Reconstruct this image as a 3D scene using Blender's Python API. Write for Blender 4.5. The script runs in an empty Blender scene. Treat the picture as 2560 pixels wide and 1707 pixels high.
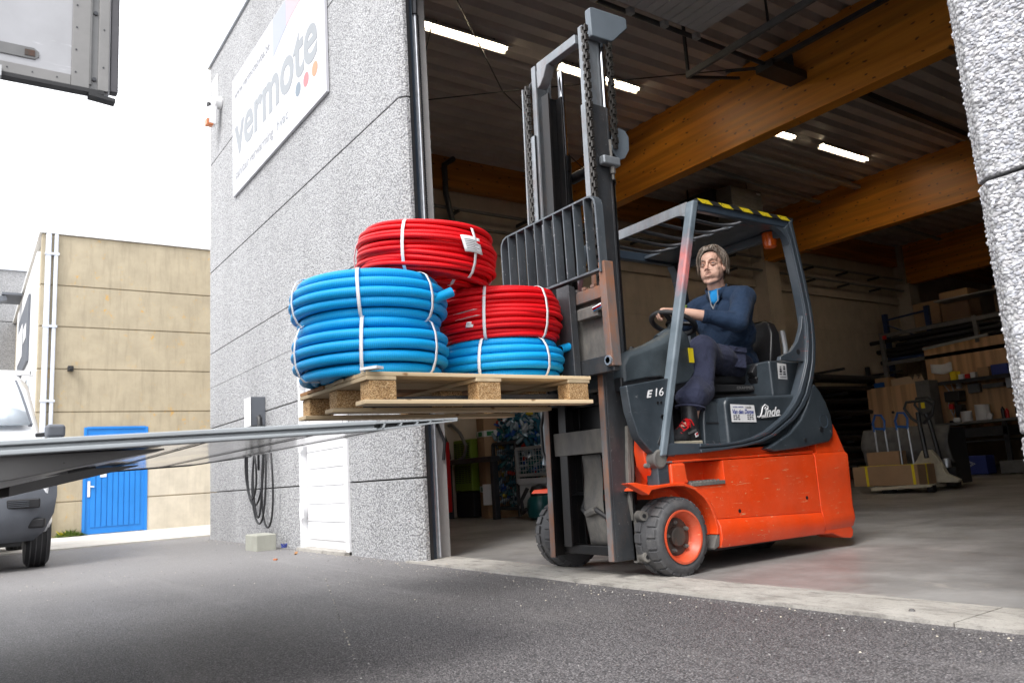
import bpy, math, random
import numpy as np
from mathutils import Vector, Matrix, noise as mnoise
random.seed(7); RNG = np.random.default_rng(7)
SC = bpy.context.scene
COL = SC.collection
R_ = math.radians

# ---------------------------------------------------------------- camera, world, sun, exposure
cd = bpy.data.cameras.new('camera'); cam = bpy.data.objects.new('camera', cd); COL.objects.link(cam)
CR = np.array([[0.56612751, 0.82186223, -0.06357757], [-0.17216648, 0.04246232, -0.98415225], [-0.80613792, 0.56810159, 0.16553622]])
mw = Matrix.Identity(4)
for i in range(3):
    mw[i][0] = CR[0, i]; mw[i][1] = -CR[1, i]; mw[i][2] = -CR[2, i]
mw[2][3] = 0.58
cam.matrix_world = mw
cd.sensor_width = 36; cd.lens = 1973.6 / 2560 * 36
cd.clip_start = 0.05; cd.clip_end = 400
cd.dof.use_dof = True; cd.dof.focus_distance = 4.6; cd.dof.aperture_fstop = 5.6
SC.camera = cam

SUN_EL, SUN_AZ = 50.0, -62.0      # degrees; azimuth from +X: the veiled sun stands in front of the facade (-Y)
world = bpy.data.worlds.new('World'); SC.world = world; world.use_nodes = True
wn = world.node_tree.nodes; wl = world.node_tree.links
for n in list(wn): wn.remove(n)
sky = wn.new('ShaderNodeTexSky'); sky.sky_type = 'NISHITA'; sky.sun_disc = False
sky.sun_elevation = R_(SUN_EL); sky.sun_rotation = R_(90 - SUN_AZ)
sky.dust_density = 3.0; sky.air_density = 1.0
hs = wn.new('ShaderNodeHueSaturation'); hs.inputs['Saturation'].default_value = 0.12
# overcast: an even bright cloud cover over the sky texture
mx = wn.new('ShaderNodeMix'); mx.data_type = 'RGBA'; mx.inputs['Factor'].default_value = 0.82
mx.inputs['B'].default_value = (9.3, 9.45, 9.8, 1)
bg = wn.new('ShaderNodeBackground'); bg.inputs['Strength'].default_value = 0.15
wo = wn.new('ShaderNodeOutputWorld')
wl.new(sky.outputs[0], hs.inputs['Color']); wl.new(hs.outputs[0], mx.inputs['A'])
wl.new(mx.outputs['Result'], bg.inputs['Color']); wl.new(bg.outputs[0], wo.inputs['Surface'])

sd = bpy.data.lights.new('sun', 'SUN'); sd.energy = 1.6; sd.angle = R_(22); sd.color = (1.0, 0.97, 0.93)
sun = bpy.data.objects.new('sun', sd); COL.objects.link(sun)
sv = Vector((math.cos(R_(SUN_EL)) * math.cos(R_(SUN_AZ)), math.cos(R_(SUN_EL)) * math.sin(R_(SUN_AZ)), math.sin(R_(SUN_EL))))
sun.rotation_euler = sv.to_track_quat('Z', 'Y').to_euler()
SC.view_settings.view_transform = 'Standard'; SC.view_settings.look = 'None'
SC.view_settings.exposure = 1.0; SC.view_settings.gamma = 1; SC.view_settings.use_curve_mapping = False
SC.cycles.use_denoising = True
SC.cycles.max_bounces = 8; SC.cycles.diffuse_bounces = 4; SC.cycles.glossy_bounces = 3
SC.cycles.sample_clamp_indirect = 6.0
SC.cycles.caustics_reflective = False; SC.cycles.caustics_refractive = False

# ---------------------------------------------------------------- materials
def srgb(h):
    c = [int(h[i:i + 2], 16) / 255 for i in (0, 2, 4)]
    return tuple(x / 12.92 if x <= .04045 else ((x + .055) / 1.055) ** 2.4 for x in c)
class G:
    """tiny node graph writer"""
    def __init__(s, m): s.t = m.node_tree; s.n = s.t.nodes; s.l = s.t.links; s.b = s.n['Principled BSDF']
    def new(s, k, ins=None, **kw):
        n = s.n.new('ShaderNode' + k)
        for a, v in kw.items(): setattr(n, a, v)
        for a, v in (ins or {}).items():
            i = n.inputs[a]
            if hasattr(v, 'links'): s.l.new(v, i)
            elif isinstance(v, bpy.types.Node): s.l.new(v.outputs[0], i)
            else:
                i.default_value = v
        return n
    def pos(s, sc=(1, 1, 1), rot=(0, 0, 0), obj=False):
        if obj: src = s.new('TexCoord').outputs['Object']
        else: src = s.new('NewGeometry').outputs['Position']
        if tuple(sc) == (1, 1, 1) and tuple(rot) == (0, 0, 0): return src
        return s.new('Mapping', {'Vector': src, 'Scale': sc, 'Rotation': rot}).outputs[0]
    def noise(s, v, scale, detail=4, rough=.55, dist=0):
        return s.new('TexNoise', {'Vector': v, 'Scale': scale, 'Detail': detail, 'Roughness': rough, 'Distortion': dist}).outputs['Fac']
    def voro(s, v, scale, feature='F1', out='Distance', rnd=1):
        return s.new('TexVoronoi', {'Vector': v, 'Scale': scale, 'Randomness': rnd}, feature=feature).outputs[out]
    def ramp(s, f, stops):
        n = s.new('ValToRGB', {'Fac': f}); e = n.color_ramp.elements
        while len(e) < len(stops): e.new(0.5)
        for el, (p, c) in zip(e, stops):
            el.position = p; el.color = (c if len(c) == 4 else (*c, 1)) if hasattr(c, '__len__') else (c, c, c, 1)
        return n.outputs['Color']
    def mix(s, f, a, b, mode='MIX'):
        n = s.new('Mix', data_type='RGBA', blend_type=mode)
        for k, v in (('Factor', f), ('A', a), ('B', b)):
            i = n.inputs[k]
            if hasattr(v, 'links'): s.l.new(v, i)
            elif k == 'Factor': i.default_value = v
            else: i.default_value = (*v, 1) if len(v) == 3 else v
        return n.outputs['Result']
    def math(s, op, a, b=0.5, c=None):
        n = s.new('Math', operation=op)
        for i, v in enumerate((a, b, c)):
            if v is None: continue
            if hasattr(v, 'links'): s.l.new(v, n.inputs[i])
            else: n.inputs[i].default_value = v
        return n.outputs[0]
    def bump(s, h, strength=.3, dist=.01, prev=None):
        n = s.new('Bump', {'Height': h, 'Strength': strength, 'Distance': dist})
        if prev is not None: s.l.new(prev, n.inputs['Normal'])
        return n.outputs[0]
    def out(s, col=None, rough=None, normal=None, metal=None):
        for k, v in (('Base Color', col), ('Roughness', rough), ('Normal', normal), ('Metallic', metal)):
            if v is None: continue
            if hasattr(v, 'links'): s.l.new(v, s.b.inputs[k])
            elif k == 'Base Color': s.b.inputs[k].default_value = (*v, 1)
            else: s.b.inputs[k].default_value = v
def newmat(name):
    m = bpy.data.materials.new(name); m.use_nodes = True; return m, G(m)
def plain(name, col, rough=.5, metal=0, var=.12, scale=6, bump=.0, bscale=60, col2=None, spec=None, coat=0, dirt=None, dscale=3, damt=.5):
    """base colour with large soft variation, fine grain, optional dirt colour in patches"""
    m, g = newmat(name); p = g.pos()
    lo = tuple(c * (1 - var) for c in col); hi = col2 or tuple(min(1, c * (1 + var)) for c in col)
    n = g.noise(p, scale, 6, .6)
    c = g.ramp(n, [(.3, lo), (.7, hi)])
    if dirt:
        d = g.ramp(g.noise(p, dscale, 8, .7), [(.5, 0), (.72, damt)])
        c = g.mix(d, c, dirt)
    r = g.math('MULTIPLY_ADD', n, .25, rough - .12)
    nm = g.bump(g.noise(p, bscale, 5, .6), bump, .004) if bump else None
    g.out(c, r, nm, metal)
    if coat: g.b.inputs['Coat Weight'].default_value = coat
    if spec is not None: g.b.inputs['Specular IOR Level'].default_value = spec
    return m
def emit(name, col, st):
    m, g = newmat(name); g.out((.8, .8, .8), .5)
    g.b.inputs['Emission Color'].default_value = (*col, 1); g.b.inputs['Emission Strength'].default_value = st
    return m
def paint(name, col, rough=.35, edge=None, scratch=(.62, .42, .22), amt=1.0, dust=(.35, .33, .3), damt=.25, coat=.2):
    """worn machine paint: dust film, long scratches, chips"""
    m, g = newmat(name); p = g.pos()
    n = g.noise(p, 5, 6, .6)
    c = g.ramp(n, [(.3, tuple(x * .9 for x in col)), (.7, tuple(min(1, x * 1.08) for x in col))])
    d = g.ramp(g.noise(p, 2.3, 9, .7), [(.42, 0), (.8, damt)])
    c = g.mix(d, c, dust)
    p2 = g.pos((3, 2.2, 38))
    s1 = g.ramp(g.noise(p2, 3.2, 7, .75, .6), [(.625, 0), (.65, 1)])
    zone = g.ramp(g.noise(p, 1.9, 3, .5), [(.46, 0), (.6, 1)])
    s1 = g.math('MULTIPLY', s1, zone)
    p3 = g.pos((1, 1, 1), (.5, .3, .2))
    s2 = g.ramp(g.noise(p3, 26, 5, .7, .3), [(.665, 0), (.685, 1)])
    s2 = g.math('MULTIPLY', s2, zone)
    s = g.math('MULTIPLY', g.math('MAXIMUM', s1, s2), amt)
    c = g.mix(s, c, scratch)
    nm = g.bump(g.math('SUBTRACT', g.noise(p, 9, 3), g.math('MULTIPLY', s, .25)), .12, .01)
    g.out(c, g.math('MULTIPLY_ADD', g.noise(p, 12, 5, .6), .3, rough - .1), nm)
    g.b.inputs['Coat Weight'].default_value = coat; g.b.inputs['Coat Roughness'].default_value = .25
    return m
def steelmat(name, base, rust, ramt=.5, rough=.42, metal=.55, rscale=7, white=0):
    m, g = newmat(name); p = g.pos()
    c = g.ramp(g.noise(g.pos((1, 1, .35)), 9, 7, .65), [(.3, tuple(x * .7 for x in base)), (.72, tuple(min(1, x * 1.3) for x in base))])
    f = g.ramp(g.noise(g.pos((1, 1, .5)), rscale, 9, .75), [(.56 - .2 * ramt, 0), (.70 - .1 * ramt, ramt)])
    c = g.mix(f, c, rust)
    if white:
        w = g.ramp(g.noise(p, 42, 6, .7), [(.62, 0), (.68, white)])
        c = g.mix(w, c, (.45, .45, .45))
    g.out(c, g.math('MULTIPLY_ADD', f, .35, rough), g.bump(g.noise(p, 70, 6, .7), .2, .003), g.math('MULTIPLY_ADD', f, -metal * .8, metal))
    return m
def aggregate(name, scale, contrast, bump, light=1.0, lichen=False, flow=.0):
    """exposed-aggregate concrete: small light and grey stones in dark mortar"""
    m, g = newmat(name); p = g.pos()
    w = g.new('VectorMath', {0: p, 1: g.new('VectorMath', {0: g.new('TexNoise', {'Vector': p, 'Scale': scale * .5, 'Detail': 2}).outputs['Color'], 'Scale': .5 / scale}, operation='SCALE').outputs[0]}, operation='ADD').outputs[0]
    d = g.voro(w, scale, 'F1'); cc = g.new('TexVoronoi', {'Vector': w, 'Scale': scale}).outputs['Color']
    bw = g.new('SeparateColor', {'Color': cc}).outputs[0]
    stone = g.ramp(bw, [(0, .30 * light), (.25, .40 * light), (.6, .55 * light), (1, .72 * light)])
    stone = g.mix(.5, stone, g.mix(g.new('SeparateColor', {'Color': cc}).outputs[1], (.50 * light, .50 * light, .53 * light), (.56 * light, .56 * light, .55 * light)))
    gap = g.ramp(d, [(.45 - .1 * contrast, 0), (.72, 1)])
    c = g.mix(g.math('MULTIPLY', gap, contrast), stone, (.11, .11, .12))
    st = g.ramp(g.noise(g.pos((1.2, 1.2, .25)), 1.1, 6, .65), [(.3, .80), (.7, 1.0)])
    c = g.mix(1, c, st, 'MULTIPLY')
    g.out(c, .8, g.bump(g.math('SUBTRACT', 1, g.math('POWER', d, 2)), bump, .012))
    return m
M = {}
M['aggregate'] = aggregate('aggregate_concrete', 72, .60, .6, .88)
M['aggregate_far'] = aggregate('aggregate_grey', 40, .5, .4, .66)
def m_smoothconc(name, col, streak=.5, lichen=None, joints=0):
    m, g = newmat(name); p = g.pos()
    c = g.ramp(g.noise(p, 3, 9, .65), [(.3, tuple(x * .86 for x in col)), (.7, tuple(min(1, x * 1.1) for x in col))])
    if streak:
        s = g.ramp(g.noise(g.pos((1, 5, .5)), 2.2, 7, .7), [(.5, 0), (.78, streak)])
        c = g.mix(s, c, tuple(x * .45 for x in col))
    if lichen:
        l = g.ramp(g.noise(p, 5.5, 12, .8), [(.575, 0), (.63, .85)])
        l = g.math('MULTIPLY', l, g.ramp(g.noise(p, .7, 3, .5), [(.42, 0), (.6, 1)]))
        c = g.mix(l, c, lichen)
    g.out(c, .85, g.bump(g.noise(p, 45, 8, .7), .25, .006))
    return m
M['concrete'] = m_smoothconc('plain_concrete', (.36, .35, .34), .3)
M['concrete_in'] = m_smoothconc('inner_wall_concrete', (.50, .43, .35), .3)
M['beige'] = m_smoothconc('weathered_beige_concrete', (.39, .335, .24), .5, (.55, .30, .04))
M['beige_low'] = m_smoothconc('pale_plinth_concrete', (.56, .51, .42), .35)
def m_asphalt():
    m, g = newmat('asphalt'); p = g.pos()
    d = g.voro(p, 160, 'F1'); cc = g.new('TexVoronoi', {'Vector': p, 'Scale': 160}).outputs['Color']
    r = g.new('SeparateColor', {'Color': cc}).outputs[0]
    c = g.ramp(r, [(0, (.085, .078, .081)), (.5, (.148, .138, .142)), (.9, (.24, .225, .228)), (1, (.40, .38, .38))])
    f2 = g.noise(p, 260, 4, .7)
    c = g.mix(g.ramp(f2, [(.35, 0), (.7, .5)]), c, (.20, .19, .19))
    pt = g.ramp(g.noise(p, .55, 7, .62), [(.3, .86), (.7, 1.22)])
    gapk = g.ramp(d, [(.42, 0), (.62, .8)]); c = g.mix(gapk, c, (.022, .021, .023))
    c = g.mix(1, c, pt, 'MULTIPLY')
    dust = g.ramp(g.noise(p, 1.6, 8, .7), [(.52, 0), (.8, .35)])
    c = g.mix(dust, c, (.24, .225, .21))
    h = g.math('ADD', g.math('MULTIPLY', g.math('SUBTRACT', 1, d), 1.0), g.math('MULTIPLY', f2, .8))
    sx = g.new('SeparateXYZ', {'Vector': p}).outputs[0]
    pale_x = g.ramp(g.math('ADD', g.math('MULTIPLY', g.math('ADD', sx, 3.2), -.14), g.math('MULTIPLY', g.noise(p, .9, 6, .6), .35)), [(.1, 0), (.75, .55)])  # asphalt turns paler towards -X, blend broken up by noise
    spots = g.ramp(g.noise(p, 2.1, 9, .78, .4), [(.62, 0), (.70, .5)]); c = g.mix(spots, c, (.035, .033, .034))
    trk = g.ramp(g.noise(g.pos((.25, 2.6, 1), (0, 0, .5)), 1.6, 8, .7), [(.54, 0), (.68, .28)]); c = g.mix(trk, c, (.30, .285, .28))
    c = g.mix(pale_x, c, g.mix(f2, (.26, .25, .248), (.36, .35, .345)))
    g.out(c, .60, g.bump(h, .6, .012)); return m
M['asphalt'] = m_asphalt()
def m_floor():
    m, g = newmat('hall_floor_concrete'); p = g.pos()
    c = g.ramp(g.noise(p, 1.1, 10, .68), [(.32, (.16, .152, .146)), (.5, (.28, .27, .262)), (.68, (.44, .43, .42))])
    w = g.ramp(g.noise(g.pos((.5, 2.2, 1), (0, 0, .35)), 3.0, 9, .75, .8), [(.56, 0), (.66, .4)])
    c = g.mix(w, c, (.50, .46, .42))
    k = g.ramp(g.noise(g.pos((2, .6, 1), (0, 0, -.3)), 1.2, 7, .7, .5), [(.55, 0), (.7, .6)])
    c = g.mix(k, c, (.13, .115, .10))
    g.out(c, g.math('MULTIPLY_ADD', g.noise(p, 3, 6, .65), .35, .22), g.bump(g.noise(p, 60, 6, .7), .12, .004)); return m
M['floor'] = m_floor()

def m_thresh():
    m, g = newmat('threshold_concrete'); p = g.pos()
    c = g.ramp(g.noise(p, 4, 10, .7), [(.3, (.30, .28, .25)), (.7, (.48, .455, .415))])
    s = g.ramp(g.noise(g.pos((1, 3, 1)), 6, 9, .75), [(.50, 0), (.66, .75)]); c = g.mix(s, c, (.13, .12, .11))
    f = g.ramp(g.noise(p, 90, 4, .7), [(.55, 0), (.7, .5)]); c = g.mix(f, c, (.10, .095, .09))
    g.out(c, .8, g.bump(g.noise(p, 50, 8, .75), .5, .008)); return m
M['threshold'] = m_thresh()
M['pavement'] = m_smoothconc('pavement_concrete', (.60, .57, .52), .1)
M['roof_sheet'] = plain('roof_sheet_grey', (.60, .55, .52), .55, .1, .12, 2)
def m_wood(name, c1, c2, along='x', knots=True, rough=.35, scale=1.0, dark=(.03, .012, .004)):
    m, g = newmat(name)
    sc = {'x': (.35, 6, 6), 'y': (6, .35, 6), 'z': (6, 6, .35)}[along]
    p = g.pos(tuple(v * scale for v in sc)); q = g.pos()
    n = g.noise(p, 2.2, 7, .6, .4)
    c = g.ramp(n, [(.3, c1), (.7, c2)])
    lam = g.ramp(g.noise(g.pos({'x': (.3, 1, 9), 'y': (1, .3, 9), 'z': (9, 1, .3)}[along]), 1.2, 1, .3), [(.4, .75), (.6, 1.05)])
    c = g.mix(1, c, lam, 'MULTIPLY')
    if knots:
        sp = g.new('SeparateXYZ', {'Vector': q}).outputs
        ax_ = {'x': 0, 'y': 1, 'z': 2}[along]; oth = 2 if along != 'z' else 0
        cv = g.new('CombineXYZ', {'X': g.math('MULTIPLY', sp[ax_], 3.0 * scale), 'Y': g.math('MULTIPLY', sp[oth], 6.0 * scale)}).outputs[0]
        cv = g.new('VectorMath', {0: cv, 1: g.new('VectorMath', {0: g.new('TexNoise', {'Vector': q, 'Scale': 14.0}).outputs['Color'], 'Scale': .22}, operation='SCALE').outputs[0]}, operation='ADD').outputs[0]
        d = g.new('TexVoronoi', {'Vector': cv, 'Scale': 1.0}, voronoi_dimensions='2D').outputs['Distance']
        k = g.ramp(d, [(.035, 1), (.085, 0)])
        c = g.mix(g.math('MULTIPLY', k, .85), c, dark)
    g.out(c, g.math('MULTIPLY_ADD', n, .2, rough), g.bump(n, .15, .004)); return m
M['glulam'] = m_wood('glulam_timber', (.56, .19, .018), (.78, .32, .035), 'x')
M['glulam_y'] = m_wood('glulam_edge_timber', (.46, .17, .028), (.6, .26, .05), 'y')
M['pallet'] = m_wood('pallet_pine', (.62, .46, .27), (.80, .63, .41), 'y', True, .7, 1.6, (.2, .09, .03))
M['pallet_x'] = m_wood('pallet_pine_cross', (.50, .38, .23), (.66, .52, .34), 'x', True, .7, 1.6, (.2, .09, .03))
M['pallet_old'] = m_wood('pallet_pine_brown', (.30, .14, .05), (.42, .21, .08), 'y', True, .7, 1.6, (.1, .05, .02))
M['plywood'] = m_wood('plywood_board', (.56, .33, .17), (.70, .44, .24), 'z', False, .6, .5)
def m_chip():
    m, g = newmat('chipboard_block'); p = g.pos((1, 1, 1.6))
    cc = g.new('TexVoronoi', {'Vector': p, 'Scale': 210}).outputs['Color']; r = g.new('SeparateColor', {'Color': cc}).outputs[0]
    c = g.ramp(r, [(0, (.16, .075, .025)), (.4, (.38, .22, .09)), (.8, (.58, .38, .19)), (1, (.7, .52, .3))])
    g.out(c, .85, g.bump(r, .6, .004)); return m
M['chip'] = m_chip()
M['cardboard'] = plain('cardboard', (.40, .25, .14), .8, 0, .1, 3, .1)
M['cardboard_l'] = plain('light_cardboard', (.52, .38, .25), .8, 0, .08, 3, .1)
M['white_door'] = plain('white_door_paint', (.80, .80, .81), .4, 0, .03, 3)
M['white'] = plain('white_plastic', (.78, .78, .78), .4, 0, .03, 5)
M['sign_white'] = plain('sign_white', (.50, .50, .53), .35, 0, .02, 1)
M['alu'] = plain('brushed_aluminium', (.42, .42, .425), .38, .75, .1, 4, .05, 90)
M['alu_trim'] = plain('anodised_trim', (.36, .385, .40), .42, .35, .06, 5)
def m_alupanel():
    m, g = newmat('scuffed_aluminium_sheet'); p = g.pos()
    c = g.ramp(g.noise(p, 3.5, 8, .6), [(.3, (.33, .33, .34)), (.7, (.43, .43, .45))])
    s = g.ramp(g.noise(g.pos((1, 1, 6), (.25, 0, 0)), 4.5, 8, .75, .7), [(.60, 0), (.66, .6)])
    c = g.mix(s, c, (.55, .55, .57))
    s2 = g.ramp(g.noise(g.pos((1, 1, 9), (.2, 0, 0)), 7, 8, .75, .3), [(.63, 0), (.68, .5)])
    c = g.mix(s2, c, (.34, .34, .35))
    g.out(c, .45, g.bump(g.noise(p, 5, 4), .15, .01), .35); return m
M['alu_panel'] = m_alupanel()
M['alu_mirror'] = plain('polished_platform_underside', (.55, .55, .56), .13, .92, .03, 2)
M['galv'] = plain('galvanised_steel', (.50, .52, .55), .38, .7, .12, 20)
M['rubber'] = plain('black_rubber', (.022, .022, .024), .6, 0, .2, 20, .1)
M['rubber_blue'] = plain('dark_seal_strip', (.035, .05, .07), .38, .0, .2, 5)
M['tyre'] = plain('tyre_rubber', (.068, .068, .072), .68, 0, .2, 12, .35, 130, dirt=(.17, .16, .15), dscale=4, damt=.6)
M['black'] = plain('black_plastic', (.014, .014, .016), .45, 0, .2, 10)
M['darksteel'] = plain('dark_steel', (.05, .052, .058), .45, .4, .25, 8, .15, 60)
M['greysteel'] = plain('grey_rack_steel', (.17, .17, .17), .5, .3, .2, 8)
M['bluesteel'] = plain('blue_rack_steel', (.02, .045, .13), .45, .2, .15, 8)
M['blue_door'] = plain('blue_door_paint', (.012, .20, .62), .42, 0, .08, 3, .05)
M['greywall'] = plain('pale_downpipe', (.60, .64, .72), .4, .1, .15, 3)
M['orange'] = paint('orange_machine_paint', (.80, .062, .007), .36, dust=(.62, .25, .14), damt=.22)
M['orange_rim'] = paint('orange_rim_paint', (.62, .07, .02), .5, dust=(.6, .3, .2), damt=.6)
M['anthracite'] = paint('anthracite_panel_paint', (.028, .037, .046), .36, scratch=(.35, .35, .36), amt=.5, dust=(.10, .12, .14), damt=.55, coat=.35)
M['frame_paint'] = paint('guard_frame_paint', (.040, .052, .066), .36, scratch=(.5, .06, .02), amt=.7, dust=(.09, .105, .125), damt=.45, coat=.4)
M['cowl'] = plain('cowl_plastic', (.050, .064, .074), .5, 0, .25, 4, .2, 14, dirt=(.11, .135, .15), damt=.6)
M['mast'] = steelmat('mast_steel', (.062, .066, .072), (.15, .09, .06), .30, .42, .45, 5, .2)
M['mast_rust'] = steelmat('rusty_flange_steel', (.14, .145, .15), (.26, .11, .055), .95, .5, .35, 6)
M['mast_light'] = steelmat('pale_mast_edge', (.24, .26, .28), (.24, .13, .09), .35, .45, .4, 6)
M['mast_dark'] = steelmat('greasy_mast_steel', (.008, .008, .009), (.03, .02, .015), .4, .35, .4, 6)
M['grate'] = steelmat('backrest_steel', (.095, .11, .125), (.2, .2, .2), .2, .4, .4, 8, .75)
M['dusty'] = steelmat('dusty_casting', (.115, .11, .105), (.21, .195, .17), .7, .75, .1, 9)
M['dusty_dark'] = steelmat('grimy_hub', (.06, .052, .045), (.22, .07, .03), .5, .7, .1, 14)
M['chrome'] = plain('chrome_rod', (.75, .76, .8), .08, 1, .02, 3)
M['chain'] = plain('oily_chain', (.06, .055, .05), .4, .6, .4, 60)
M['guard_grey'] = plain('grey_guard_paint', (.13, .155, .18), .5, 0, .08, 6, .1, 50)
M['amber'] = plain('amber_lens', (.75, .12, .01), .2, 0, .1, 12)
M['amber'].node_tree.nodes['Principled BSDF'].inputs['Emission Color'].default_value = (1, .2, .02, 1)
M['seat'] = plain('seat_vinyl', (.016, .016, .018), .32, 0, .2, 5)
M['yellow'] = plain('yellow_paint', (.85, .66, .02), .5, 0, .06, 8)
M['red'] = plain('red_paint', (.55, .012, .015), .4, 0, .1, 6)
M['paper'] = plain('white_paper', (.75, .75, .76), .6, 0, .03, 20)
M['ink'] = plain('printed_ink_dark', (.05, .05, .06), .6, 0, .1, 20)
M['ink_blue'] = plain('printed_ink_blue', (.03, .05, .25), .6, 0, .1, 20)
M['green'] = plain('green_plastic', (.02, .22, .07), .5, 0, .1, 20)
M['lime'] = plain('lime_green_housing', (.16, .24, .02), .5, 0, .1, 5)
M['teal'] = plain('teal_plastic', (.004, .075, .08), .35, 0, .1, 8)
M['wood_white'] = plain('white_gate_panel', (.52, .52, .53), .5, 0, .05, 5)
M['tube_lamp'] = emit('lit_fluorescent_tube', (1.0, .82, .55), 24.0)
def hazard():
    m, g = newmat('hazard_tape'); p = g.pos()
    s = g.new('SeparateXYZ', {'Vector': p})
    t = g.math('ADD', g.math('MULTIPLY', s.outputs[1], 5.4), g.math('MULTIPLY', g.math('ADD', s.outputs[0], s.outputs[2]), 9.0))
    t = g.math('FRACT', t); k = g.ramp(t, [(.52, 0), (.54, 1)])
    g.out(g.mix(g.math('MAXIMUM', k, g.ramp(g.noise(p, 60, 5, .7), [(.60, 0), (.63, 1)])), (.72, .56, .02), (.025, .025, .025)), .45); return m
M['hazard'] = hazard()
def m_tube(name, col):
    m, g = newmat(name)
    uv = g.new('TexCoord').outputs['UV']
    w = g.new('TexWave', {'Vector': uv, 'Scale': 1.0, 'Distortion': 0, 'Detail': 0}, wave_type='BANDS', bands_direction='X').outputs['Fac']
    c = g.ramp(w, [(0, tuple(x * .82 for x in col)), (.5, col)])
    n = g.noise(g.pos(), 2.5, 5)
    c = g.mix(g.ramp(n, [(.4, 0), (.9, .25)]), c, tuple(min(1, x * 1.1 + .01) for x in col))
    g.out(c, .46, g.bump(w, .35, .002)); g.b.inputs['Specular IOR Level'].default_value = .28; return m
M['tube_blue'] = m_tube('blue_corrugated_pipe', (.004, .35, .74))
M['tube_red'] = m_tube('red_corrugated_pipe', (.74, .004, .010))
M['frame_metal'] = plain('dull_frame_metal', (.24, .235, .23), .5, .25, .12, 9, .1, 60)
M['seal_grey'] = plain('grey_rubber_seal', (.075, .072, .08), .55, 0, .2, 12)
M['strap'] = plain('white_strap', (.78, .78, .8), .45, 0, .04, 20)
M['van_white'] = plain('white_van_paint', (.82, .83, .85), .25, 0, .02, 2, coat=.5)
M['van_grey'] = plain('dark_grey_bumper', (.115, .125, .145), .5, 0, .08, 8, .1, 120)
M['glass'] = plain('reflective_windscreen', (.50, .56, .62), .06, .0, .03, 1, spec=1.0, coat=1)
def m_pillar():
    m, g = newmat('worn_pillar_paint'); p = g.pos()
    z = g.new('SeparateXYZ', {'Vector': p}).outputs[2]
    c = g.ramp(g.noise(p, 6, 5), [(.3, (.10, .13, .155)), (.7, (.20, .24, .275))])
    band = g.math('MULTIPLY', g.ramp(g.math('ADD', z, g.math('MULTIPLY', g.noise(p, 9, 5), .12)), [(0, 0), (1, 1)]), 1)
    zz = g.math('ADD', z, g.math('MULTIPLY', g.noise(p, 14, 6, .7), .18))
    k = g.ramp(g.math('SUBTRACT', zz, 1.3), [(.30, 0), (.42, 1), (.52, .9), (.68, 0)])
    k = g.math('MULTIPLY', k, g.ramp(g.noise(g.pos((3, 3, .4)), 6, 7, .75), [(.36, .15), (.55, 1)]))
    c = g.mix(k, c, g.mix(g.noise(p, 12, 5), (.50, .06, .05), (.60, .28, .27)))
    sc = g.ramp(g.noise(p, 30, 6, .75), [(.66, 0), (.69, 1)]); c = g.mix(sc, c, (.45, .12, .08))
    g.out(c, .58, g.bump(g.noise(p, 25, 5), .1, .004)); return m
M['pillar_paint'] = m_pillar()
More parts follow.
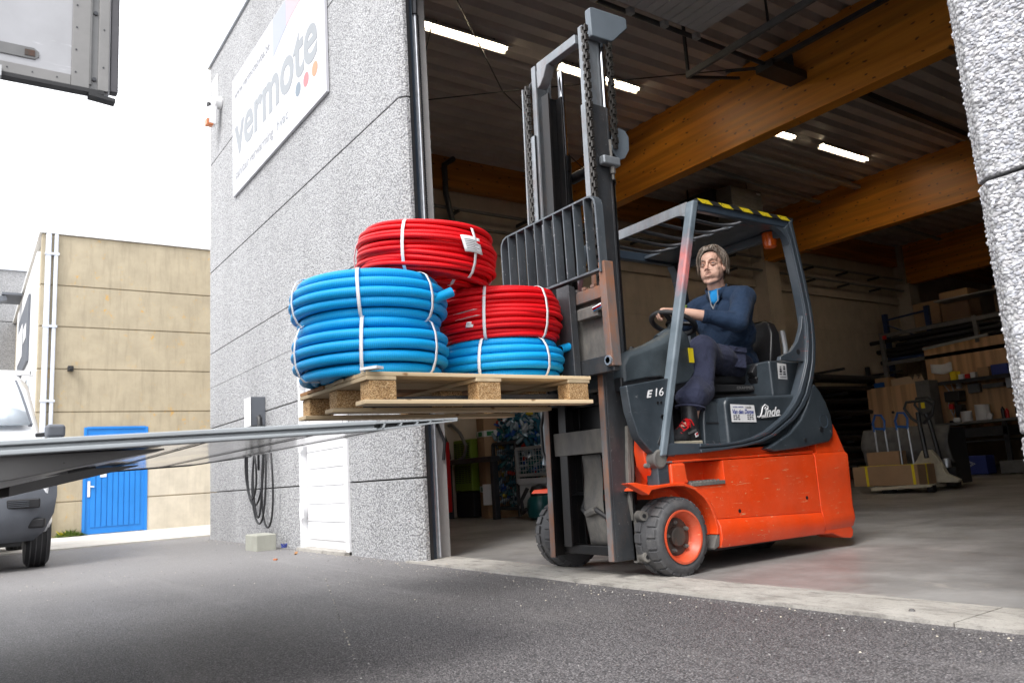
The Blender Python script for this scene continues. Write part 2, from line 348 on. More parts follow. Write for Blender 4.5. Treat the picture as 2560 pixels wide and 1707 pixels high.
# ---------------------------------------------------------------- mesh builder
class B:
    def __init__(s): s.v = []; s.f = []; s.uv = None
    def add(s, vs, fs):
        o = len(s.v); s.v += [tuple(map(float, p)) for p in vs]; s.f += [tuple(i + o for i in f) for f in fs]; return s
    def box(s, x0, x1, y0, y1, z0, z1):
        return s.add([(x0, y0, z0), (x1, y0, z0), (x1, y1, z0), (x0, y1, z0), (x0, y0, z1), (x1, y0, z1), (x1, y1, z1), (x0, y1, z1)],
                     [(0, 3, 2, 1), (4, 5, 6, 7), (0, 1, 5, 4), (1, 2, 6, 5), (2, 3, 7, 6), (3, 0, 4, 7)])
    def obox(s, c, size, rot=(0, 0, 0)):
        m = Matrix.Rotation(rot[2], 3, 'Z') @ Matrix.Rotation(rot[1], 3, 'Y') @ Matrix.Rotation(rot[0], 3, 'X')
        h = [a / 2 for a in size]; n = len(s.v)
        s.box(-h[0], h[0], -h[1], h[1], -h[2], h[2])
        for i in range(n, len(s.v)): s.v[i] = tuple(m @ Vector(s.v[i]) + Vector(c))
        return s
    def bar(s, p0, p1, w, h, up=(0, 0, 1)):
        p0, p1 = Vector(p0), Vector(p1); d = (p1 - p0).normalized(); u = Vector(up)
        a = d.cross(u)
        if a.length < 1e-4: a = d.cross(Vector((1, 0, 0)))
        a.normalize(); b = a.cross(d).normalized()
        q = []
        for p in (p0, p1):
            for sx, sy in ((-1, -1), (1, -1), (1, 1), (-1, 1)): q.append(p + a * (sx * w / 2) + b * (sy * h / 2))
        return s.add(q, [(0, 1, 2, 3), (7, 6, 5, 4), (0, 4, 5, 1), (1, 5, 6, 2), (2, 6, 7, 3), (3, 7, 4, 0)])
    def tube(s, pts, r, n=8, closed=False, caps=True):
        pts = [Vector(p) for p in pts]; N = len(pts); rs = r if hasattr(r, '__len__') else [r] * N
        t = []
        for i in range(N):
            a = pts[(i - 1) % N] if (closed or i > 0) else pts[i]; b = pts[(i + 1) % N] if (closed or i < N - 1) else pts[i]
            t.append((b - a).normalized())
        u = t[0].orthogonal().normalized(); vs = []
        for i in range(N):
            u = (u - t[i] * u.dot(t[i])).normalized(); w = t[i].cross(u)
            for k in range(n):
                a = 2 * math.pi * k / n; vs.append(pts[i] + (u * math.cos(a) + w * math.sin(a)) * rs[i])
        fs = []
        for i in range(N if closed else N - 1):
            j = (i + 1) % N
            for k in range(n):
                k2 = (k + 1) % n; fs.append((i * n + k, i * n + k2, j * n + k2, j * n + k))
        if caps and not closed: fs += [tuple(reversed(range(n))), tuple(range((N - 1) * n, N * n))]
        return s.add(vs, fs)
    def cyl(s, p0, p1, r, n=20, r2=None): return s.tube([p0, p1], [r, r2 if r2 is not None else r], n)
    def lathe(s, prof, c, axis, n=32, close=True):
        ax = Vector(axis).normalized(); u = ax.orthogonal().normalized(); w = ax.cross(u); c = Vector(c); vs = []
        for (r, h) in prof:
            for k in range(n):
                a = 2 * math.pi * k / n; vs.append(c + ax * h + (u * math.cos(a) + w * math.sin(a)) * r)
        fs = []
        P = len(prof)
        for i in range(P - 1):
            for k in range(n):
                k2 = (k + 1) % n; fs.append((i * n + k, i * n + k2, (i + 1) * n + k2, (i + 1) * n + k))
        if close: fs += [tuple(reversed(range(n))), tuple(range((P - 1) * n, P * n))]
        return s.add(vs, fs)
    def prism(s, poly, ax, a0, a1):
        n = len(poly)
        def P(a, q): return {'x': (a, q[0], q[1]), 'y': (q[0], a, q[1]), 'z': (q[0], q[1], a)}[ax]
        vs = [P(a0, q) for q in poly] + [P(a1, q) for q in poly]
        return s.add(vs, [tuple(range(n)), tuple(range(2 * n - 1, n - 1, -1))] + [(i, i + n, (i + 1) % n + n, (i + 1) % n) for i in range(n)])
    def loft(s, rings, caps=True):
        n = len(rings[0]); vs = [p for r in rings for p in r]; fs = []
        for i in range(len(rings) - 1):
            for k in range(n):
                k2 = (k + 1) % n; fs.append((i * n + k, i * n + k2, (i + 1) * n + k2, (i + 1) * n + k))
        if caps: fs += [tuple(reversed(range(n))), tuple(range((len(rings) - 1) * n, len(rings) * n))]
        return s.add(vs, fs)
    def sheet(s, fn, nu, nv):
        vs = [fn(i / nu, j / nv) for j in range(nv + 1) for i in range(nu + 1)]
        return s.add(vs, [(j * (nu + 1) + i, j * (nu + 1) + i + 1, (j + 1) * (nu + 1) + i + 1, (j + 1) * (nu + 1) + i) for j in range(nv) for i in range(nu)])
    def mesh(s, name, smooth=38):
        me = bpy.data.meshes.new(name); me.from_pydata(s.v, [], s.f); me.update()
        import bmesh
        bm = bmesh.new(); bm.from_mesh(me); bmesh.ops.recalc_face_normals(bm, faces=bm.faces[:]); bm.to_mesh(me); bm.free()
        if smooth:
            for p in me.polygons: p.use_smooth = True
            me.set_sharp_from_angle(angle=R_(smooth))
        return me
    def build(s, name, mat, parent=None, bevel=0, seg=2, smooth=38, **kw):
        return link(name, s.mesh(name, smooth), mat, parent, bevel, seg, **kw)
def link(name, me, mat, parent=None, bevel=0, seg=2, label=None, category=None, group=None, kind=None):
    """parent: an Empty or a part. Mesh vertices are in world coordinates; the object's origin is moved to the mesh's own centre."""
    c = Vector((0, 0, 0))
    n = len(me.vertices)
    if n:
        a = np.empty(n * 3, np.float32); me.vertices.foreach_get('co', a); a = a.reshape(-1, 3)
        lo, hi = a.min(0), a.max(0); c = Vector(((lo[0] + hi[0]) / 2, (lo[1] + hi[1]) / 2, lo[2]))
        me.transform(Matrix.Translation(-c))
    o = bpy.data.objects.new(name, me); COL.objects.link(o)
    if mat is not None:
        me.materials.clear()
        for mm in (mat if isinstance(mat, (list, tuple)) else [mat]): me.materials.append(M[mm] if isinstance(mm, str) else mm)
    o.location = c
    if parent is not None:
        w = WL(parent); o.parent = parent; o.location = c - w
    if bevel:
        b = o.modifiers.new('bevel', 'BEVEL'); b.width = bevel; b.segments = seg; b.limit_method = 'ANGLE'; b.angle_limit = R_(40); b.harden_normals = True
    tag(o, label, category, group, kind)
    return o
def WL(o):
    w = Vector((0, 0, 0))
    while o is not None: w = w + o.location; o = o.parent
    return w
def tag(o, label=None, category=None, group=None, kind=None):
    if label: o['label'] = label
    if category: o['category'] = category
    if group: o['group'] = group
    if kind: o['kind'] = kind
    return o
def thing(name, label, category, loc=(0, 0, 0), group=None):
    o = bpy.data.objects.new(name, None); COL.objects.link(o); o.location = loc; o.empty_display_size = .1
    return tag(o, label, category, group)
def dup(root, offset=(0, 0, 0), rotz=0, label=None):
    def cp(o, par):
        c = o.copy(); COL.objects.link(c); c.parent = par
        for ch in list(kids.get(o, [])): cp(ch, c)
        return c
    kids = {}
    for o in bpy.data.objects:
        if o.parent: kids.setdefault(o.parent, []).append(o)
    r = cp(root, None); r.location = root.location + Vector(offset); r.rotation_euler[2] += rotz
    if label: r['label'] = label
    return r
def text(txt, size, origin, right, up, mat, parent, name='lettering', shear=0, ext=.001, bold=0, width=None, spacing=1.0, **kw):
    """flat lettering as a thin mesh; origin = left end of the baseline"""
    cu = bpy.data.curves.new('t', 'FONT'); cu.body = txt; cu.size = size; cu.shear = shear; cu.extrude = ext; cu.offset = bold; cu.space_character = spacing
    cu.resolution_u = 4
    o = bpy.data.objects.new('t', cu); COL.objects.link(o)
    dg = bpy.context.evaluated_depsgraph_get(); me = bpy.data.meshes.new_from_object(o.evaluated_get(dg)); bpy.data.objects.remove(o)
    xs = [v.co.x for v in me.vertices]; w = (max(xs) - min(xs)) or 1
    sx = (width / w) if width else 1
    r = Vector(right).normalized(); u = Vector(up).normalized(); n = r.cross(u)
    x0 = min(xs)
    for v in me.vertices: v.co = Vector(origin) + r * ((v.co.x - x0) * sx) + u * v.co.y + n * v.co.z
    me.update()
    return link(name, me, mat, parent, **kw)
def arc(c, r, a0, a1, n, plane='yz', k=1.0):
    out = []
    for i in range(n + 1):
        a = R_(a0 + (a1 - a0) * i / n); out.append((c[0] + r * math.cos(a), c[1] + r * k * math.sin(a)))
    return out
# ================================================================ SETTING: ground
def sheet_obj(name, x0, x1, y0, y1, z, mat, **kw):
    b = B(); b.add([(x0, y0, z), (x1, y0, z), (x1, y1, z), (x0, y1, z)], [(0, 1, 2, 3)])
    return b.build(name, mat, smooth=0, **kw)
def asph():
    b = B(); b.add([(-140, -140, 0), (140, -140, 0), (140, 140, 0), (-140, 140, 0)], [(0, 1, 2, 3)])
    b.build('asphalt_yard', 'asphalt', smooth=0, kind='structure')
asph()
b = B(); b.box(-10.3, 8, 3.0, 26, -.05, .006); b.build('hall_floor', 'floor', kind='structure', smooth=0)
b = B()
xx = -5.32
while xx < 7.5:            # cast threshold in lengths with thin joints, ragged yard edge
    x1 = xx + 1.95
    n = 26; pts = [(x1, 3.03), (xx + .006, 3.03)]
    front = []
    for i in range(n + 1):
        x = xx + .006 + (x1 - xx - .006) * i / n
        front.append((x, 2.685 + .012 * mnoise.noise(Vector((x * 3.1, 0, 0))) + .006 * mnoise.noise(Vector((x * 17, 3, 0)))))
    b.prism([(x1, 3.03)] + [(xx + .006, 3.03)] + front, 'z', -.05, .013)
    xx = x1
b.build('threshold_strip', 'threshold', kind='structure', smooth=0)
b = B(); b.box(-15.9, -11.75, -6, 14, -.05, .02); b.build('pavement', 'pavement', kind='structure', smooth=0)

# ================================================================ WAREHOUSE
WH = thing('warehouse', 'warehouse of grey pebble-faced concrete with its tall gate open on a timber-beamed hall', 'building', (-3, 2.8, 0))
ZJ = [0.0, .598, 1.43, 2.43, 3.56, 5.11, 6.6]
def panel(poly, z0, z1, par=WH, mat='aggregate', bev=.006, name='concrete_panel'):
    b = B(); b.prism(poly, 'z', z0, z1); return b.build(name, mat, par, bevel=bev, seg=1, smooth=0)
g_ = .005
L = [(-10.96, 2.72), (-5.20, 2.72), (-5.15, 2.765), (-5.15, 2.80), (-10.96, 2.80)]
DX0, DX1, DZ = -7.54, -6.38, 1.97
for i in range(6):
    z0, z1 = ZJ[i] + (g_ if i else -.05), ZJ[i + 1] - g_
    if z1 < DZ:
        panel([(-10.96, 2.72), (DX0, 2.72), (DX0, 2.80), (-10.96, 2.80)], z0, z1)
        panel([(DX1, 2.72), (-5.20, 2.72), (-5.15, 2.765), (-5.15, 2.80), (DX1, 2.80)], z0, z1)
    elif z0 < DZ:
        panel([(-10.96, 2.72), (DX0, 2.72), (DX0, 2.80), (-10.96, 2.80)], z0, DZ)
        panel([(DX1, 2.72), (-5.20, 2.72), (-5.15, 2.765), (-5.15, 2.80), (DX1, 2.80)], z0, DZ)
        panel(L, DZ + .001, z1, bev=0)
    else: panel(L, z0, z1)
Rp = [(-1.115, 2.72), (8.3, 2.72), (8.3, 2.80), (-1.16, 2.80), (-1.16, 2.765)]
for i in range(6):
    z0, z1 = ZJ[i] + (g_ if i else -.05), ZJ[i + 1] - g_
    if z1 < 4.7: panel(Rp, z0, z1)
    else: panel([(-1.16, 2.72), (8.3, 2.72), (8.3, 2.80), (-1.16, 2.80)], max(z0, 4.72), z1)
panel([(-5.148, 2.72), (-1.162, 2.72), (-1.162, 2.80), (-5.148, 2.80)], 4.72, 5.103)
panel([(-5.148, 2.72), (-1.162, 2.72), (-1.162, 2.80), (-5.148, 2.80)], 5.117, 6.593)
b = B()                                                            # bearing wall behind the facing
b.box(-10.94, DX0, 2.802, 3.0, -.05, 6.55); b.box(DX0, DX1, 2.802, 3.0, DZ, 6.55); b.box(DX1, -5.25, 2.802, 3.0, -.05, 6.55)
b.box(-1.1, 8.3, 2.802, 3.0, -.05, 6.55); b.box(-5.25, -1.1, 2.802, 3.0, 4.74, 6.55)
b.build('bearing_wall', 'concrete', WH, smooth=0)
b = B(); b.box(-11.0, 8.3, 2.69, 3.05, 6.6, 6.66); b.build('coping', 'galv', WH, bevel=.005)
b = B(); b.box(-5.45, -5.25, 3.0, 3.001 + .02, 0, 4.7); b.build('jamb_lining', 'concrete', WH, smooth=0)
# pebble facing of the near pier: every stone a little body
def pebbles(name, x0, x1, z0, z1, y, sp, par, skip):
    import bmesh
    bm = bmesh.new(); bmesh.ops.create_icosphere(bm, subdivisions=1, radius=1); bm.verts.ensure_lookup_table()
    bv = np.array([v.co[:] for v in bm.verts]); bf = np.array([[v.index for v in f.verts] for f in bm.faces]); bm.free()
    cs = []
    nx = int((x1 - x0) / sp); nz = int((z1 - z0) / (sp * .8))
    for j in range(nz):
        for i in range(nx):
            x = x0 + (i + .5 * (j % 2)) * sp; z = z0 + j * sp * .8
            if skip(x, z): continue
            cs.append((x, z))
    cs = np.array(cs); n = len(cs)
    c = np.zeros((n, 3)); c[:, 0] = cs[:, 0] + RNG.normal(0, sp * .22, n); c[:, 2] = cs[:, 1] + RNG.normal(0, sp * .2, n)
    c[:, 1] = y + RNG.uniform(.0, .0022, n)
    # stones round the chamfered corner
    dx = np.clip((x0 + .045) - c[:, 0], 0, None); c[:, 1] += dx * .9
    big = RNG.uniform(.42, .78, n) * sp
    s = np.stack([big * RNG.uniform(.9, 1.3, n), RNG.uniform(.20, .30, n) * sp, big * RNG.uniform(.55, .85, n)], 1)
    a = RNG.uniform(-.9, .9, n); ca, sa = np.cos(a), np.sin(a)
    v = bv[None] * s[:, None, :]
    v = v * (1 + .22 * np.sin(bv[None] @ RNG.normal(0, 2.2, (3, 3)) + RNG.uniform(0, 6, (n, 1, 3))))
    X = v[:, :, 0] * ca[:, None] - v[:, :, 2] * sa[:, None]; Z = v[:, :, 0] * sa[:, None] + v[:, :, 2] * ca[:, None]
    v = np.stack([X, v[:, :, 1], Z], 2) + c[:, None]
    f = (bf[None] + (np.arange(n) * len(bv))[:, None, None]).reshape(-1, 3)
    me = bpy.data.meshes.new(name); V = v.reshape(-1, 3)
    me.vertices.add(len(V)); me.vertices.foreach_set('co', V.astype(np.float32).ravel())
    me.loops.add(f.size); me.loops.foreach_set('vertex_index', f.astype(np.int32).ravel())
    me.polygons.add(len(f)); me.polygons.foreach_set('loop_start', np.arange(0, f.size, 3, dtype=np.int32))
    me.update(calc_edges=True); me.polygons.foreach_set('use_smooth', np.zeros(len(f), bool))
    t = np.clip(RNG.normal(.45, .15, n), .16, .78); hue = RNG.uniform(-1, 1, n)
    colr = np.stack([t * (1 - .03 * hue), t, t * (1.04 + .05 * hue) + .01, np.ones(n)], 1)
    at = me.color_attributes.new('col', 'FLOAT_COLOR', 'POINT'); at.data.foreach_set('color', np.repeat(colr, len(bv), 0).astype(np.float32).ravel())
    return link(name, me, M['pebble'], par, kind='stuff')
m, g = newmat('pebble_stones'); a = g.new('Attribute', attribute_name='col')
g.out(g.mix(g.ramp(g.noise(g.pos(), 160, 4, .6), [(.45, 0), (.75, .4)]), a.outputs['Color'], (.72, .71, .70)), .72); M['pebble'] = m
grooves = [z for z in ZJ if z > 0]
pebbles('pebble_facing', -1.150, -.50, .15, 2.42, 2.7185, .0135, WH, lambda x, z: any(abs(z - q) < .011 for q in grooves))
# side door in the facade
sdoor = B(); sdoor.box(DX0 + .05, DX1 - .07, 2.765, 2.80, .03, 1.90); sd_o = sdoor.build('side_door', 'white_door', WH, smooth=0)
nsl = 11
for k in range(nsl):
    z0 = .10 + k * (1.78 / nsl); b = B(); b.box(DX0 + .075, DX1 - .095, 2.752, 2.764, z0 + .004, z0 + 1.78 / nsl - .004)
    b.build('door_slat', 'white_door', sd_o, bevel=.003, seg=1, smooth=0)
b = B(); b.box(DX0, DX0 + .045, 2.70, 2.80, 0, 1.96); b.box(DX1 - .065, DX1, 2.70, 2.80, 0, 1.96); b.box(DX0 + .045, DX1 - .065, 2.70, 2.80, 1.91, 1.96)
b.build('door_frame', 'white_door', sd_o, bevel=.004)
for z in (.28, .92, 1.56):
    b = B(); b.cyl((DX0 + .055, 2.69, z), (DX0 + .055, 2.69, z + .16), .014, 10); b.box(DX0 + .02, DX0 + .10, 2.693, 2.703, z + .02, z + .14); b.build('hinge', 'white_door', sd_o)
b = B(); b.box(DX1 - .16, DX1 - .13, 2.735, 2.75, .98, 1.16); b.bar((DX1 - .145, 2.72, 1.08), (DX1 - .26, 2.72, 1.08), .018, .022); b.build('handle', 'black', sd_o, bevel=.003)
b = B(); b.box(DX0, DX1, 2.66, 2.80, -.02, .028); b.build('door_sill', 'threshold', WH)
# gate jamb hardware, left side
b = B(); b.box(-5.205, -5.165, 2.803, 2.835, 0, 4.72); b.build('rubber_seal', 'rubber', WH, bevel=.006)
b = B(); b.box(-5.235, -5.185, 2.836, 2.862, 0, 4.72); b.box(-5.20, -5.18, 2.862, 2.868, 0, 4.72); b.build('seal_channel', 'rubber_blue', WH, bevel=.003)
b = B(); b.box(-5.262, -5.205, 2.872, 2.876, .02, 4.35); b.box(-5.209, -5.205, 2.876, 2.905, .02, 4.35); b.tube([(-5.2, 2.905, .02), (-5.2, 2.905, 4.35)], .011, 10)
b.build('door_track', 'galv', WH)
for z in (.35, 1.0, 1.7, 2.4, 2.95, 3.5, 4.05):
    b = B(); b.box(-5.236, -5.212, 2.866, 2.878, z, z + .07); b.build('track_bracket', 'galv', WH)
b = B()
for k in range(150):
    z = 1.6 + k * .0185; b.obox((-5.242, 2.955, z), (.003, .012, .016), (.5 if k % 2 else -.5, 0, 0))
b.build('hoist_chain', 'darksteel', WH, smooth=0)
b = B()                                                              # curved upper track and its lining
b.tube([(-5.2, 2.9, 4.33)] + [(-5.2, 2.9 + .45 * (1 - math.cos(R_(a))), 4.35 + .75 * math.sin(R_(a)) ) for a in range(10, 91, 10)] + [(-5.2, 7.55, 5.1)], .026, 8)
b.build('curved_track', 'darksteel', WH)
b = B(); b.tube([(-1.15, 2.9, 4.33)] + [(-1.15, 2.9 + .45 * (1 - math.cos(R_(a))), 4.35 + .75 * math.sin(R_(a))) for a in range(10, 91, 10)] + [(-1.15, 7.55, 5.1)], .026, 8)
b.build('curved_track', 'darksteel', WH)
gate = B(); gate.box(-5.1, -1.22, 3.35, 6.32, 5.10, 5.14); gt = gate.build('gate_leaf', 'wood_white', WH)
for k in range(6):
    y0 = 3.36 + k * .493
    for q in range(4):
        b = B(); b.box(-5.09, -1.23, y0 + q * .122 + .004, y0 + q * .122 + .118, 5.084, 5.10); b.build('gate_panel', 'wood_white', gt, bevel=.006, seg=1, smooth=0)
for k in range(7):
    y0 = 3.4 + k * .48
    b = B(); b.obox((-5.13, y0, 5.06), (.06, .07, .06), (0, 0, .1)); b.cyl((-5.17, y0, 5.07), (-5.1, y0, 5.07), .02, 10); b.build('gate_roller', 'galv', gt)
b = B(); b.box(-5.14, -5.02, 2.95, 3.0, 4.52, 5.0); b.build('gate_corner', 'wood_white', gt)
b = B(); b.bar((-5.2, 3.05, 4.95), (-1.0, 3.05, 4.95), .07, .07); b.build('gate_shaft', 'darksteel', WH)
for k in range(3):
    b = B(); b.bar((-5.02 + .02 * k, 3.15 + k * .55, 4.72 + k * .12), (-4.98, 3.5 + k * .55, 4.86 + k * .12), .03, .02); b.build('warning_strip', 'yellow', gt)
b = B(); b.bar((-5.6, 6.62, 4.92), (-1.0, 6.62, 4.98), .04, .07); b.build('cross_rail', 'greysteel', WH)
for p_, q_, w_ in (((-5.58, 6.62, 4.92), (-5.58, 6.62, 5.55), .03), ((-4.7, 6.95, 5.1), (-4.7, 6.95, 5.6), .02), ((-5.6, 6.62, 4.9), (-5.6, 7.55, 5.12), .03)):
    b = B(); b.bar(p_, q_, w_, w_); b.build('hanger', 'darksteel', WH)
b = B(); b.bar((-5.2, 7.55, 5.1), (-1.1, 7.55, 5.1), .05, .05); b.box(-5.32, -5.08, 7.5, 8.15, 5.02, 5.12); b.build('track_stay', 'darksteel', WH)
# roof, walls and frame of the hall
prof = []
x = -10.3
while x < 8.3:
    prof += [(x, 5.60), (x + .14, 5.60), (x + .17, 5.70), (x + .25, 5.70), (x + .28, 5.60)]; x += .28
b = B(); n = len(prof)
b.add([(p[0], 3.0, p[1]) for p in prof] + [(p[0], 26, p[1]) for p in prof], [(i, i + 1, n + i + 1, n + i) for i in range(n - 1)])
b.build('roof_sheet', 'roof_sheet', WH, smooth=0)
b = B(); b.box(-10.9, 8.3, 3.0, 26.3, 5.9, 6.3); b.build('light_block_slab', 'concrete', WH, smooth=0)  # unseen slab added above the sheet roof to block light
for y in (8.15, 13.65, 19.2):
    b = B(); b.box(-10.2, 8.0, y, y + .2, 4.6, 5.62); b.build('glulam_beam', 'glulam', WH, bevel=.008, seg=1, smooth=0)
    b = B(); b.box(-10.3, -9.95, y - .1, y + .35, 0, 4.62); b.box(-10.3, -10.02, y - .1, y - .003, 4.62, 5.6); b.build('concrete_column', 'concrete_in', WH, bevel=.01, seg=1, smooth=0)
for (y0, y1) in ((3.1, 8.04), (8.52, 13.54), (14.02, 19.09), (19.56, 25.9)):
    b = B(); b.box(-10.29, -10.15, y0, y1, 5.08, 5.59); b.build('edge_beam', 'glulam_y', WH, bevel=.006, seg=1, smooth=0)
zz = [-.02, 1.1, 2.2, 3.32, 4.10, 4.26, 5.07, 5.9]
for i in range(7):
    b = B(); o_ = .06 if i == 4 else 0
    b.box(-10.6, -10.30 + o_, 3.0, 26.2, zz[i] + .012, zz[i + 1]); b.build('inner_wall_panel', 'concrete_in', WH, smooth=0)
b = B(); b.box(-10.62, -10.31, 3.0, 26.2, 0, 5.9); b.box(-10.6, 8.3, 26, 26.3, 0, 5.9); b.box(8.0, 8.3, 3.0, 26, 0, 5.9); b.build('back_wall', 'concrete_in', WH, smooth=0)
for z in (4.70, 4.42):
    b = B(); b.bar((-10.05, 3.1, z), (-10.05, 19.0, z), .05, .04); b.build('conduit_rail', 'greysteel', WH)
for k in range(12):
    for z in (4.66, 4.38): b = B(); b.bar((-10.3, 3.6 + k * 1.3, z), (-10.0, 3.6 + k * 1.3, z), .03, .05); b.build('conduit_bracket', 'darksteel', WH, smooth=0)
b = B(); b.tube([(-10.0, 6.15, 5.5), (-9.95, 5.95, 5.35), (-9.95, 5.95, 4.9), (-9.95, 6.05, 4.4)], .045, 8); b.build('drain_pipe', 'darksteel', WH)
b = B(); b.bar((-7.65, 9.3, 5.45), (-7.75, 13.6, 5.45), .1, .06); b.bar((-8.3, 9.3, 5.45), (-9.0, 19, 5.45), .07, .05); b.build('cable_trunking', 'alu_trim', WH)
b = B(); b.bar((-5.45, 8.4, 5.45), (-5.6, 19, 5.45), .09, .09); b.build('roof_duct', 'darksteel', WH)
b = B()
for p, q in (((-6.11, 3.9, 5.3), (-7.5, 5.39, 5.3)), ((-7.5, 5.39, 5.3), (-8.13, 4.65, 5.3)), ((-6.57, 3.88, 5.3), (-7.25, 4.14, 5.3)), ((-7.5, 5.39, 5.3), (-5.35, 7.9, 5.25)), ((-7.5, 5.39, 5.3), (-8.9, 7.9, 5.2))):
    b.tube([p, q], .008, 5)
b.build('bracing_wire', 'darksteel', WH)
b = B(); b.tube([(-5.40, 7.85, 5.24), (-5.72, 7.47, 5.25)], .022, 8); b.obox((-5.3, 8.0, 5.25), (.25, .2, .15), (0, 0, .7)); b.build('turnbuckle', 'darksteel', WH)

# ================================================================ fluorescent lamps (hang from the roof)
def lamp(x, y0, y1, z, label, lit=True):
    t = thing('ceiling_lamp', label, 'lamp', (x, (y0 + y1) / 2, z), 'tube lamps under the hall roof')
    b = B(); b.prism([(x - .085, z), (x - .035, z + .06), (x + .035, z + .06), (x + .085, z), (x + .08, z - .006), (x + .03, z + .045), (x - .03, z + .045), (x - .08, z - .006)], 'y', y0, y1); b.build('reflector', 'white', t, smooth=0)
    b = B(); b.cyl((x, y0 + .03, z + .014), (x, y1 - .03, z + .014), .013, 10); b.build('tube', 'tube_lamp' if lit else 'white', t)
    b = B(); b.bar((x, y0 + .2, z + .06), (x, y0 + .2, z + .25), .01, .01); b.bar((x, y1 - .2, z + .06), (x, y1 - .2, z + .25), .01, .01); b.build('hanger_rod', 'darksteel', t)
LX = -6.95
lamp(LX, 3.95, 5.12, 5.5, 'lit tube lamp nearest the gate, crossed by a thin bracing wire')
lamp(LX, 5.9, 7.25, 5.5, 'lit tube lamp partly hidden behind the top of the forklift mast')
lamp(LX, 9.4, 10.62, 5.5, 'lit tube lamp half hidden by the big timber beam, above the air heater')
lamp(LX, 11.3, 12.65, 5.5, 'farther lit tube lamp between the big beam and the second timber beam')
lamp(LX, 15.0, 16.3, 5.5, 'farthest lit tube lamp, beyond the second beam beside the right pier')

# ================================================================ sign on the facade
t = thing('company_sign', 'large white sign board with faded grey lettering and three dots, high on the facade', 'sign', (-8.1, 2.70, 4.2))
SX0, SX1, SZ0, SZ1 = -9.70, -6.57, 4.235, 5.80
b = B(); b.box(SX0, SX1, 2.685, 2.715, SZ0, SZ1); b.build('board', 'sign_white', t, bevel=.003)
M['pr_grey'] = plain('print_grey', (.205, .22, .235), .4, 0, .02, 1); M['pr_lgrey'] = plain('print_light_grey', (.20, .205, .215), .4, 0, .02, 1)
M['pr_slate'] = plain('print_slate', (.11, .15, .19), .4, 0, .02, 1); M['pr_red'] = plain('print_red', (.52, .10, .11), .4, 0, .02, 1); M['pr_or'] = plain('print_orange', (.56, .18, .07), .4, 0, .02, 1)
M['pr_pink'] = plain('print_pale_pink', (.50, .29, .32), .4, 0, .02, 1); M['pr_lil'] = plain('print_pale_grey', (.27, .29, .35), .4, 0, .02, 1); M['pr_peach'] = plain('print_peach', (.52, .31, .21), .4, 0, .02, 1)
SY = 2.6835
text('vermote', .80, (-9.60, SY, 4.735), (1, 0, 0), (0, 0, 1), 'pr_grey', t, width=2.83, bold=.018)
text('sanitair', .17, (-9.58, SY, 4.42), (1, 0, 0), (0, 0, 1), 'pr_lgrey', t, width=.58)
text('verwarming', .17, (-8.98, SY, 4.42), (1, 0, 0), (0, 0, 1), 'pr_lgrey', t, width=.86)
text('hvac', .17, (-7.99, SY, 4.42), (1, 0, 0), (0, 0, 1), 'pr_grey', t, width=.36)
text('www.vermotebvba.be', .155, (-9.60, SY, 5.50), (1, 0, 0), (0, 0, 1), 'pr_lgrey', t, width=1.40)
for x, mm in ((-7.32, 'pr_slate'), (-7.09, 'pr_red'), (-6.85, 'pr_or')):
    b = B(); b.cyl((x, 2.6832, 4.60), (x, 2.6845, 4.60), .075, 28); b.build('dot', mm, t)
# waving flag emblem at the top right
def flag(x0, x1, mm, f0, f1):
    n = 10; lo = []; hi = []
    for i in range(n + 1):
        u = f0 + (f1 - f0) * i / n; x = x0 + (x1 - x0) * i / n
        lo.append((x, 5.33 + .10 * math.sin(u * 3.0) + .20 * u ** 1.5)); hi.append((x, 5.79))
    b = B(); b.prism(lo + hi[::-1], 'y', 2.6832, 2.6845); b.build('emblem_stripe', mm, t, smooth=0)
flag(-8.08, -7.63, 'pr_lil', 0, .4); flag(-7.63, -7.18, 'pr_pink', .4, .8); flag(-7.18, -6.95, 'pr_peach', .8, 1)
M['block_grey'] = m_smoothconc('old_block_concrete', (.36, .36, .31), .3)
# small things on the facade
t = thing('alarm_camera', 'white alarm box with dark lens and orange base, left of the sign board', 'camera', (-10.35, 2.7, 5.5))
b = B(); b.cyl((-10.36, 2.72, 5.80), (-10.36, 2.62, 5.80), .085, 20); b.build('mount', 'white', t, bevel=.01)
b = B(); b.obox((-10.40, 2.60, 5.66), (.16, .12, .36), (0, .12, 0)); b.build('housing', 'white', t, bevel=.02)
b = B(); b.obox((-10.40, 2.57, 5.51), (.12, .09, .09), (0, .12, 0)); b.build('orange_cap', 'pr_or', t, bevel=.01)
b = B(); b.cyl((-10.345, 2.57, 5.74), (-10.335, 2.535, 5.74), .035, 14); b.build('lens', 'black', t)
b = B(); b.box(-10.78, -10.5, 2.70, 2.718, 5.85, 6.30); o = b.build('wall_plaque', 'white_door', bevel=.003); tag(o, 'small blank white plaque at the top left end of the pebble facade', 'plaque')
t = thing('charging_box', 'white wall charger box with dark grey side and plug, above the block', 'charger', (-8.75, 2.7, 1.3))
b = B(); b.box(-8.82, -8.60, 2.55, 2.56, 1.27, 1.585); b.build('front_cover', 'white', t, bevel=.004)
b = B(); b.box(-8.81, -8.61, 2.561, 2.72, 1.275, 1.59); b.build('housing', 'van_grey', t, bevel=.006)
b = B(); b.tube([(-8.53, 2.62, 1.36), (-8.50, 2.62, 1.34), (-8.49, 2.62, 1.26), (-8.49, 2.61, 1.22)], .028, 10); b.build('plug', 'black', t)
b = B()
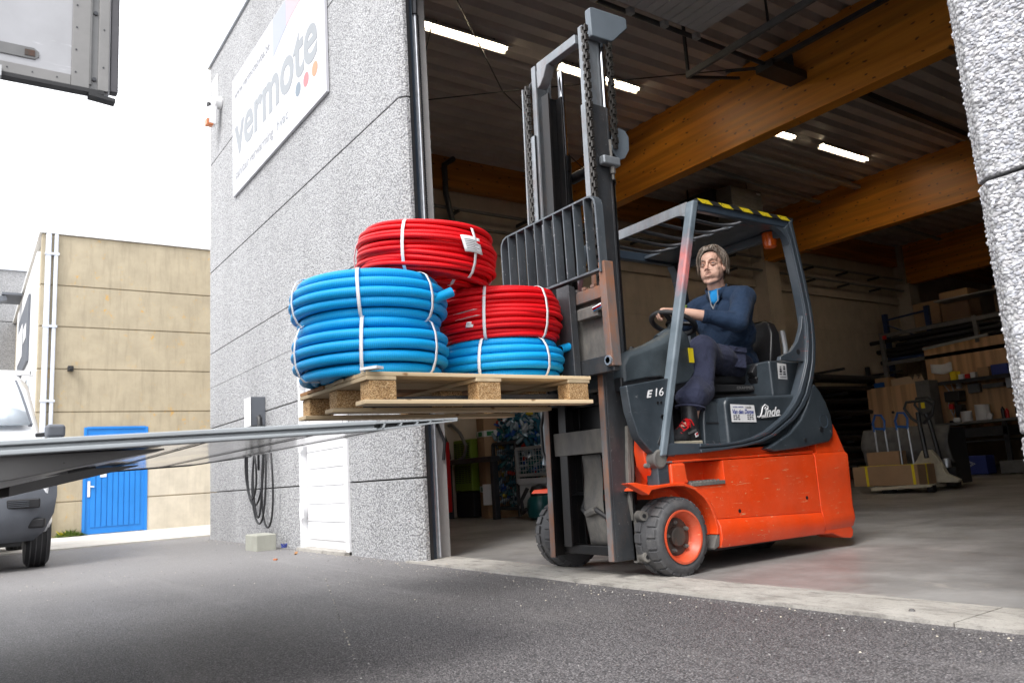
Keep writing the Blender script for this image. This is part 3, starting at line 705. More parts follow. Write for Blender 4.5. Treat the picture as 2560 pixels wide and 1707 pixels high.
def loop(x, w, z0, z1, y, ph, n=40):
    return [(x + w * math.sin(2 * math.pi * i / n) * (1 if i < n / 2 else 1) + .03 * math.sin(ph + 4 * math.pi * i / n), y + .02 * math.sin(ph + 2 * math.pi * i / n), (z0 + z1) / 2 + (z1 - z0) / 2 * math.cos(2 * math.pi * i / n)) for i in range(n)]
for (x, w, z0, z1, y, ph) in ((-8.84, .26, .42, 1.2, 2.66, 0), (-8.62, .14, .30, 1.2, 2.64, 1), (-8.52, .26, .24, 1.2, 2.62, 2), (-8.36, .24, .20, 1.2, 2.65, 3), (-8.76, .20, .50, 1.18, 2.60, 4)):
    b.tube(loop(x, w, z0, z1, y, ph), .0105, 7, closed=True)
b.tube([(-8.49, 2.61, 1.22), (-8.55, 2.62, 1.05), (-8.62, 2.64, .8)], .013, 7)
b.obox((-8.62, 2.68, 1.19), (.12, .08, .03))
o = b.build('charging_cable', 'black'); tag(o, 'black charging cable hung in long loops under the wall charger', 'cable')
b = B(); b.box(-8.30, -7.93, 2.40, 2.60, -.01, .155); o = b.build('concrete_block', M['block_grey'], bevel=.012); tag(o, 'pale concrete block lying on the asphalt under the charging cable', 'block')
b = B()
for k in range(9):
    a = k * .7; b.tube([(-7.83 + .022 * math.cos(a), 2.64 + .025 * math.sin(a), .02), (-7.83 + .03 * math.cos(a + 1), 2.64 + .03 * math.sin(a + 1), .055), (-7.83 + .024 * math.cos(a + 2), 2.64 + .024 * math.sin(a + 2), .02)], .004, 5)
o = b.build('rope_tangle', M['ink_blue']); tag(o, 'small tangle of blue rope beside the concrete block', 'rope')
b = B(); b.obox((-6.75, 2.2, .008), (.03, .02, .012), (0, 0, .5)); o = b.build('cigarette_box_scrap', M['pr_or']); tag(o, 'tiny orange litter scrap on the asphalt before the white side door', 'litter')
b = B()
for k in range(5): b.sheet(lambda u, v, k=k: (-7.30 + .05 * k + .022 * u, 2.56 - .02 * k + .022 * v, .006 + .005 * math.sin(u * 3 + k)), 3, 3)
o = b.build('dry_leaf_litter', M['pallet_old']); tag(o, 'brown leaf litter at the foot of the facade near the side door', 'leaves', kind='stuff')

# ================================================================ beige building behind
BG = thing('beige_building', 'weathered beige concrete building with orange lichen and a blue door, behind the van', 'building', (-16, 5, 0))
JB = [0, .60, 1.37, 2.13, 2.88, 3.63, 4.37, 5.30]
for i in range(7):
    z0, z1 = JB[i] + (.008 if i else -.02), JB[i + 1] - .008
    if z1 < 1.9:
        low = 'beige_low'
        b = B(); b.box(-15.8, -15.6, 1.02, 1.76, z0, z1); b.build('wall_panel', 'beige', BG, bevel=.01, seg=1, smooth=0)
        b = B(); b.box(-15.8, -15.6, 2.78, 12, z0, z1); b.build('wall_panel', low, BG, bevel=.01, seg=1, smooth=0)
    elif z0 < 1.9:
        b = B(); b.add([], []); b.prism([(1.02, z0), (1.76, z0), (1.76, 1.86), (2.78, 1.86), (2.78, z0), (12, z0), (12, z1), (1.02, z1)], 'x', -15.8, -15.6); b.build('wall_panel', 'beige', BG, smooth=0)
    else:
        b = B(); b.box(-15.8, -15.6, 1.02, 12, z0, z1); b.build('wall_panel', 'beige', BG, bevel=.01, seg=1, smooth=0)
b = B(); b.box(-30, -15.62, 1.06, 12, -.02, 5.28); b.build('wall_core', 'beige', BG, smooth=0)
b = B(); b.box(-30, -15.56, .98, 12, 5.30, 5.37); b.build('coping', 'white', BG)
for (y, w) in ((1.135, .055), (1.25, .04)):
    b = B(); b.box(-15.6, -15.53, y - w, y + w * .6, 0, 5.29); b.build('downpipe', 'greywall', BG, bevel=.02)
for zz_ in (.9, 2.3, 3.6, 4.9):
    b = B(); b.box(-15.6, -15.52, 1.07, 1.29, zz_, zz_ + .04); b.build('pipe_clamp', 'greywall', BG)
b = B(); b.box(-15.6, -15.5, 1.47, 1.56, 2.84, 2.93); b.cyl((-15.5, 1.52, 2.87), (-15.44, 1.52, 2.85), .035, 10); b.build('wall_lamp', 'black', BG, bevel=.01)
# side wall with a white window band and a dark sign
b = B(); b.box(-22, -16.1, .99, 1.055, .1, 5.1); b.build('side_cladding', 'white', BG, smooth=0)
b = B(); b.box(-20.5, -17.4, .95, .985, 3.3, 4.6); sg = b.build('side_sign', 'van_grey', BG)
b = B(); b.box(-20.2, -18.9, .94, .949, 3.6, 4.3); b.box(-18.5, -17.8, .94, .949, 3.8, 4.1); b.build('sign_shape', 'white', sg)
b = B(); b.box(-21, -17.0, .95, .985, 1.2, 2.9); b.build('window', 'glass', BG)
b = B(); b.box(-21.2, -20.2, .6, .99, 5.2, 5.25); b.obox((-20.4, .55, 5.1), (.3, .3, .12), (.3, 0, 0)); b.build('flood_lamp', 'van_grey', BG)
bd = B(); bd.box(-15.618, -15.606, 1.79, 2.75, .03, 1.84); bdo = bd.build('blue_door', 'blue_door', BG, smooth=0)
for k in range(9):
    y0 = 1.87 + k * (.80 / 9); b = B(); b.box(-15.606, -15.592, y0 + .006, y0 + .80 / 9 - .006, .14, 1.72); b.build('door_board', 'blue_door', bdo, bevel=.004, seg=1, smooth=0)
b = B(); b.box(-15.64, -15.585, 1.755, 1.80, 0, 1.86); b.box(-15.64, -15.585, 2.74, 2.785, 0, 1.86); b.box(-15.64, -15.585, 1.80, 2.74, 1.83, 1.87); b.build('door_frame', 'blue_door', bdo, bevel=.004)
b = B(); b.box(-15.606, -15.58, 1.83, 1.87, .66, .93); b.bar((-15.57, 1.85, .84), (-15.57, 1.93, .83), .02, .022); b.build('handle', 'white', bdo, bevel=.004)
b = B(); b.box(-15.592, -15.585, 2.02, 2.12, .99, 1.06); b.build('name_plate', 'white', bdo)
def weeds(name, cx, cy, r, n, h, mat, label, cat):
    b = B()
    for k in range(n):
        a = random.uniform(0, 6.28); d = r * random.random() ** .6; x, y = cx + d * math.cos(a) * .5, cy + d * math.sin(a)
        hh = h * random.uniform(.4, 1) * (1.2 - d / r); lx, ly = random.uniform(-.06, .06), random.uniform(-.06, .06)
        w = .014
        b.add([(x - w, y - w, .03), (x + w, y + w, .03), (x + lx + w, y + ly, .03 + hh * .7), (x + lx * 1.8, y + ly * 1.8, .03 + hh)], [(0, 1, 2, 3)])
    o = b.build(name, mat, smooth=0); tag(o, label, cat, kind='stuff'); return o
M['leaf'] = plain('weed_leaf', (.10, .16, .02), .7, 0, .3, 30); M['bloom'] = plain('weed_bloom', (.6, .5, .03), .7, 0, .2, 30)
weeds('weed_tuft', -15.5, 1.58, .24, 240, .13, M['leaf'], 'green weeds growing at the foot of the beige wall beside the blue door', 'weeds')
weeds('yellow_blooms', -15.5, 1.45, .10, 22, .17, M['bloom'], 'yellow flowers among the weeds at the beige wall', 'flowers')
GB = thing('grey_building', 'distant grey concrete building at the left edge, behind the beige one', 'building', (-25, 0, 0))
for z0, z1 in ((0, 2.7), (2.72, 5.33), (5.35, 6.72)):
    b = B(); b.box(-24.5, -24, -14, 2.5, z0, z1); b.build('wall_panel', 'aggregate_far', GB, smooth=0)
b = B(); b.box(-24.55, -23.95, -14, 2.5, 6.72, 6.8); b.build('coping', 'galv', GB)
# ================================================================ VAN (faces +X, only its right front is in view)
V = thing('van', 'white van with dark grey bumper and roof rack, parked at the left edge', 'van', (-10.5, -.25, 0))
def vshell(stations):
    """stations: (x, list of half-profile (y,z)) lofted"""
    return stations
yc = -.21
def ring(x, hw, zb, zs, zt, tw, r=.12):
    # closed section: bottom, side, shoulder, roof
    P = [(-hw + .04, zb), (-hw, zb + .1), (-hw, zs * .5 + zb * .5), (-hw + .02, zs), (-tw, zt - r), (-tw + r * .8, zt - .02), (-tw * .4, zt), (tw * .4, zt), (tw - r * .8, zt - .02), (tw, zt - r), (hw - .02, zs), (hw, zs * .5 + zb * .5), (hw, zb + .1), (hw - .04, zb)]
    return [(x, yc + y, z) for y, z in P]
st = [ring(-13.4, .93, .30, 1.1, 1.95, .82), ring(-10.6, .95, .30, 1.1, 2.0, .80), ring(-9.95, .95, .30, 1.12, 1.98, .78), ring(-9.60, .95, .30, 1.12, 1.88, .76), ring(-9.05, .95, .30, 1.14, 1.34, .84, .08), ring(-8.80, .95, .32, 1.10, 1.20, .86, .08), ring(-8.64, .90, .40, .95, 1.06, .82, .08)]
b = B(); b.loft(st); vb = b.build('body', 'van_white', V, bevel=.02, smooth=50)
b2 = B()
rows = [(-9.56, 1.84, .63), (-9.38, 1.69, .67), (-9.20, 1.52, .71), (-9.02, 1.34, .75)]
vs = []; fs = []
for i, (x, z, w) in enumerate(rows):
    for j in range(9):
        u = -1 + 2 * j / 8; vs.append((x + .075 - .05 * abs(u) ** 3, yc + w * u, z + .01))
for i in range(3):
    for j in range(8): fs.append((i * 9 + j, i * 9 + j + 1, (i + 1) * 9 + j + 1, (i + 1) * 9 + j))
b2.add(vs, fs); ws = b2.build('windscreen', 'glass', V, smooth=80)
sm = ws.modifiers.new('thick', 'SOLIDIFY'); sm.thickness = .02
b = B()
for i in range(3):
    p, q = vs[i * 9 + 8], vs[(i + 1) * 9 + 8]; b.bar((p[0] - .01, p[1] + .01, p[2]), (q[0] - .01, q[1] + .01, q[2]), .03, .035)
b.build('windscreen_seal', 'van_grey', ws)
# bumper
br = []
for z, x, hw in ((.26, -8.62, .80), (.34, -8.54, .88), (.50, -8.50, .95), (.66, -8.53, .975), (.84, -8.58, .975), (.92, -8.64, .96)):
    n = 9; P = []
    for j in range(n):
        u = -1 + 2 * j / (n - 1); P.append((x - .15 * abs(u) ** 6, yc + hw * u, z))
    P += [(-9.7 if z > .6 else -8.86, yc + hw + .012, z), (-9.7 if z > .6 else -8.86, yc - hw - .012, z)]
    br.append(P)
b = B(); b.loft(br); bp = b.build('bumper', 'van_grey', V, smooth=60)
b = B(); b.obox((-8.535, yc + .70, .60), (.05, .26, .085), (0, 0, -.10)); b.build('fog_lamp_recess', 'black', bp, bevel=.012)
b = B()
for k in range(4): b.obox((-8.508, yc + .66, .575 + k * .016), (.012, .16, .004), (0, 0, -.10))
b.build('grille_slat', 'van_grey', bp)
b = B(); b.obox((-8.60, yc + .80, .42), (.06, .17, .09), (0, 0, -.35)); b.build('air_inlet', 'black', bp, bevel=.02)
b = B(); b.box(-8.56, -8.50, yc - .42, yc + .42, .70, .86); b.build('grille', 'black', V, bevel=.01)
for s_ in (-1, 1):
    b = B(); b.obox((-8.72, yc + s_ * .78, 1.0), (.2, .26, .18), (0, .4, -s_ * .3)); b.build('headlight', 'glass', V, bevel=.03)
def vwheel(x, y):
    b = B(); b.lathe([(.19, -.10), (.30, -.10), (.335, -.07), (.345, 0), (.335, .07), (.30, .10), (.19, .10)], (x, y, .345 * .98), (0, 1, 0), 32); w = b.build('wheel', 'rubber', V)
    b = B()
    for k in range(4):
        b.tube([(x + .344 * math.cos(R_(a)), y - .066 + k * .044, .338 + .344 * math.sin(R_(a))) for a in range(0, 360, 10)], .006, 4, closed=True)
    b.build('tread', 'tyre', w)
    b = B(); b.lathe([(.0, -.04), (.18, -.04), (.19, .06), (.0, .05)], (x, y, .338), (0, 1, 0), 20); b.build('rim', 'galv', w)
for x in (-9.12, -12.6):
    for s_ in (-1, 1): vwheel(x, yc + s_ * (.85))
b = B(); b.box(-9.3, -8.75, yc - .7, yc + .7, .22, .34); b.build('underbody', 'black', V)
b = B(); b.obox((-8.72, .735, 1.265), (.10, .17, .13), (0, 0, .1)); mo = b.build('mirror', 'van_grey', V, bevel=.035, seg=3)
b = B(); b.bar((-8.80, .58, 1.235), (-8.74, .80, 1.25), .05, .04); b.build('mirror_arm', 'black', mo, bevel=.01)
b = B(); b.bar((-10.2, yc - .8, 2.03), (-10.2, yc + .82, 2.03), .06, .05); b.bar((-12.2, yc - .8, 2.05), (-12.2, yc + .82, 2.05), .06, .05)
b.box(-10.23, -10.17, yc + .80, yc + .84, 2.0, 2.16); b.box(-10.23, -10.17, yc - .84, yc - .80, 2.0, 2.16)
for s_ in (-1, 1):
    for x in (-10.2, -12.2): b.bar((x, yc + s_ * .66, 1.92), (x, yc + s_ * .66, 2.03), .04, .04)
b.build('roof_rack', 'white', V, bevel=.006)

# ================================================================ DELIVERY TRUCK with tail lift (its box stands left of the frame)
T = thing('delivery_truck', 'aluminium delivery truck at the left, rear door open above its lowered tail-lift platform', 'truck', (-3.2, -1.5, 0))
b = B(); b.box(-4.6, -2.06, -6.5, -.62, .95, 3.3); b.build('cargo_box', 'alu_panel', T, bevel=.02)
b = B(); b.box(-4.2, -2.5, -6.4, -.7, .55, .94); b.build('chassis', 'black', T)
for x in (-4.3, -2.3):
    b = B(); b.lathe([(.25, -.13), (.45, -.13), (.48, -.09), (.48, .09), (.45, .13), (.25, .13)], (x, -2.2, .48), (1, 0, 0), 32); w_ = b.build('wheel', 'rubber', T)
    b = B(); b.lathe([(0, -.05), (.24, -.05), (.26, .1), (0, .06)], (x, -2.2, .48), (1, 0, 0), 20); b.build('rim', 'galv', w_)
# platform: wedge profile in the YZ plane, tip towards the forklift
NX, FX = -2.10, -4.22
def ztop(y): return .722 + .0348 * (y - .07)
tip = 1.256
def under(y): return ztop(y) - .005 - .021 * min(1, max(0, (tip - y) / .30))
ys = [-.5, 0, .3, .65, .95, 1.1, tip]
b = B(); b.prism([(y, ztop(y)) for y in ys] + [(y, under(y) + .002) for y in ys[::-1]], 'x', FX, NX - .03); pf = b.build('lift_platform', 'alu_mirror', T, smooth=0)
# open extrusion cells on the near end beyond the trim
b = B(); y1t = .98
b.prism([(-.5, ztop(-.5) + .004), (y1t, ztop(y1t) + .004), (y1t, ztop(y1t) - .008), (-.5, ztop(-.5) - .008)], 'x', NX - .03, NX + .012)
b.prism([(-.5, under(-.5) - .006), (y1t, under(y1t) - .002), (y1t, under(y1t) + .007), (-.5, under(-.5) + .008)], 'x', NX - .03, NX + .012)
b.prism([(-.5, ztop(-.5) - .008), (y1t, ztop(y1t) - .008), (y1t, under(y1t) + .006), (-.5, under(-.5) + .006)], 'x', NX - .03, NX - .006)
b.build('edge_trim', 'alu_trim', pf, bevel=.003)
b = B()
b.prism([(y1t, ztop(y1t)), (tip, ztop(tip)), (tip, ztop(tip) - .005), (y1t, ztop(y1t) - .005)], 'x', NX - .03, NX)
b.prism([(y1t, under(y1t) + .005), (tip, ztop(tip) - .006), (tip, ztop(tip) - .010), (y1t, under(y1t))], 'x', NX - .03, NX)
for y in (1.0, 1.055, 1.11, 1.155, 1.2): b.prism([(y, under(y) + .002), (y + .006, under(y) + .002), (y + .014, ztop(y) - .003), (y + .008, ztop(y) - .003)], 'x', NX - .03, NX)
b.build('extrusion_rib', 'alu_trim', pf, smooth=0)
b = B(); b.prism([(.985, under(.985) + .004), (.985, ztop(.985) - .004), (1.21, ztop(1.21) - .005), (1.21, under(1.21) + .003)], 'x', NX - .0295, NX - .022); b.build('cell_backing', 'black', pf)  # black plate behind the ribs: shade of the hollow cells as colour
b = B()
for y in (.52, .80, 1.02): b.box(FX, NX - .03, y, y + .004, under(y) - .0015, under(y) + .001)
b.build('sheet_joint', 'black', pf, smooth=0)
b = B(); b.prism([(-.5, ztop(-.5) + .002), (tip, ztop(tip) + .002), (tip, ztop(tip) - .006), (.95, under(.95) - .003), (-.5, under(-.5) - .003)], 'x', FX - .012, FX - .0005); b.build('far_edge', 'darksteel', pf)
# two wedge-shaped carrying arms beneath
M['arm_dark'] = plain('dark_aluminium_arm', (.13, .127, .125), .3, .6, .15, 4)
def arm(secs):
    b = B(); b.loft([[(x1, y, under(y) - .002), (x1, y, z), (x0, y, z), (x0, y, under(y) - .002)] for (x0, x1, y, z) in secs]); return b.build('wedge_arm', M['arm_dark'], T, bevel=.003)
arm([(-3.9, -2.14, -.5, .575), (-3.30, -2.15, .10, .640), (-2.36, -2.26, .445, under(.445) - .006)])
arm([(-4.21, -3.95, -.5, .55), (-4.18, -3.42, .15, .617), (-3.56, -3.46, .585, under(.585) - .006)])
b = B(); b.obox((-2.52, .25, .666), (.20, .07, .006), (.17, 0, .2)); b.build('arm_slot', 'black', T)

# rear door swung open, seen from its inner side
DXx = -2.42
rd = B(); rd.box(DXx - .03, DXx, -.60, .315, 1.755, 3.2); rdo = rd.build('rear_door', 'alu_panel', T, smooth=0); rv = .0024
def dz(y, z): return (y, z)
b = B(); b.box(DXx, DXx + .008, .215, .262, 1.757, 3.2); b.box(DXx, DXx + .008, -.6, .215, 1.757, 1.79); b.build('door_frame', 'frame_metal', rdo, bevel=.002)
b = B(); b.box(DXx, DXx + .010, .283, .312, 1.757, 3.2); b.build('door_edge_profile', 'frame_metal', rdo, bevel=.002)
b = B(); b.box(DXx, DXx + .003, .262, .283, 1.757, 3.2); b.tube([(DXx + .008, .264, 1.77), (DXx + .008, .264, 3.2)], .003, 6); b.build('lock_rod_channel', 'greysteel', rdo)
b = B(); b.box(DXx - .025, DXx + .004, .316, .338, 1.762, 3.2); b.build('side_seal', 'seal_grey', rdo, bevel=.004)
b = B(); b.box(DXx - .02, DXx + .012, -.6, .30, 1.745, 1.756); b.prism([(.26, 1.735), (.33, 1.728), (.33, 1.738), (.26, 1.746)], 'x', DXx - .02, DXx + .015); b.build('bottom_seal', 'rubber', rdo)
b = B(); b.prism([(-.1, 1.815), (.125, 1.815), (.135, 1.825), (.135, 1.838), (.122, 1.848), (-.1, 1.848)], 'x', DXx + .0005, DXx + .004); hb = b.build('recessed_strip', 'greysteel', rdo)
b = B(); b.box(DXx + .004, DXx + .006, .1, .125, 1.822, 1.84); b.build('strip_bolt', 'dusty_dark', hb)
b = B()
for z in (1.80, 1.87, 1.94, 2.01, 2.08): b.cyl((DXx + .008, .226, z), (DXx + .0095, .226, z), .0026, 8)
for z in (1.83, 1.95, 2.07): b.cyl((DXx + .010, .297, z), (DXx + .0115, .297, z), .0026, 8)
for y in (.0, .06, .12, .18): b.cyl((DXx + .008, y, 1.773), (DXx + .0095, y, 1.773), .0022, 8)
for z in (1.79, 2.0): b.cyl((DXx + .003, .274, z), (DXx + .008, .274, z), .006, 10)
b.build('rivet', 'darksteel', rdo, smooth=0)
b = B(); b.obox((DXx + .01, .035, 1.752), (.03, .025, .03)); b.bar((DXx + .01, .03, 1.745), (DXx + .02, -.05, 1.70), .012, .012); b.build('door_stay', 'alu', rdo)
# ================================================================ PALLET on the forks
PX0, PX1, PY0, PY1, PZ0, PZ1 = -3.95, -3.13, 1.42, 2.69, .917, 1.059
P = thing('pallet', 'wooden pallet with chipboard blocks lifted on the forks under the pipe coils', 'pallet', (-3.54, 2.05, PZ0))
w = PX1 - PX0
nb = 7
for k in range(nb):
    f = k / (nb - 1); bw = .105 if k not in (0, 3, 6) else .135
    cx = PX1 - bw / 2 - f * (w - bw)
    b = B(); yo = random.uniform(-.006, .006)
    b.box(cx - bw / 2, cx + bw / 2, PY0 + yo, PY1 + yo, PZ1 - .018, PZ1)
    b.build('deck_board', 'pallet' if k in (0, 2) else 'pallet_old' if k > 3 else 'pallet', P, bevel=.0025, seg=1, smooth=0)
for y in (PY0 + .005, (PY0 + PY1) / 2 - .07, PY1 - .150):
    b = B(); b.box(PX0, PX1, y, y + .145, PZ1 - .037, PZ1 - .0185); b.build('stringer_board', 'pallet_x', P, bevel=.0025, seg=1, smooth=0)
for y in (PY0 + .015, (PY0 + PY1) / 2 - .065, PY1 - .15):
    for x0 in (PX1 - .100, (PX0 + PX1) / 2 - .05, PX0):
        b = B(); b.box(x0 + .002, x0 + .098, y + .004, y + .135, PZ0 + .0205, PZ1 - .0375); b.build('block', 'chip', P, bevel=.004, seg=1, smooth=0)
for x0 in (PX1 - .102, (PX0 + PX1) / 2 - .05, PX0):
    b = B(); b.box(x0, x0 + .104, PY0 - .004, PY1 + .008, PZ0, PZ0 + .020); b.build('bottom_board', 'pallet', P, bevel=.0025, seg=1, smooth=0)
b = B(); b.obox((PX1 + .005, PY0 + .03, PZ1 + .012), (.09, .05, .012), (0, 0, .5)); o = b.build('torn_wrapping', M['paper'], P)

# ================================================================ COILS of corrugated pipe
def ringmesh(path, r, n, rep):
    """closed tube with UVs: U runs along the pipe (rep ribs)"""
    N = len(path); p = np.array(path); d = np.roll(p, -1, 0) - np.roll(p, 1, 0); d /= np.linalg.norm(d, axis=1)[:, None]
    up = np.array([0, 0, 1.0]); a = np.cross(d, up); a /= np.linalg.norm(a, axis=1)[:, None]; bb = np.cross(a, d)
    th = np.linspace(0, 2 * np.pi, n, endpoint=False)
    v = p[:, None] + r * (a[:, None] * np.cos(th)[None, :, None] + bb[:, None] * np.sin(th)[None, :, None])
    return v.reshape(-1, 3), N, n, rep
def coil(label, c, R, z0, h, r, nrad, mat, seed, tilt=(0, 0), straps=(30, 120, 210, 300), ends=(), group='coils of corrugated pipe', wob=1.0, squash=0):
    rg = np.random.default_rng(seed)
    t = thing('pipe_coil', label, 'pipe coil', (c[0], c[1], z0), group)
    nl = max(2, int(round((h - 2 * r * .15) / (2 * r * .93))))
    N = 84; th = np.linspace(0, 2 * np.pi, N, endpoint=False)
    Rm = Matrix.Rotation(tilt[0], 3, 'X') @ Matrix.Rotation(tilt[1], 3, 'Y'); Rm = np.array(Rm)
    V = []; F = []; U = []; off = 0
    outer = []
    for k in range(nl):
        zk = z0 + r + k * (h - 2 * r) / (nl - 1)
        edge = abs(2 * k / (nl - 1) - 1)
        Ro = R - r - (.040 if r > .02 else .030) * edge ** 2.2 - rg.uniform(0, .010) * wob
        for j in range(nrad):
            rr = Ro - j * r * 1.9
            ph = rg.uniform(0, 6.28, 4); am = np.array([.004, .003, .002, .0015]) * wob
            rad = rr + sum(am[q] * np.sin((q + 1) * th + ph[q]) for q in range(4))
            dz = sum(am[q] * .8 * np.sin((q + 1) * th + ph[3 - q]) for q in range(3)) + r * .9 * ((th / (2 * np.pi)) - .5) * (.6 if j == 0 else .3)
            # the helix step is taken up on the hidden side
            path = np.stack([rad * np.cos(th + 2.2), rad * np.sin(th + 2.2) , zk + dz], 1)
            ease = np.clip((th / (2 * np.pi) - .93) / .07, 0, 1); path[:, 2] -= ease * r * .9 * (.6 if j == 0 else .3)
            if j == 0: outer.append(path.copy())
            q = path.copy(); q[:, 2] -= z0; q = q @ Rm.T; q[:, 2] += z0; q[:, 0] += c[0]; q[:, 1] += c[1]
            n = 12 if j == 0 else 8
            v, NN, nn, _ = ringmesh(q, r, n, 0)
            V.append(v)
            for i in range(NN):
                i2 = (i + 1) % NN
                for m_ in range(nn):
                    m2 = (m_ + 1) % nn
                    F.append((off + i * nn + m_, off + i2 * nn + m_, off + i2 * nn + m2, off + i * nn + m2))
                    u0 = i * 2 * math.pi * rr / N / .0040; u1 = (i + 1) * 2 * math.pi * rr / N / .0040
                    U += [u0, 0, u1, 0, u1, 1, u0, 1]
            off += NN * nn
    V = np.concatenate(V); me = bpy.data.meshes.new('pipe'); me.from_pydata(V.tolist(), [], F)
    uv = me.uv_layers.new(name='UVMap'); uv.data.foreach_set('uv', np.array(U, np.float32) / 6.2832)
    for p_ in me.polygons: p_.use_smooth = True
    link('wound_pipe', me, mat, t)
    def place(q):
        q = Vector((q[0], q[1], q[2] - z0)); q = Matrix(Rm.tolist()) @ q; return Vector((q.x + c[0], q.y + c[1], q.z + z0))
    # straps wrap round the bundle
    for a in straps:
        a0 = R_(a); b = B(); ri = R - nrad * 2 * r * .96; wv = .0078; L = []
        sect = [(R - .022, z0 + .02), (R - .004, z0 + h * .25), (R + .003, z0 + h * .5), (R - .004, z0 + h * .75), (R - .024, z0 + h - .014), (R - .045, z0 + h - .001), (R - .06, z0 + h + .004), (ri + .03, z0 + h + .003), (ri, z0 + h - .03), (ri, z0 + .03), (ri + .03, z0 - .001), (R - .045, z0 - .001)]
        lean = .05 * math.sin(a)
        for (rr, zz_) in sect:
            aa = a0 + lean * (zz_ - z0 - h / 2) / h
            d = Vector((math.cos(aa), math.sin(aa), 0)); tt = Vector((-math.sin(aa), math.cos(aa), 0)); L.append((d * rr + Vector((0, 0, zz_)), tt, d))
        n = len(L); vs = []; fs = []
        for (q, tt, d) in L:
            for s_, o_ in ((-1, 0), (1, 0)): vs.append(place(q + tt * (wv * s_)))
        for i in range(n):
            j = (i + 1) % n; fs.append((2 * i, 2 * i + 1, 2 * j + 1, 2 * j))
        b.add(vs, fs); so = b.build('strap', 'strap', t, smooth=60)
        md = so.modifiers.new('thick', 'SOLIDIFY'); md.thickness = .0022; md.offset = 1
    for (a, zz_, l, da, rise) in ends:       # free pipe end sticking out
        aa = R_(a); d = Vector((math.cos(aa), math.sin(aa), 0)); tt = Vector((-math.sin(aa), math.cos(aa), 0)) * da
        p0 = place(d * (R - r * 1.2) + Vector((0, 0, z0 + zz_))); p1 = place(d * (R - r * .6) + tt * l * .5 + Vector((0, 0, z0 + zz_ + rise * .4))); p2 = place(d * (R + l * .25) + tt * l + Vector((0, 0, z0 + zz_ + rise)))
        b = B(); ax = (p2 - p1).normalized()
        b.tube([p0, (p0 + p1) / 2 + d * .004, p1, p2], r, 14, caps=False)
        b.tube([p2, p2 + ax * .0005, p2 - ax * .05], [r, r * .78, r * .74], 14, caps=False)
        e = b.build('pipe_end', mat, t)
        b = B(); b.cyl(p2 - ax * .045, p2 - ax * .044, r * .74, 14); b.build('bore', 'black', e)
    return t
C1 = (-3.525, 1.635); C2 = (-3.525, 2.385)
coil('blue pipe coil lying lowest on the left of the pallet, directly on the boards', C1, .388, 1.061, .262, .0252, 3, 'tube_blue', 1, straps=(-31, 26, -88, 95, 165), wob=.6)
coil('blue pipe coil on top of the left stack, its cut end sticking out', C1, .392, 1.316, .232, .0246, 3, 'tube_blue', 2, straps=(-32, 23, -90, 90, 160), ends=((28, .10, .12, .8, .05),), wob=.6)
coil('flat blue pipe coil at the bottom right of the pallet, next to the forks', C2, .366, 1.061, .205, .0222, 3, 'tube_blue', 3, straps=(-49, 11, 70, 150, 215), ends=((48, .165, .09, .6, .02),), wob=.6)
coil('red pipe coil resting on the flat blue coil next to the load backrest', C2, .366, 1.262, .280, .0135, 4, 'tube_red', 4, straps=(-43, 13, 80, 150, 215), wob=1.3)
coil('tilted red pipe coil on top of all, with a white paper tag', (-3.50, 1.94), .374, 1.575, .25, .0128, 4, 'tube_red', 5, tilt=(-.07, .085), straps=(-46, 11, 80, 165, 235), wob=1.5)
coil('thin loose red pipe coil squeezed between the top coil and the stacks below', (-3.60, 2.02), .335, 1.540, .062, .0145, 4, 'tube_red', 6, straps=(-38, -5), ends=((-12, .03, .06, .8, -.01),), wob=2.0)
def curved_tag(name, c, R, a0, a1, z0, z1, label, lean=0, n=8, cut=0):
    b = B(); 
    def fn(u, v):
        a = R_(a0 + (a1 - a0) * u) + lean * (v - .5); r = R + .006 + .006 * math.sin(u * 5)
        zz_ = z0 + (z1 - z0) * v + cut * abs(u - .5)
        return (c[0] + r * math.cos(a), c[1] + r * math.sin(a), zz_)
    b.sheet(fn, n, 4); o = b.build(name, 'paper', smooth=80); s_ = o.modifiers.new('t', 'SOLIDIFY'); s_.thickness = .001
    tag(o, label, 'paper tag'); 
    for k in range(6):          # printed lines
        v0 = .2 + k * .11; q = B()
        q.sheet(lambda u, v: tuple(Vector(fn(.12 + (.76 if k % 2 else .5) * u, v0 + .03 * v)) + Vector((.0018, -.0006, 0))), 6, 1); q.build('printed_line', 'ink', o, smooth=0)
    return o
curved_tag('coil_tag', (-3.50, 1.94), .384, 0, 18, 1.648, 1.728, 'white printed paper tag fixed to the strap of the topmost red coil', lean=-.06)
curved_tag('coil_sticker', C2, .362, -58.5, -52.5, 1.322, 1.35, 'small oval white sticker low on the red coil beside the load backrest', lean=.02)
for z0, a0, hl in ((1.40, -62, 'upper'), (1.368, -60, 'lower')):
    curved_tag('torn_sticker', C2, .360, a0, a0 + 5.5, z0, z0 + .012, hl + ' torn white sticker remnant on the red coil beside the backrest', lean=.3)['group'] = 'torn sticker remnants'
# ================================================================ FORKLIFT
F = thing('forklift', 'orange and dark grey electric forklift with raised mast carrying the loaded pallet', 'forklift', (-3.5, 3.8, 0))
NXs, FXs = -2.985, -4.015          # near and far body side
def mirror_x(x): return -7.0 - x
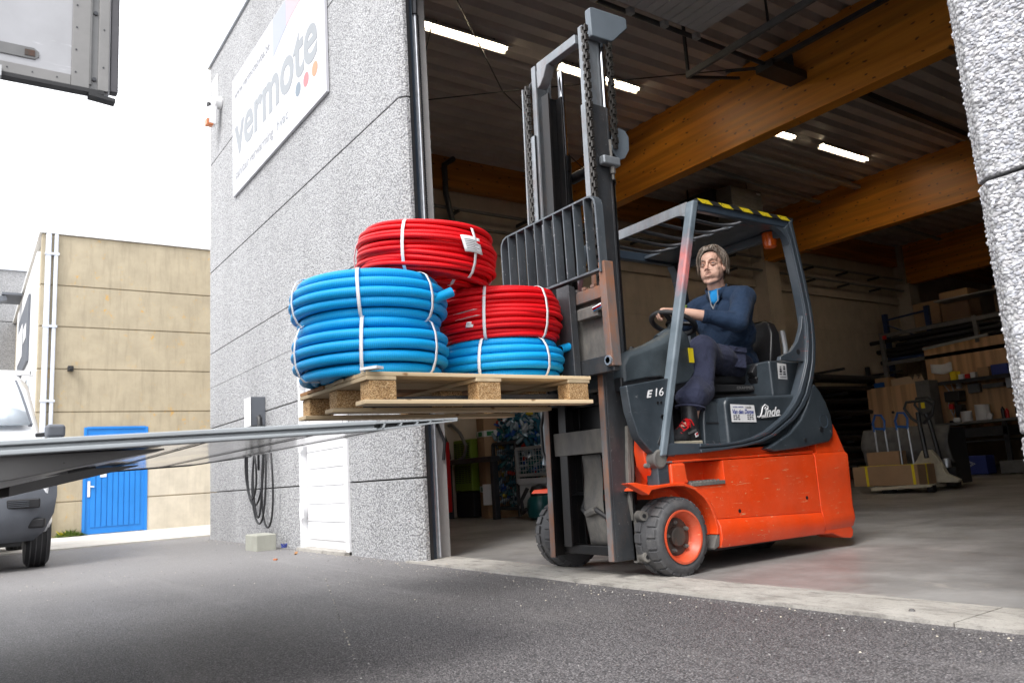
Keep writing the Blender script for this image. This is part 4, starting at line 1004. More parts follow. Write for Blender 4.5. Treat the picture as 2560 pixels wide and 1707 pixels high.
# ---- wheels
def fwheel(x_out, sgn, cy, R, name_r='orange_rim'):
    """x_out: outer face; sgn: +1 outer face looks +X"""
    cz = R - .002; wd = .165; xi = x_out - sgn * wd
    b = B()
    b.lathe([(.135, 0), (.150, .006), (R - .045, .008), (R - .022, -.004), (R - .012, -.022), (R - .010, -wd * .5), (R - .012, -wd + .022), (R - .03, -wd + .004), (.12, -wd)], (x_out, cy, cz), (sgn, 0, 0), 56, close=False)
    ty = b.build('tyre', 'tyre', F)
    for k in range(22):                                             # shoulder lugs
        a0 = 2 * math.pi * k / 22; a1 = a0 + 2 * math.pi / 22 * .80
        for side in (0, 1):
            b = B()
            xs_ = (x_out + sgn * .002, x_out - sgn * .060) if side == 0 else (x_out - sgn * (wd + .002), x_out - sgn * (wd - .060))
            sh = 0 if side == 0 else math.pi / 22; fl_ = sgn * (1 if side == 0 else -1); q = []
            for aa in (a0 + sh, a1 + sh):
                for (xx_, rr) in ((xs_[0] - fl_ * .002, R - .036), (xs_[0] - fl_ * .012, R - .006), (xs_[1], R + .001), (xs_[1], R - .014)):
                    q.append((xx_, cy + rr * math.cos(aa), cz + rr * math.sin(aa)))
            b.add(q, [(0, 1, 2, 3), (7, 6, 5, 4), (0, 4, 5, 1), (1, 5, 6, 2), (2, 6, 7, 3), (3, 7, 4, 0)])
            b.build('tread_lug', 'tyre', ty, bevel=.003, seg=1)
    b = B()
    b.lathe([(.138, .004), (.138, .010), (.128, .010), (.122, -.006), (.112, -.014), (.104, -.045), (.10, -.052), (.0, -.052)], (x_out, cy, cz), (sgn, 0, 0), 44, close=False)
    rm = b.build('rim', name_r, F)
    b = B(); b.lathe([(.052, -.051), (.052, -.03), (.046, -.025), (.0, -.024)], (x_out, cy, cz), (sgn, 0, 0), 24, close=False); b.build('hub_cap', 'dusty_dark', rm)
    b = B(); b.lathe([(.098, -.0515), (.084, -.046), (.052, -.0505)], (x_out, cy, cz), (sgn, 0, 0), 36, close=False); b.build('rim_centre', 'dusty_dark', rm)
    for k in range(5):
        a = 2 * math.pi * k / 5 + .5; yy, zz_ = cy + .076 * math.cos(a), cz + .076 * math.sin(a)
        b = B(); b.cyl((x_out - sgn * .052, yy, zz_), (x_out - sgn * .030, yy, zz_), .012, 6); b.cyl((x_out - sgn * .052, yy, zz_), (x_out - sgn * .022, yy, zz_), .007, 8); b.build('wheel_nut', 'dusty', rm)
fwheel(NXs + .005, 1, 3.105, .207)
fwheel(FXs - .005, -1, 3.105, .207)
b = B()
for x in (-3.42, -3.62): b.lathe([(.05, 0), (.16, 0), (.175, -.02), (.175, -.08), (.16, -.10), (.05, -.10)], (x, 4.33, .173), (1, 0, 0), 32)
b.build('rear_wheel', 'rubber', F)
# ---- orange chassis
side = [(3.478, .583), (4.316, .585), (4.318, .235), (3.392, .272), (3.383, .283), (3.355, .350), (3.31, .400), (3.24, .445), (3.205, .462), (3.205, .468), (3.478, .468)]
b = B(); b.prism(side, 'x', FXs, NXs); b.build('side_panel', 'orange', F, bevel=.012, seg=2)
b = B()
lo = []
for (y0, y1) in ((3.385, 4.318),):
    prof_ = [(NXs - .001, .272, .236), (NXs + .018, .235, .205), (NXs + .022, .17, .155), (NXs + .004, .118, .105)]
    n = len(prof_)
    vs = [(p[0], y0, p[1]) for p in prof_] + [(p[0], y1, p[2]) for p in prof_]
    back = [(FXs, y0, .118), (FXs, y0, .272)], [(FXs, y1, .105), (FXs, y1, .236)]
    r0 = vs[:n] + back[0]; r1 = vs[n:] + back[1]
    b.loft([r0, r1])
b.build('side_skirt', 'orange', F, bevel=.008)
b = B()
for (y, z) in ((3.575, .30), (4.195, .33)): b.cyl((NXs - .004, y, z), (NXs + .0012, y, z), .011, 16)
b.build('panel_hole', 'black', F)
# sill above the panel, under the guard frame
b = B(); b.prism([(3.05, .598), (3.9, .603), (4.33, .612), (4.33, .59), (3.05, .586)], 'x', FXs + .01, NXs - .012); b.prism([(3.05, .598), (3.9, .603), (4.33, .612), (4.33, .65), (3.05, .64)], 'x', FXs + .03, NXs - .035); b.build('sill', 'orange', F, bevel=.004)
# front chassis block, step recess
b = B(); b.prism([(3.07, .583), (3.182, .583), (3.192, .50), (3.205, .475), (3.07, .462)], 'x', NXs - .20, NXs); b.build('front_panel', 'orange', F, bevel=.012)
b = B(); b.box(FXs, NXs - .15, 3.07, 3.5, .40, .583); b.build('front_chassis', 'orange', F)
b = B(); b.box(NXs - .12, NXs + .008, 3.205, 3.475, .455, .476); s_o = b.build('step', 'dusty', F, bevel=.003)
for k in range(9):
    for j in range(3):
        b = B(); b.cyl((NXs - .02 - j * .035, 3.225 + k * .028, .476), (NXs - .02 - j * .035, 3.225 + k * .028, .483), .008, 6); b.build('step_tooth', 'dusty', s_o)
b = B(); b.box(NXs - .10, NXs - .012, 2.985, 3.068, .462, .585); b.build('corner_block', 'anthracite', F, bevel=.008)
# fender
fp = [(2.748, .498), (2.80, .500), (2.90, .478), (2.97, .478), (3.06, .482), (3.15, .478), (3.23, .452), (3.30, .405), (3.345, .345), (3.372, .283), (3.385, .225), (3.388, .192)]
fi = [(2.885, .432), (2.905, .455), (2.97, .462), (3.06, .466), (3.145, .462), (3.22, .438), (3.285, .393), (3.33, .335), (3.355, .278), (3.367, .225), (3.36, .192)]
b = B(); b.prism(fp + fi[::-1], 'x', NXs - .045, NXs + .012); fo = b.build('fender', 'orange', F, bevel=.004)
b = B(); b.prism([(2.93, .4775), (2.97, .4775)] + [(y_, z_ - .001) for y_, z_ in fp[4:]] + fi[::-1][:-1], 'x', NXs - .22, NXs - .046); b.build('fender_top', 'orange', fo)
fp2 = [(y + .0, z) for y, z in fp[:7]]
b = B(); b.prism([(2.93, .477), (3.0, .478)] + fp[4:] + fi[::-1][:-1], 'x', FXs - .012, FXs + .22); b.build('fender', 'orange', F, bevel=.004)
b = B(); b.prism([(2.9, .44), (3.22, .435), (3.33, .33), (3.36, .19), (3.40, .12), (3.5, .12), (3.5, .46), (2.95, .46)], 'x', FXs + .17, NXs - .18); b.build('wheel_well', 'black', F)
b = B(); b.prism([(3.365, .19), (3.39, .19), (3.375, .13), (3.335, .115), (3.33, .125)], 'x', NXs - .2, NXs + .006); b.build('mud_flap', 'dusty', F, bevel=.003)
# counterweight: plan outline with rounded rear corners, lofted
def cw_ring(yf, yr, z, inset=0, rc=.045):
    x1, x0 = NXs - inset, FXs + inset; P = [(x1, yf, z)]
    for a in range(0, 91, 15): P.append((x1 - rc + rc * math.cos(R_(a)), yr - rc + rc * math.sin(R_(a)), z))
    for a in range(90, 181, 15): P.append((x0 + rc + rc * math.cos(R_(a)), yr - rc + rc * math.sin(R_(a)), z))
    P.append((x0, yf, z)); return P
b = B(); yf = 4.326
b.loft([cw_ring(yf, 4.60, .10, .01), cw_ring(yf, 4.655, .13, -.008), cw_ring(yf, 4.675, .17, -.014), cw_ring(yf, 4.68, .205, -.010), cw_ring(yf, 4.690, .25, .001), cw_ring(yf, 4.700, .45, 0), cw_ring(yf, 4.705, .572, 0), cw_ring(yf, 4.685, .592, .008)])
b.build('counterweight', 'orange', F, bevel=.006)
for xa in (NXs - .16, FXs - .018):
    b = B(); b.prism([(4.30, .104), (4.40, .10), (4.50, .066), (4.585, .056), (4.61, .066), (4.62, .105), (4.60, .13), (4.3, .13)], 'x', xa, xa + .166); b.build('counterweight_foot', 'orange', F, bevel=.008)
b = B(); b.box(FXs + .05, NXs - .05, 3.4, 4.5, .10, .2); b.build('underframe', 'black', F)
b = B()
b.loft([cw_ring(4.36, 4.685, .592, .006), cw_ring(4.36, 4.668, .66, .010, .06), cw_ring(4.36, 4.64, .73, .014, .06), cw_ring(4.36, 4.60, .81, .02, .07), cw_ring(4.36, 4.55, .885, .03, .08), cw_ring(4.36, 4.50, .94, .045, .08), cw_ring(4.36, 4.46, .965, .07, .08)])
b.build('counterweight_top', 'orange', F, smooth=50)
# ---- dark covers
cov = [(4.40, 1.02), (4.455, .965), (4.50, .90), (4.532, .82), (4.541, .75), (4.525, .69), (4.48, .655), (4.20, .628), (3.935, .614), (3.86, .634), (3.95, .665), (4.10, .72), (4.22, .80), (4.31, .90), (4.37, 1.0)]
b = B(); b.prism(cov, 'x', NXs - .06, NXs + .012); co = b.build('rear_side_cover', 'anthracite', F, bevel=.012)
b = B(); b.prism(cov, 'x', FXs - .012, FXs + .06); b.build('rear_side_cover', 'anthracite', F, bevel=.012)
b = B(); b.lathe([(.045, .013), (.043, .0145), (.036, .010), (.028, .006), (.0, .005)], (NXs, 4.445, .785), (1, 0, 0), 28, close=False); b.build('lamp_recess', 'rubber_blue', co)
b = B(); b.cyl((NXs + .012, 4.405, .735), (NXs + .017, 4.405, .735), .016, 16); b.cyl((NXs + .012, 4.23, .672), (NXs + .018, 4.23, .672), .012, 12); b.build('cover_plug', 'black', co)
hood = [(3.575, .66), (4.40, .66), (4.40, .93), (4.36, .962), (3.62, .940), (3.59, .925), (3.575, .89)]
b = B(); b.prism(hood, 'x', FXs + .03, NXs - .022); ho = b.build('battery_hood', 'anthracite', F, bevel=.022, seg=3)
b = B(); b.prism([(3.445, .66), (3.60, .66), (3.60, .915), (3.52, .93), (3.475, .90), (3.455, .80)], 'x', FXs + .05, NXs - .085); hf = b.build('battery_hood_front', 'anthracite', F, bevel=.014, seg=3)
b = B(); b.box(NXs - .086, NXs - .081, 3.47, 3.60, .792, .800); b.box(NXs - .021, NXs - .0185, 3.62, 4.28, .806, .809); b.build('hood_groove', 'black', ho)
b = B(); b.box(FXs + .02, NXs - .01, 3.05, 3.56, .655, .672); b.build('floor_plate', 'black', F)
b = B(); b.box(FXs + .08, NXs - .08, 4.10, 4.40, .95, 1.175); b.build('rear_console', 'anthracite', F, bevel=.015)
lab = B(); lab.add([(NXs - .078, 4.165, 1.06), (NXs - .078, 4.255, 1.057), (NXs - .078, 4.26, 1.155), (NXs - .078, 4.17, 1.16)], [(0, 1, 2, 3)]); lo_ = lab.build('capacity_label', 'paper', F, smooth=0)
b = B()
for k in range(8): b.box(NXs - .0775, NXs - .0765, 4.182 + .036 * (k % 2) + .003 * (k // 2), 4.182 + .036 * (k % 2) + .024, 1.085 + .016 * (k // 2), 1.091 + .016 * (k // 2) + .003 * (k % 3))
b.box(NXs - .0775, NXs - .0765, 4.18, 4.245, 1.068, 1.072); b.build('printed_mark', 'ink', lo_, smooth=0)
# dashboard and cowl
dash = [(2.815, .995), (3.13, 1.04), (3.14, .90), (3.13, .62), (2.99, .62), (2.94, .66), (2.87, .73), (2.83, .86)]
b = B(); b.prism(dash, 'x', NXs - .07, NXs - .012); da = b.build('side_cover', 'anthracite', F, bevel=.008)
b = B(); b.prism([(3.0, 1.0), (3.13, 1.04), (3.13, .62), (3.0, .62)], 'x', FXs + .012, FXs + .07); b.build('side_cover', 'anthracite', F, bevel=.008)
b = B(); b.box(FXs + .15, NXs - .07, 2.98, 3.12, .66, 1.0); b.build('front_bulkhead', 'black', F)
b = B()
for (y, z, r) in ((3.03, .905, .008), (3.055, .905, .008), (3.055, .83, .013)): b.lathe([(r, .0), (r, .003), (r * .7, .003), (r * .7, -.001)], (NXs - .012, y, z), (1, 0, 0), 16)
b.build('screw', 'black', da)
cw_sec = [(2.90, 1.02), (2.90, 1.13), (2.95, 1.19), (3.05, 1.225), (3.20, 1.27), (3.32, 1.32), (3.42, 1.37), (3.47, 1.34), (3.50, 1.22), (3.50, 1.10), (3.44, 1.03), (3.30, 1.01), (3.2, 1.06), (3.08, 1.05)]
def inset(poly, f, cy=3.2, cz=1.12): return [(cy + (y - cy) * f, cz + (z - cz) * f) for y, z in poly]
b = B(); rg_ = []
for x, f, fz in ((NXs - .13, .90, .9), (NXs - .15, .97, .97), (NXs - .20, 1.0, 1), (-3.26, 1.0, .97), (-3.36, 1.0, .72), (-3.46, 1.0, .40), (FXs + .2, 1.0, .4), (FXs + .15, .97, .4), (FXs + .13, .9, .38)):
    rg_.append([(x, y, 1.05 + (z - 1.05) * (fz if z > 1.05 else 1)) for y, z in inset(cw_sec, f)])
b.loft(rg_); cwo = b.build('dashboard_cowl', 'cowl', F, bevel=.01, smooth=60)
b = B(); b.box(NXs - .20, NXs - .14, 2.9, 3.42, .98, 1.06); b.box(FXs + .14, NXs - .2, 3.40, 3.46, .67, 1.1); b.build('cowl_skirt', 'black', F, bevel=.01)
b = B(); b.box(NXs - .131, NXs - .127, 3.435, 3.475, 1.15, 1.235); b.build('warning_label', 'yellow', cwo)
# steering
SWC = Vector((-3.42, 3.66, 1.452)); ax = Vector((0.0, .42, .90)).normalized()
b = B(); b.tube([(-3.42, 3.52, 1.33), (-3.42, 3.57, 1.36), SWC - ax * .05, SWC - ax * .012], [.045, .042, .03, .03], 14); b.build('steering_column', 'cowl', F)
b = B(); u = ax.orthogonal().normalized(); w_ = ax.cross(u)
b.tube([SWC + (u * math.cos(a) + w_ * math.sin(a)) * .138 for a in [2 * math.pi * k / 40 for k in range(40)]], .0165, 12, closed=True)
for a in (1.5708, 4.2, 5.9): b.bar(SWC, SWC + (u * math.cos(a) + w_ * math.sin(a)) * .13, .032, .014, up=ax)
b.lathe([(.045, -.02), (.045, .004), (.03, .012), (0, .012)], SWC, ax, 18, close=False); b.build('steering_wheel', 'rubber', F, bevel=.003)
for k, (x, y) in enumerate(((-3.58, 3.515), (-3.56, 3.43), (-3.66, 3.47))):
    b = B(); b.cyl((x, y, 1.10), (x, y - .01, 1.29), .006, 8); b.lathe([(.0, -.02), (.014, -.014), (.018, .0), (.014, .014), (.0, .02)], (x, y - .012, 1.30), (0, 0, 1), 12, close=False); b.build('lever', 'black', F)
# ---- seat
b = B(); b.loft([[(x, y, 1.0 + dz_) for x, y in ((-3.68, 3.74), (-3.28, 3.74), (-3.27, 4.30), (-3.69, 4.30))] for dz_ in (0.0, .045)]); b.build('seat_base', 'black', F, bevel=.012)
b = B(); b.obox((-3.48, 4.02, 1.085), (.44, .52, .085), (.05, 0, 0)); b.build('seat_cushion', 'seat', F, bevel=.032, seg=3)
b = B(); q = []
for (z, y0, y1, hw) in ((1.06, 4.32, 4.44, .20), (1.14, 4.335, 4.47, .235), (1.28, 4.365, 4.485, .24), (1.40, 4.41, 4.505, .225), (1.47, 4.435, 4.515, .19), (1.505, 4.46, 4.505, .13)):
    q.append([(-3.48 + sx * hw, yy, z) for sx, yy in ((-1, y0), (-.6, y0 + .03), (.6, y0 + .03), (1, y0), (1, y1), (-1, y1))])
b.loft(q); b.build('seat_back', 'seat', F, bevel=.03, seg=3, smooth=60)
b = B(); b.tube([(-3.26, 4.52, 1.12), (-3.255, 4.54, 1.30), (-3.27, 4.55, 1.42)], .018, 8); b.build('seat_rail', 'mast_light', F)
b = B(); b.obox((-3.20, 4.16, 1.07), (.07, .13, .10), (.5, 0, 0)); b.obox((-3.19, 4.10, 1.13), (.05, .09, .05), (.8, 0, 0)); b.build('belt_retractor', 'black', F, bevel=.012)
b = B(); b.bar((-3.17, 4.10, 1.16), (-3.16, 4.25, 1.18), .03, .012); b.tube([(-3.17, 4.20, 1.08), (-3.16, 4.24, 1.03), (-3.17, 4.22, .99)], .012, 6); b.build('belt_clip', 'mast_light', F)
b = B(); b.prism([(3.60, .965), (3.72, .99), (4.22, 1.0), (4.22, 1.035), (3.75, 1.04), (3.70, 1.02)], 'x', -3.30, -3.20); ra = b.build('seat_rail_cover', 'rubber', F, bevel=.008)
b = B(); b.tube([(-3.2, 3.66, .985), (-3.19, 3.60, .975), (-3.2, 3.63, .955), (-3.2, 4.1, .97)], .011, 8); b.build('seat_lever', 'black', F)
text('GRAMMER', .026, (-3.199, 3.93, 1.008), (0, 1, .02), (0, 0, 1), 'greysteel', ra, width=.16)
# ---- overhead guard
outer = [(2.999, .624), (3.30, .628), (3.52, .640), (3.70, .655), (3.84, .675), (3.95, .705), (4.035, .742), (4.16, .80), (4.27, .88), (4.34, .955), (4.394, 1.05), (4.44, 1.16), (4.468, 1.28), (4.476, 1.40), (4.472, 1.53), (4.45, 1.68), (4.423, 1.835), (4.40, 1.97), (4.381, 2.096)]
inner = [(3.08, .690), (3.30, .682), (3.48, .676), (3.62, .682), (3.76, .702), (3.88, .735), (3.99, .785), (4.09, .835), (4.17, .895), (4.24, .965), (4.30, 1.06), (4.355, 1.16), (4.388, 1.28), (4.405, 1.40), (4.40, 1.53), (4.382, 1.68), (4.358, 1.835), (4.335, 1.97), (4.30, 2.03)]
def hoop(x0, x1, sg, nm='guard_hoop'):
    b = B(); b.prism(outer + inner[::-1], 'x', min(x0, x1), max(x0, x1)); o = b.build(nm, 'frame_paint', F, bevel=.006)
    def ridge(f0, f1, h):
        A = [(o_[0] + (i_[0] - o_[0]) * f0, o_[1] + (i_[1] - o_[1]) * f0) for o_, i_ in zip(outer[1:], inner[1:])]
        Bq = [(o_[0] + (i_[0] - o_[0]) * f1, o_[1] + (i_[1] - o_[1]) * f1) for o_, i_ in zip(outer[1:], inner[1:])]
        b = B(); e = x1 + sg * h; b.prism(A + Bq[::-1], 'x', min(x1 - sg * .002, e), max(x1 - sg * .002, e)); b.build('frame_ridge', 'frame_paint', o, bevel=.005)
    ridge(.02, .40, .014); ridge(.58, .98, .012)
hoop(-3.045, -2.985, 1); hoop(-3.955, -4.015, -1)
for (x0, x1) in ((-3.035, -2.975), (-4.025, -3.965)):
    b = B(); yz0, yz1 = (3.022, .612), (3.478, 2.092)
    d = (yz1[0] - yz0[0], yz1[1] - yz0[1]); L_ = math.hypot(*d); n_ = (-d[1] / L_, d[0] / L_); hw = .026
    P = [(yz0[0] + n_[0] * hw, yz0[1] + n_[1] * hw), (yz0[0] - n_[0] * hw, yz0[1] - n_[1] * hw + .02), (yz1[0] - n_[0] * hw, yz1[1]), (yz1[0] + n_[0] * hw, yz1[1])]
    b.prism(P, 'x', x0, x1); b.build('front_pillar', M['pillar_paint'] if 'pillar_paint' in M else 'frame_paint', F, bevel=.012, seg=2)
for xa in (-3.03, -4.015):
    b = B(); b.prism([(3.50, 2.098), (4.395, 2.100), (4.395, 2.035), (3.50, 2.035)], 'x', xa, xa + .045); b.build('roof_side_rail', 'rubber_blue', F, bevel=.008)
b = B(); b.box(-3.032, -2.978, 3.492, 4.397, 2.1005, 2.106); b.box(-2.984, -2.976, 3.492, 4.397, 2.082, 2.1055); b.build('hazard_tape', 'hazard', F, smooth=0)
b = B(); b.box(-3.965, -3.035, 3.462, 3.474, 2.035, 2.098); fc = b.build('roof_front_bar', 'mast_light', F, bevel=.003)
b = B(); b.prism([(-3.035, 2.04), (-3.035, 1.95), (-3.045, 1.99), (-3.06, 2.015), (-3.09, 2.03), (-3.14, 2.038)], 'y', 3.463, 3.473); b.build('corner_gusset', 'mast_light', F)
b = B(); b.prism([(4.335, 1.93), (4.31, 1.98), (4.27, 2.01), (4.20, 2.035), (4.36, 2.036), (4.36, 1.95)], 'x', -3.03, -2.99); b.build('corner_gusset', 'frame_paint', F)
b = B(); b.box(-3.97, -3.03, 4.02, 4.38, 2.055, 2.075); b.build('roof_plate', 'frame_paint', F)
b = B(); b.box(-3.97, -3.03, 4.345, 4.385, 2.0, 2.054); b.build('roof_rear_bar', 'frame_paint', F, bevel=.004)
for x in (-3.17, -3.33, -3.49, -3.65, -3.81):
    b = B(); pts = [(x, 3.475, 2.062), (x, 3.80, 2.05)] + [(x + .10 * (1 - math.cos(R_(a))), 3.83 + .15 * math.sin(R_(a)) , 2.048) for a in range(10, 91, 16)] + [(x + .13, 4.03, 2.054)]
    b.tube(pts, .012, 10); b.build('roof_rod', 'darksteel', F)
b = B(); b.prism([(4.408, 1.48), (4.375, 1.38), (4.32, 1.29), (4.24, 1.225), (4.13, 1.19), (4.12, 1.165), (4.36, 1.165), (4.40, 1.25)], 'x', -3.03, -3.0); gz = b.build('rear_gusset', 'frame_paint', F, bevel=.004)
b = B(); b.cyl((-3.001, 4.31, 1.225), (-2.999, 4.31, 1.225), .017, 18); b.build('gusset_hole', 'black', gz)
b = B(); b.lathe([(.052, .0), (.052, .01), (.045, .012), (.047, .06), (.042, .105), (.03, .115), (0, .117)], (-3.15, 4.365, 2.062), (0, 0, -1), 24, close=False); b.build('beacon', 'amber', F)
b = B(); b.cyl((-3.15, 4.365, 2.05), (-3.15, 4.365, 2.07), .058, 20); b.build('beacon_base', 'black', F)
# emblem lettering on the covers
text('E', .052, (NXs - .0105, 2.952, .932), (0, 1, .10), (0, 0, 1), 'paper', da, 'model_letter', shear=.35, bold=.0018, width=.048)
text('16', .062, (NXs - .0105, 3.018, .938), (0, 1, .10), (0, 0, 1), 'paper', da, 'model_number', shear=.2, width=.062)
sx = NXs - .0175
b = B(); b.add([(sx, 3.612, .795), (sx, 3.83, .790), (sx, 3.825, .890), (sx, 3.614, .897)], [(0, 1, 2, 3)]); stk = b.build('dealer_sticker', 'paper', ho, smooth=0)
st_ = sx + .001
text('Van den Dorpe', .036, (st_, 3.628, .842), (0, 1, -.01), (0, 0, 1), 'ink_blue', ho, 'sticker_text', shear=.35, bold=.0008, width=.185, ext=.0003)
text('Linde', .018, (st_, 3.745, .872), (0, 1, 0), (0, 0, 1), 'ink', ho, 'sticker_text', shear=.35, width=.05, ext=.0003)
text('MATERIAL HANDLING', .009, (st_, 3.635, .877), (0, 1, 0), (0, 0, 1), 'ink_blue', ho, 'sticker_text', width=.09, ext=.0003)
b = B()                                                              # small print, too fine to read
for k in range(3):
    for y_ in (3.63, 3.752):
        for q in range(3): b.box(st_ - .0002, st_ + .0004, y_ + q * .020, y_ + q * .020 + .0165 - .004 * ((k + q) % 2), .829 - k * .0105, .8335 - k * .0105)
b.build('small_print', 'ink', stk, smooth=0, kind='stuff')
text('Linde', .075, (st_, 3.868, .822), (0, 1, .03), (0, 0, 1), 'paper', ho, 'emblem_lettering', shear=.45, bold=.0016, width=.19, ext=.0006)
b = B(); pts = [(st_, 3.846 + .0, .823), (st_, 3.856, .818), (st_, 3.872, .826), (st_, 3.888, .85), (st_, 3.90, .878), (st_, 3.925, .893), (st_, 3.95, .882), (st_, 3.945, .864), (st_, 3.925, .861), (st_, 3.917, .872), (st_, 3.93, .878)]
b.tube(pts, .0036, 6); b.tube([(st_, 3.88, .816), (st_, 3.95, .820), (st_, 4.03, .825), (st_, 4.062, .829)], .002, 5); b.build('emblem_swirl', 'paper', ho)

# ---- mast: two nested channel pairs leaning back a little
def my(z, y=2.80): return y + .08 * (z - .1) / 3
def chan(xa, xb, yd, z0, z1, y0, open_dir, mat, name, fl=.016, wb=.014):
    """C-channel: web on the side away from open_dir"""
    b = B(); xw = xa if open_dir > 0 else xb
    for z_a, z_b in ((z0, z1),):
        def bx_(x0, x1, ya, yb):
            b.add([(x0, my(z_a, ya), z_a), (x1, my(z_a, ya), z_a), (x1, my(z_a, yb), z_a), (x0, my(z_a, yb), z_a), (x0, my(z_b, ya), z_b), (x1, my(z_b, ya), z_b), (x1, my(z_b, yb), z_b), (x0, my(z_b, yb), z_b)],
                  [(0, 3, 2, 1), (4, 5, 6, 7), (0, 1, 5, 4), (1, 2, 6, 5), (2, 3, 7, 6), (3, 0, 4, 7)])
        bx_(xa, xb, y0, y0 + fl); bx_(xa, xb, y0 + yd - fl, y0 + yd)
        if open_dir > 0: bx_(xa, xa + wb, y0 + fl, y0 + yd - fl)
        else: bx_(xb - wb, xb, y0 + fl, y0 + yd - fl)
    return b.build(name, mat, F, bevel=.0025, seg=1)
ox0, ox1 = -3.725, -3.180
chan(ox1 - .042, ox1, .168, .10, 2.66, 2.80, -1, 'mast', 'outer_upright')
chan(ox0, ox0 + .042, .15, .105, 2.66, 2.80, 1, 'mast_dark', 'outer_upright')
for xa, xb in ((ox1 - .044, ox1 - .004), (ox0 + .002, ox0 + .044)):     # worn front edges
    for z_a, z_b, mt in ((.102, 1.75, 'mast_rust'), (1.752, 2.655, 'mast_light')):
        b = B(); b.add([(xa, my(z_a) - .003, z_a), (xb, my(z_a) - .003, z_a), (xb, my(z_a) + .001, z_a), (xa, my(z_a) + .001, z_a), (xa, my(z_b) - .003, z_b), (xb, my(z_b) - .003, z_b), (xb, my(z_b) + .001, z_b), (xa, my(z_b) + .001, z_b)],
               [(0, 3, 2, 1), (4, 5, 6, 7), (0, 1, 5, 4), (1, 2, 6, 5), (2, 3, 7, 6), (3, 0, 4, 7)])
        b.build('upright_edge', mt, F)
b = B(); b.bar((ox0 - .045, my(1.6, 2.80), 1.6), (ox0 - .045, my(3.0, 2.80), 3.0), .03, .012, up=(1, 0, 0)); b.build('hose_guide', 'mast_light', F)
chan(ox1 - .056, ox1 - .016, .125, .95, 3.16, 2.8175, -1, 'mast_light', 'inner_upright')
chan(ox0 + .016, ox0 + .056, .125, .95, 3.13, 2.8175, 1, 'mast_light', 'inner_upright')
chan(ox0 + .092, ox0 + .16, .12, .16, 2.9, 2.83, 1, 'mast_dark', 'mast_rail')
b = B(); b.box(ox0 + .05, ox1 - .05, 2.84, 2.88, .665, .795); b.build('cross_member', 'dusty', F, bevel=.004)
for q_ in ((2.90, 2.94, .93, .99), (2.86, 2.92, .12, .17)):
    b = B(); b.box(ox0 + .05, ox1 - .05, *q_); b.build('cross_member', 'mast_dark', F, bevel=.004)
b = B(); b.bar((ox0 + .08, my(3.1, 2.84), 3.10), (ox1 - .08, my(3.1, 2.84), 3.10), .055, .06); b.prism([(ox0 + .09, 3.07), (ox0 + .20, 3.07), (ox0 + .16, 3.0), (ox0 + .12, 2.96), (ox0 + .09, 2.95)], 'y', my(3.1, 2.80), my(3.1, 2.87)); b.build('top_crossbar', 'mast_light', F, bevel=.006)
b = B(); b.cyl((ox0 + .10, 3.10, 2.385), (ox1 - .02, 3.10, 2.385), .034, 16); b.build('tie_tube', 'mast_dark', F)
for x in (ox0 + .105, ox1 - .05):
    b = B(); b.cyl((x, my(.4, 2.985), .38), (x, my(2.5, 2.985), 2.50), .034, 18); b.cyl((x, my(2.4, 2.985), 2.42), (x, my(2.5, 2.985), 2.52), .038, 18); b.cyl((x, my(2.2, 2.985), 2.2), (x, my(2.23, 2.985), 2.23), .040, 18); b.build('lift_cylinder', 'mast_dark', F)
    b = B(); b.cyl((x, my(2.5, 2.985), 2.50), (x, my(3.1, 2.985), 3.10), .021, 16); b.build('piston_rod', 'chrome', F)
# grey head block over the near cylinder
b = B(); b.prism([(2.925, 3.07), (2.925, 3.25), (2.95, 3.26), (3.20, 3.268), (3.222, 3.26), (3.222, 3.20), (3.10, 3.085), (3.08, 3.075)], 'x', ox1 - .012, ox1 + .036); b.build('mast_head_block', 'guard_grey', F, bevel=.008)
b = B(); b.prism([(3.03, 2.40), (3.05, 2.50), (3.10, 2.545), (3.15, 2.535), (3.175, 2.50), (3.17, 2.42), (3.13, 2.36), (3.08, 2.34)], 'x', ox1 - .005, ox1 + .008); b.build('hose_guard_plate', 'guard_grey', F, bevel=.003)
b = B(); b.obox((ox1 + .03, 2.985, 2.305), (.05, .13, .055), (0, 0, 0)); b.build('chain_anchor', 'mast_light', F, bevel=.012)
b = B(); b.cyl((ox1 + .03, 3.0, 2.20), (ox1 + .03, 3.0, 2.44), .008, 8); b.cyl((ox1 + .03, 3.0, 2.235), (ox1 + .03, 3.0, 2.275), .016, 6); b.build('anchor_bolt', 'dusty', F)
def chain(x, y, z0, z1, wd=.022, name='lift_chain'):
    t = B(); n = int((z1 - z0) / .030); 
    for k in range(n):
        z = z0 + k * .030; yy = my(z, y)
        if k % 2: t.box(x - wd, x - wd * .45, yy - .012, yy + .012, z - .004, z + .032); t.box(x + wd * .45, x + wd, yy - .012, yy + .012, z - .004, z + .032)
        else: t.box(x - wd * .38, x + wd * .38, yy - .014, yy + .014, z - .004, z + .032)
        t.cyl((x - wd * 1.15, yy, z + .014), (x + wd * 1.15, yy, z + .014), .005, 6)
    return t.build(name, 'chain', F, smooth=0, kind='stuff')
chain(ox1 + .026, 2.80, 1.20, 3.13, .020); chain(ox0 - .012, 2.80, 1.9, 3.02, .018); chain(ox1 + .024, 2.985, 2.40, 3.07, .018)
b = B(); xx_, yy_ = ox0 - .012, 2.80
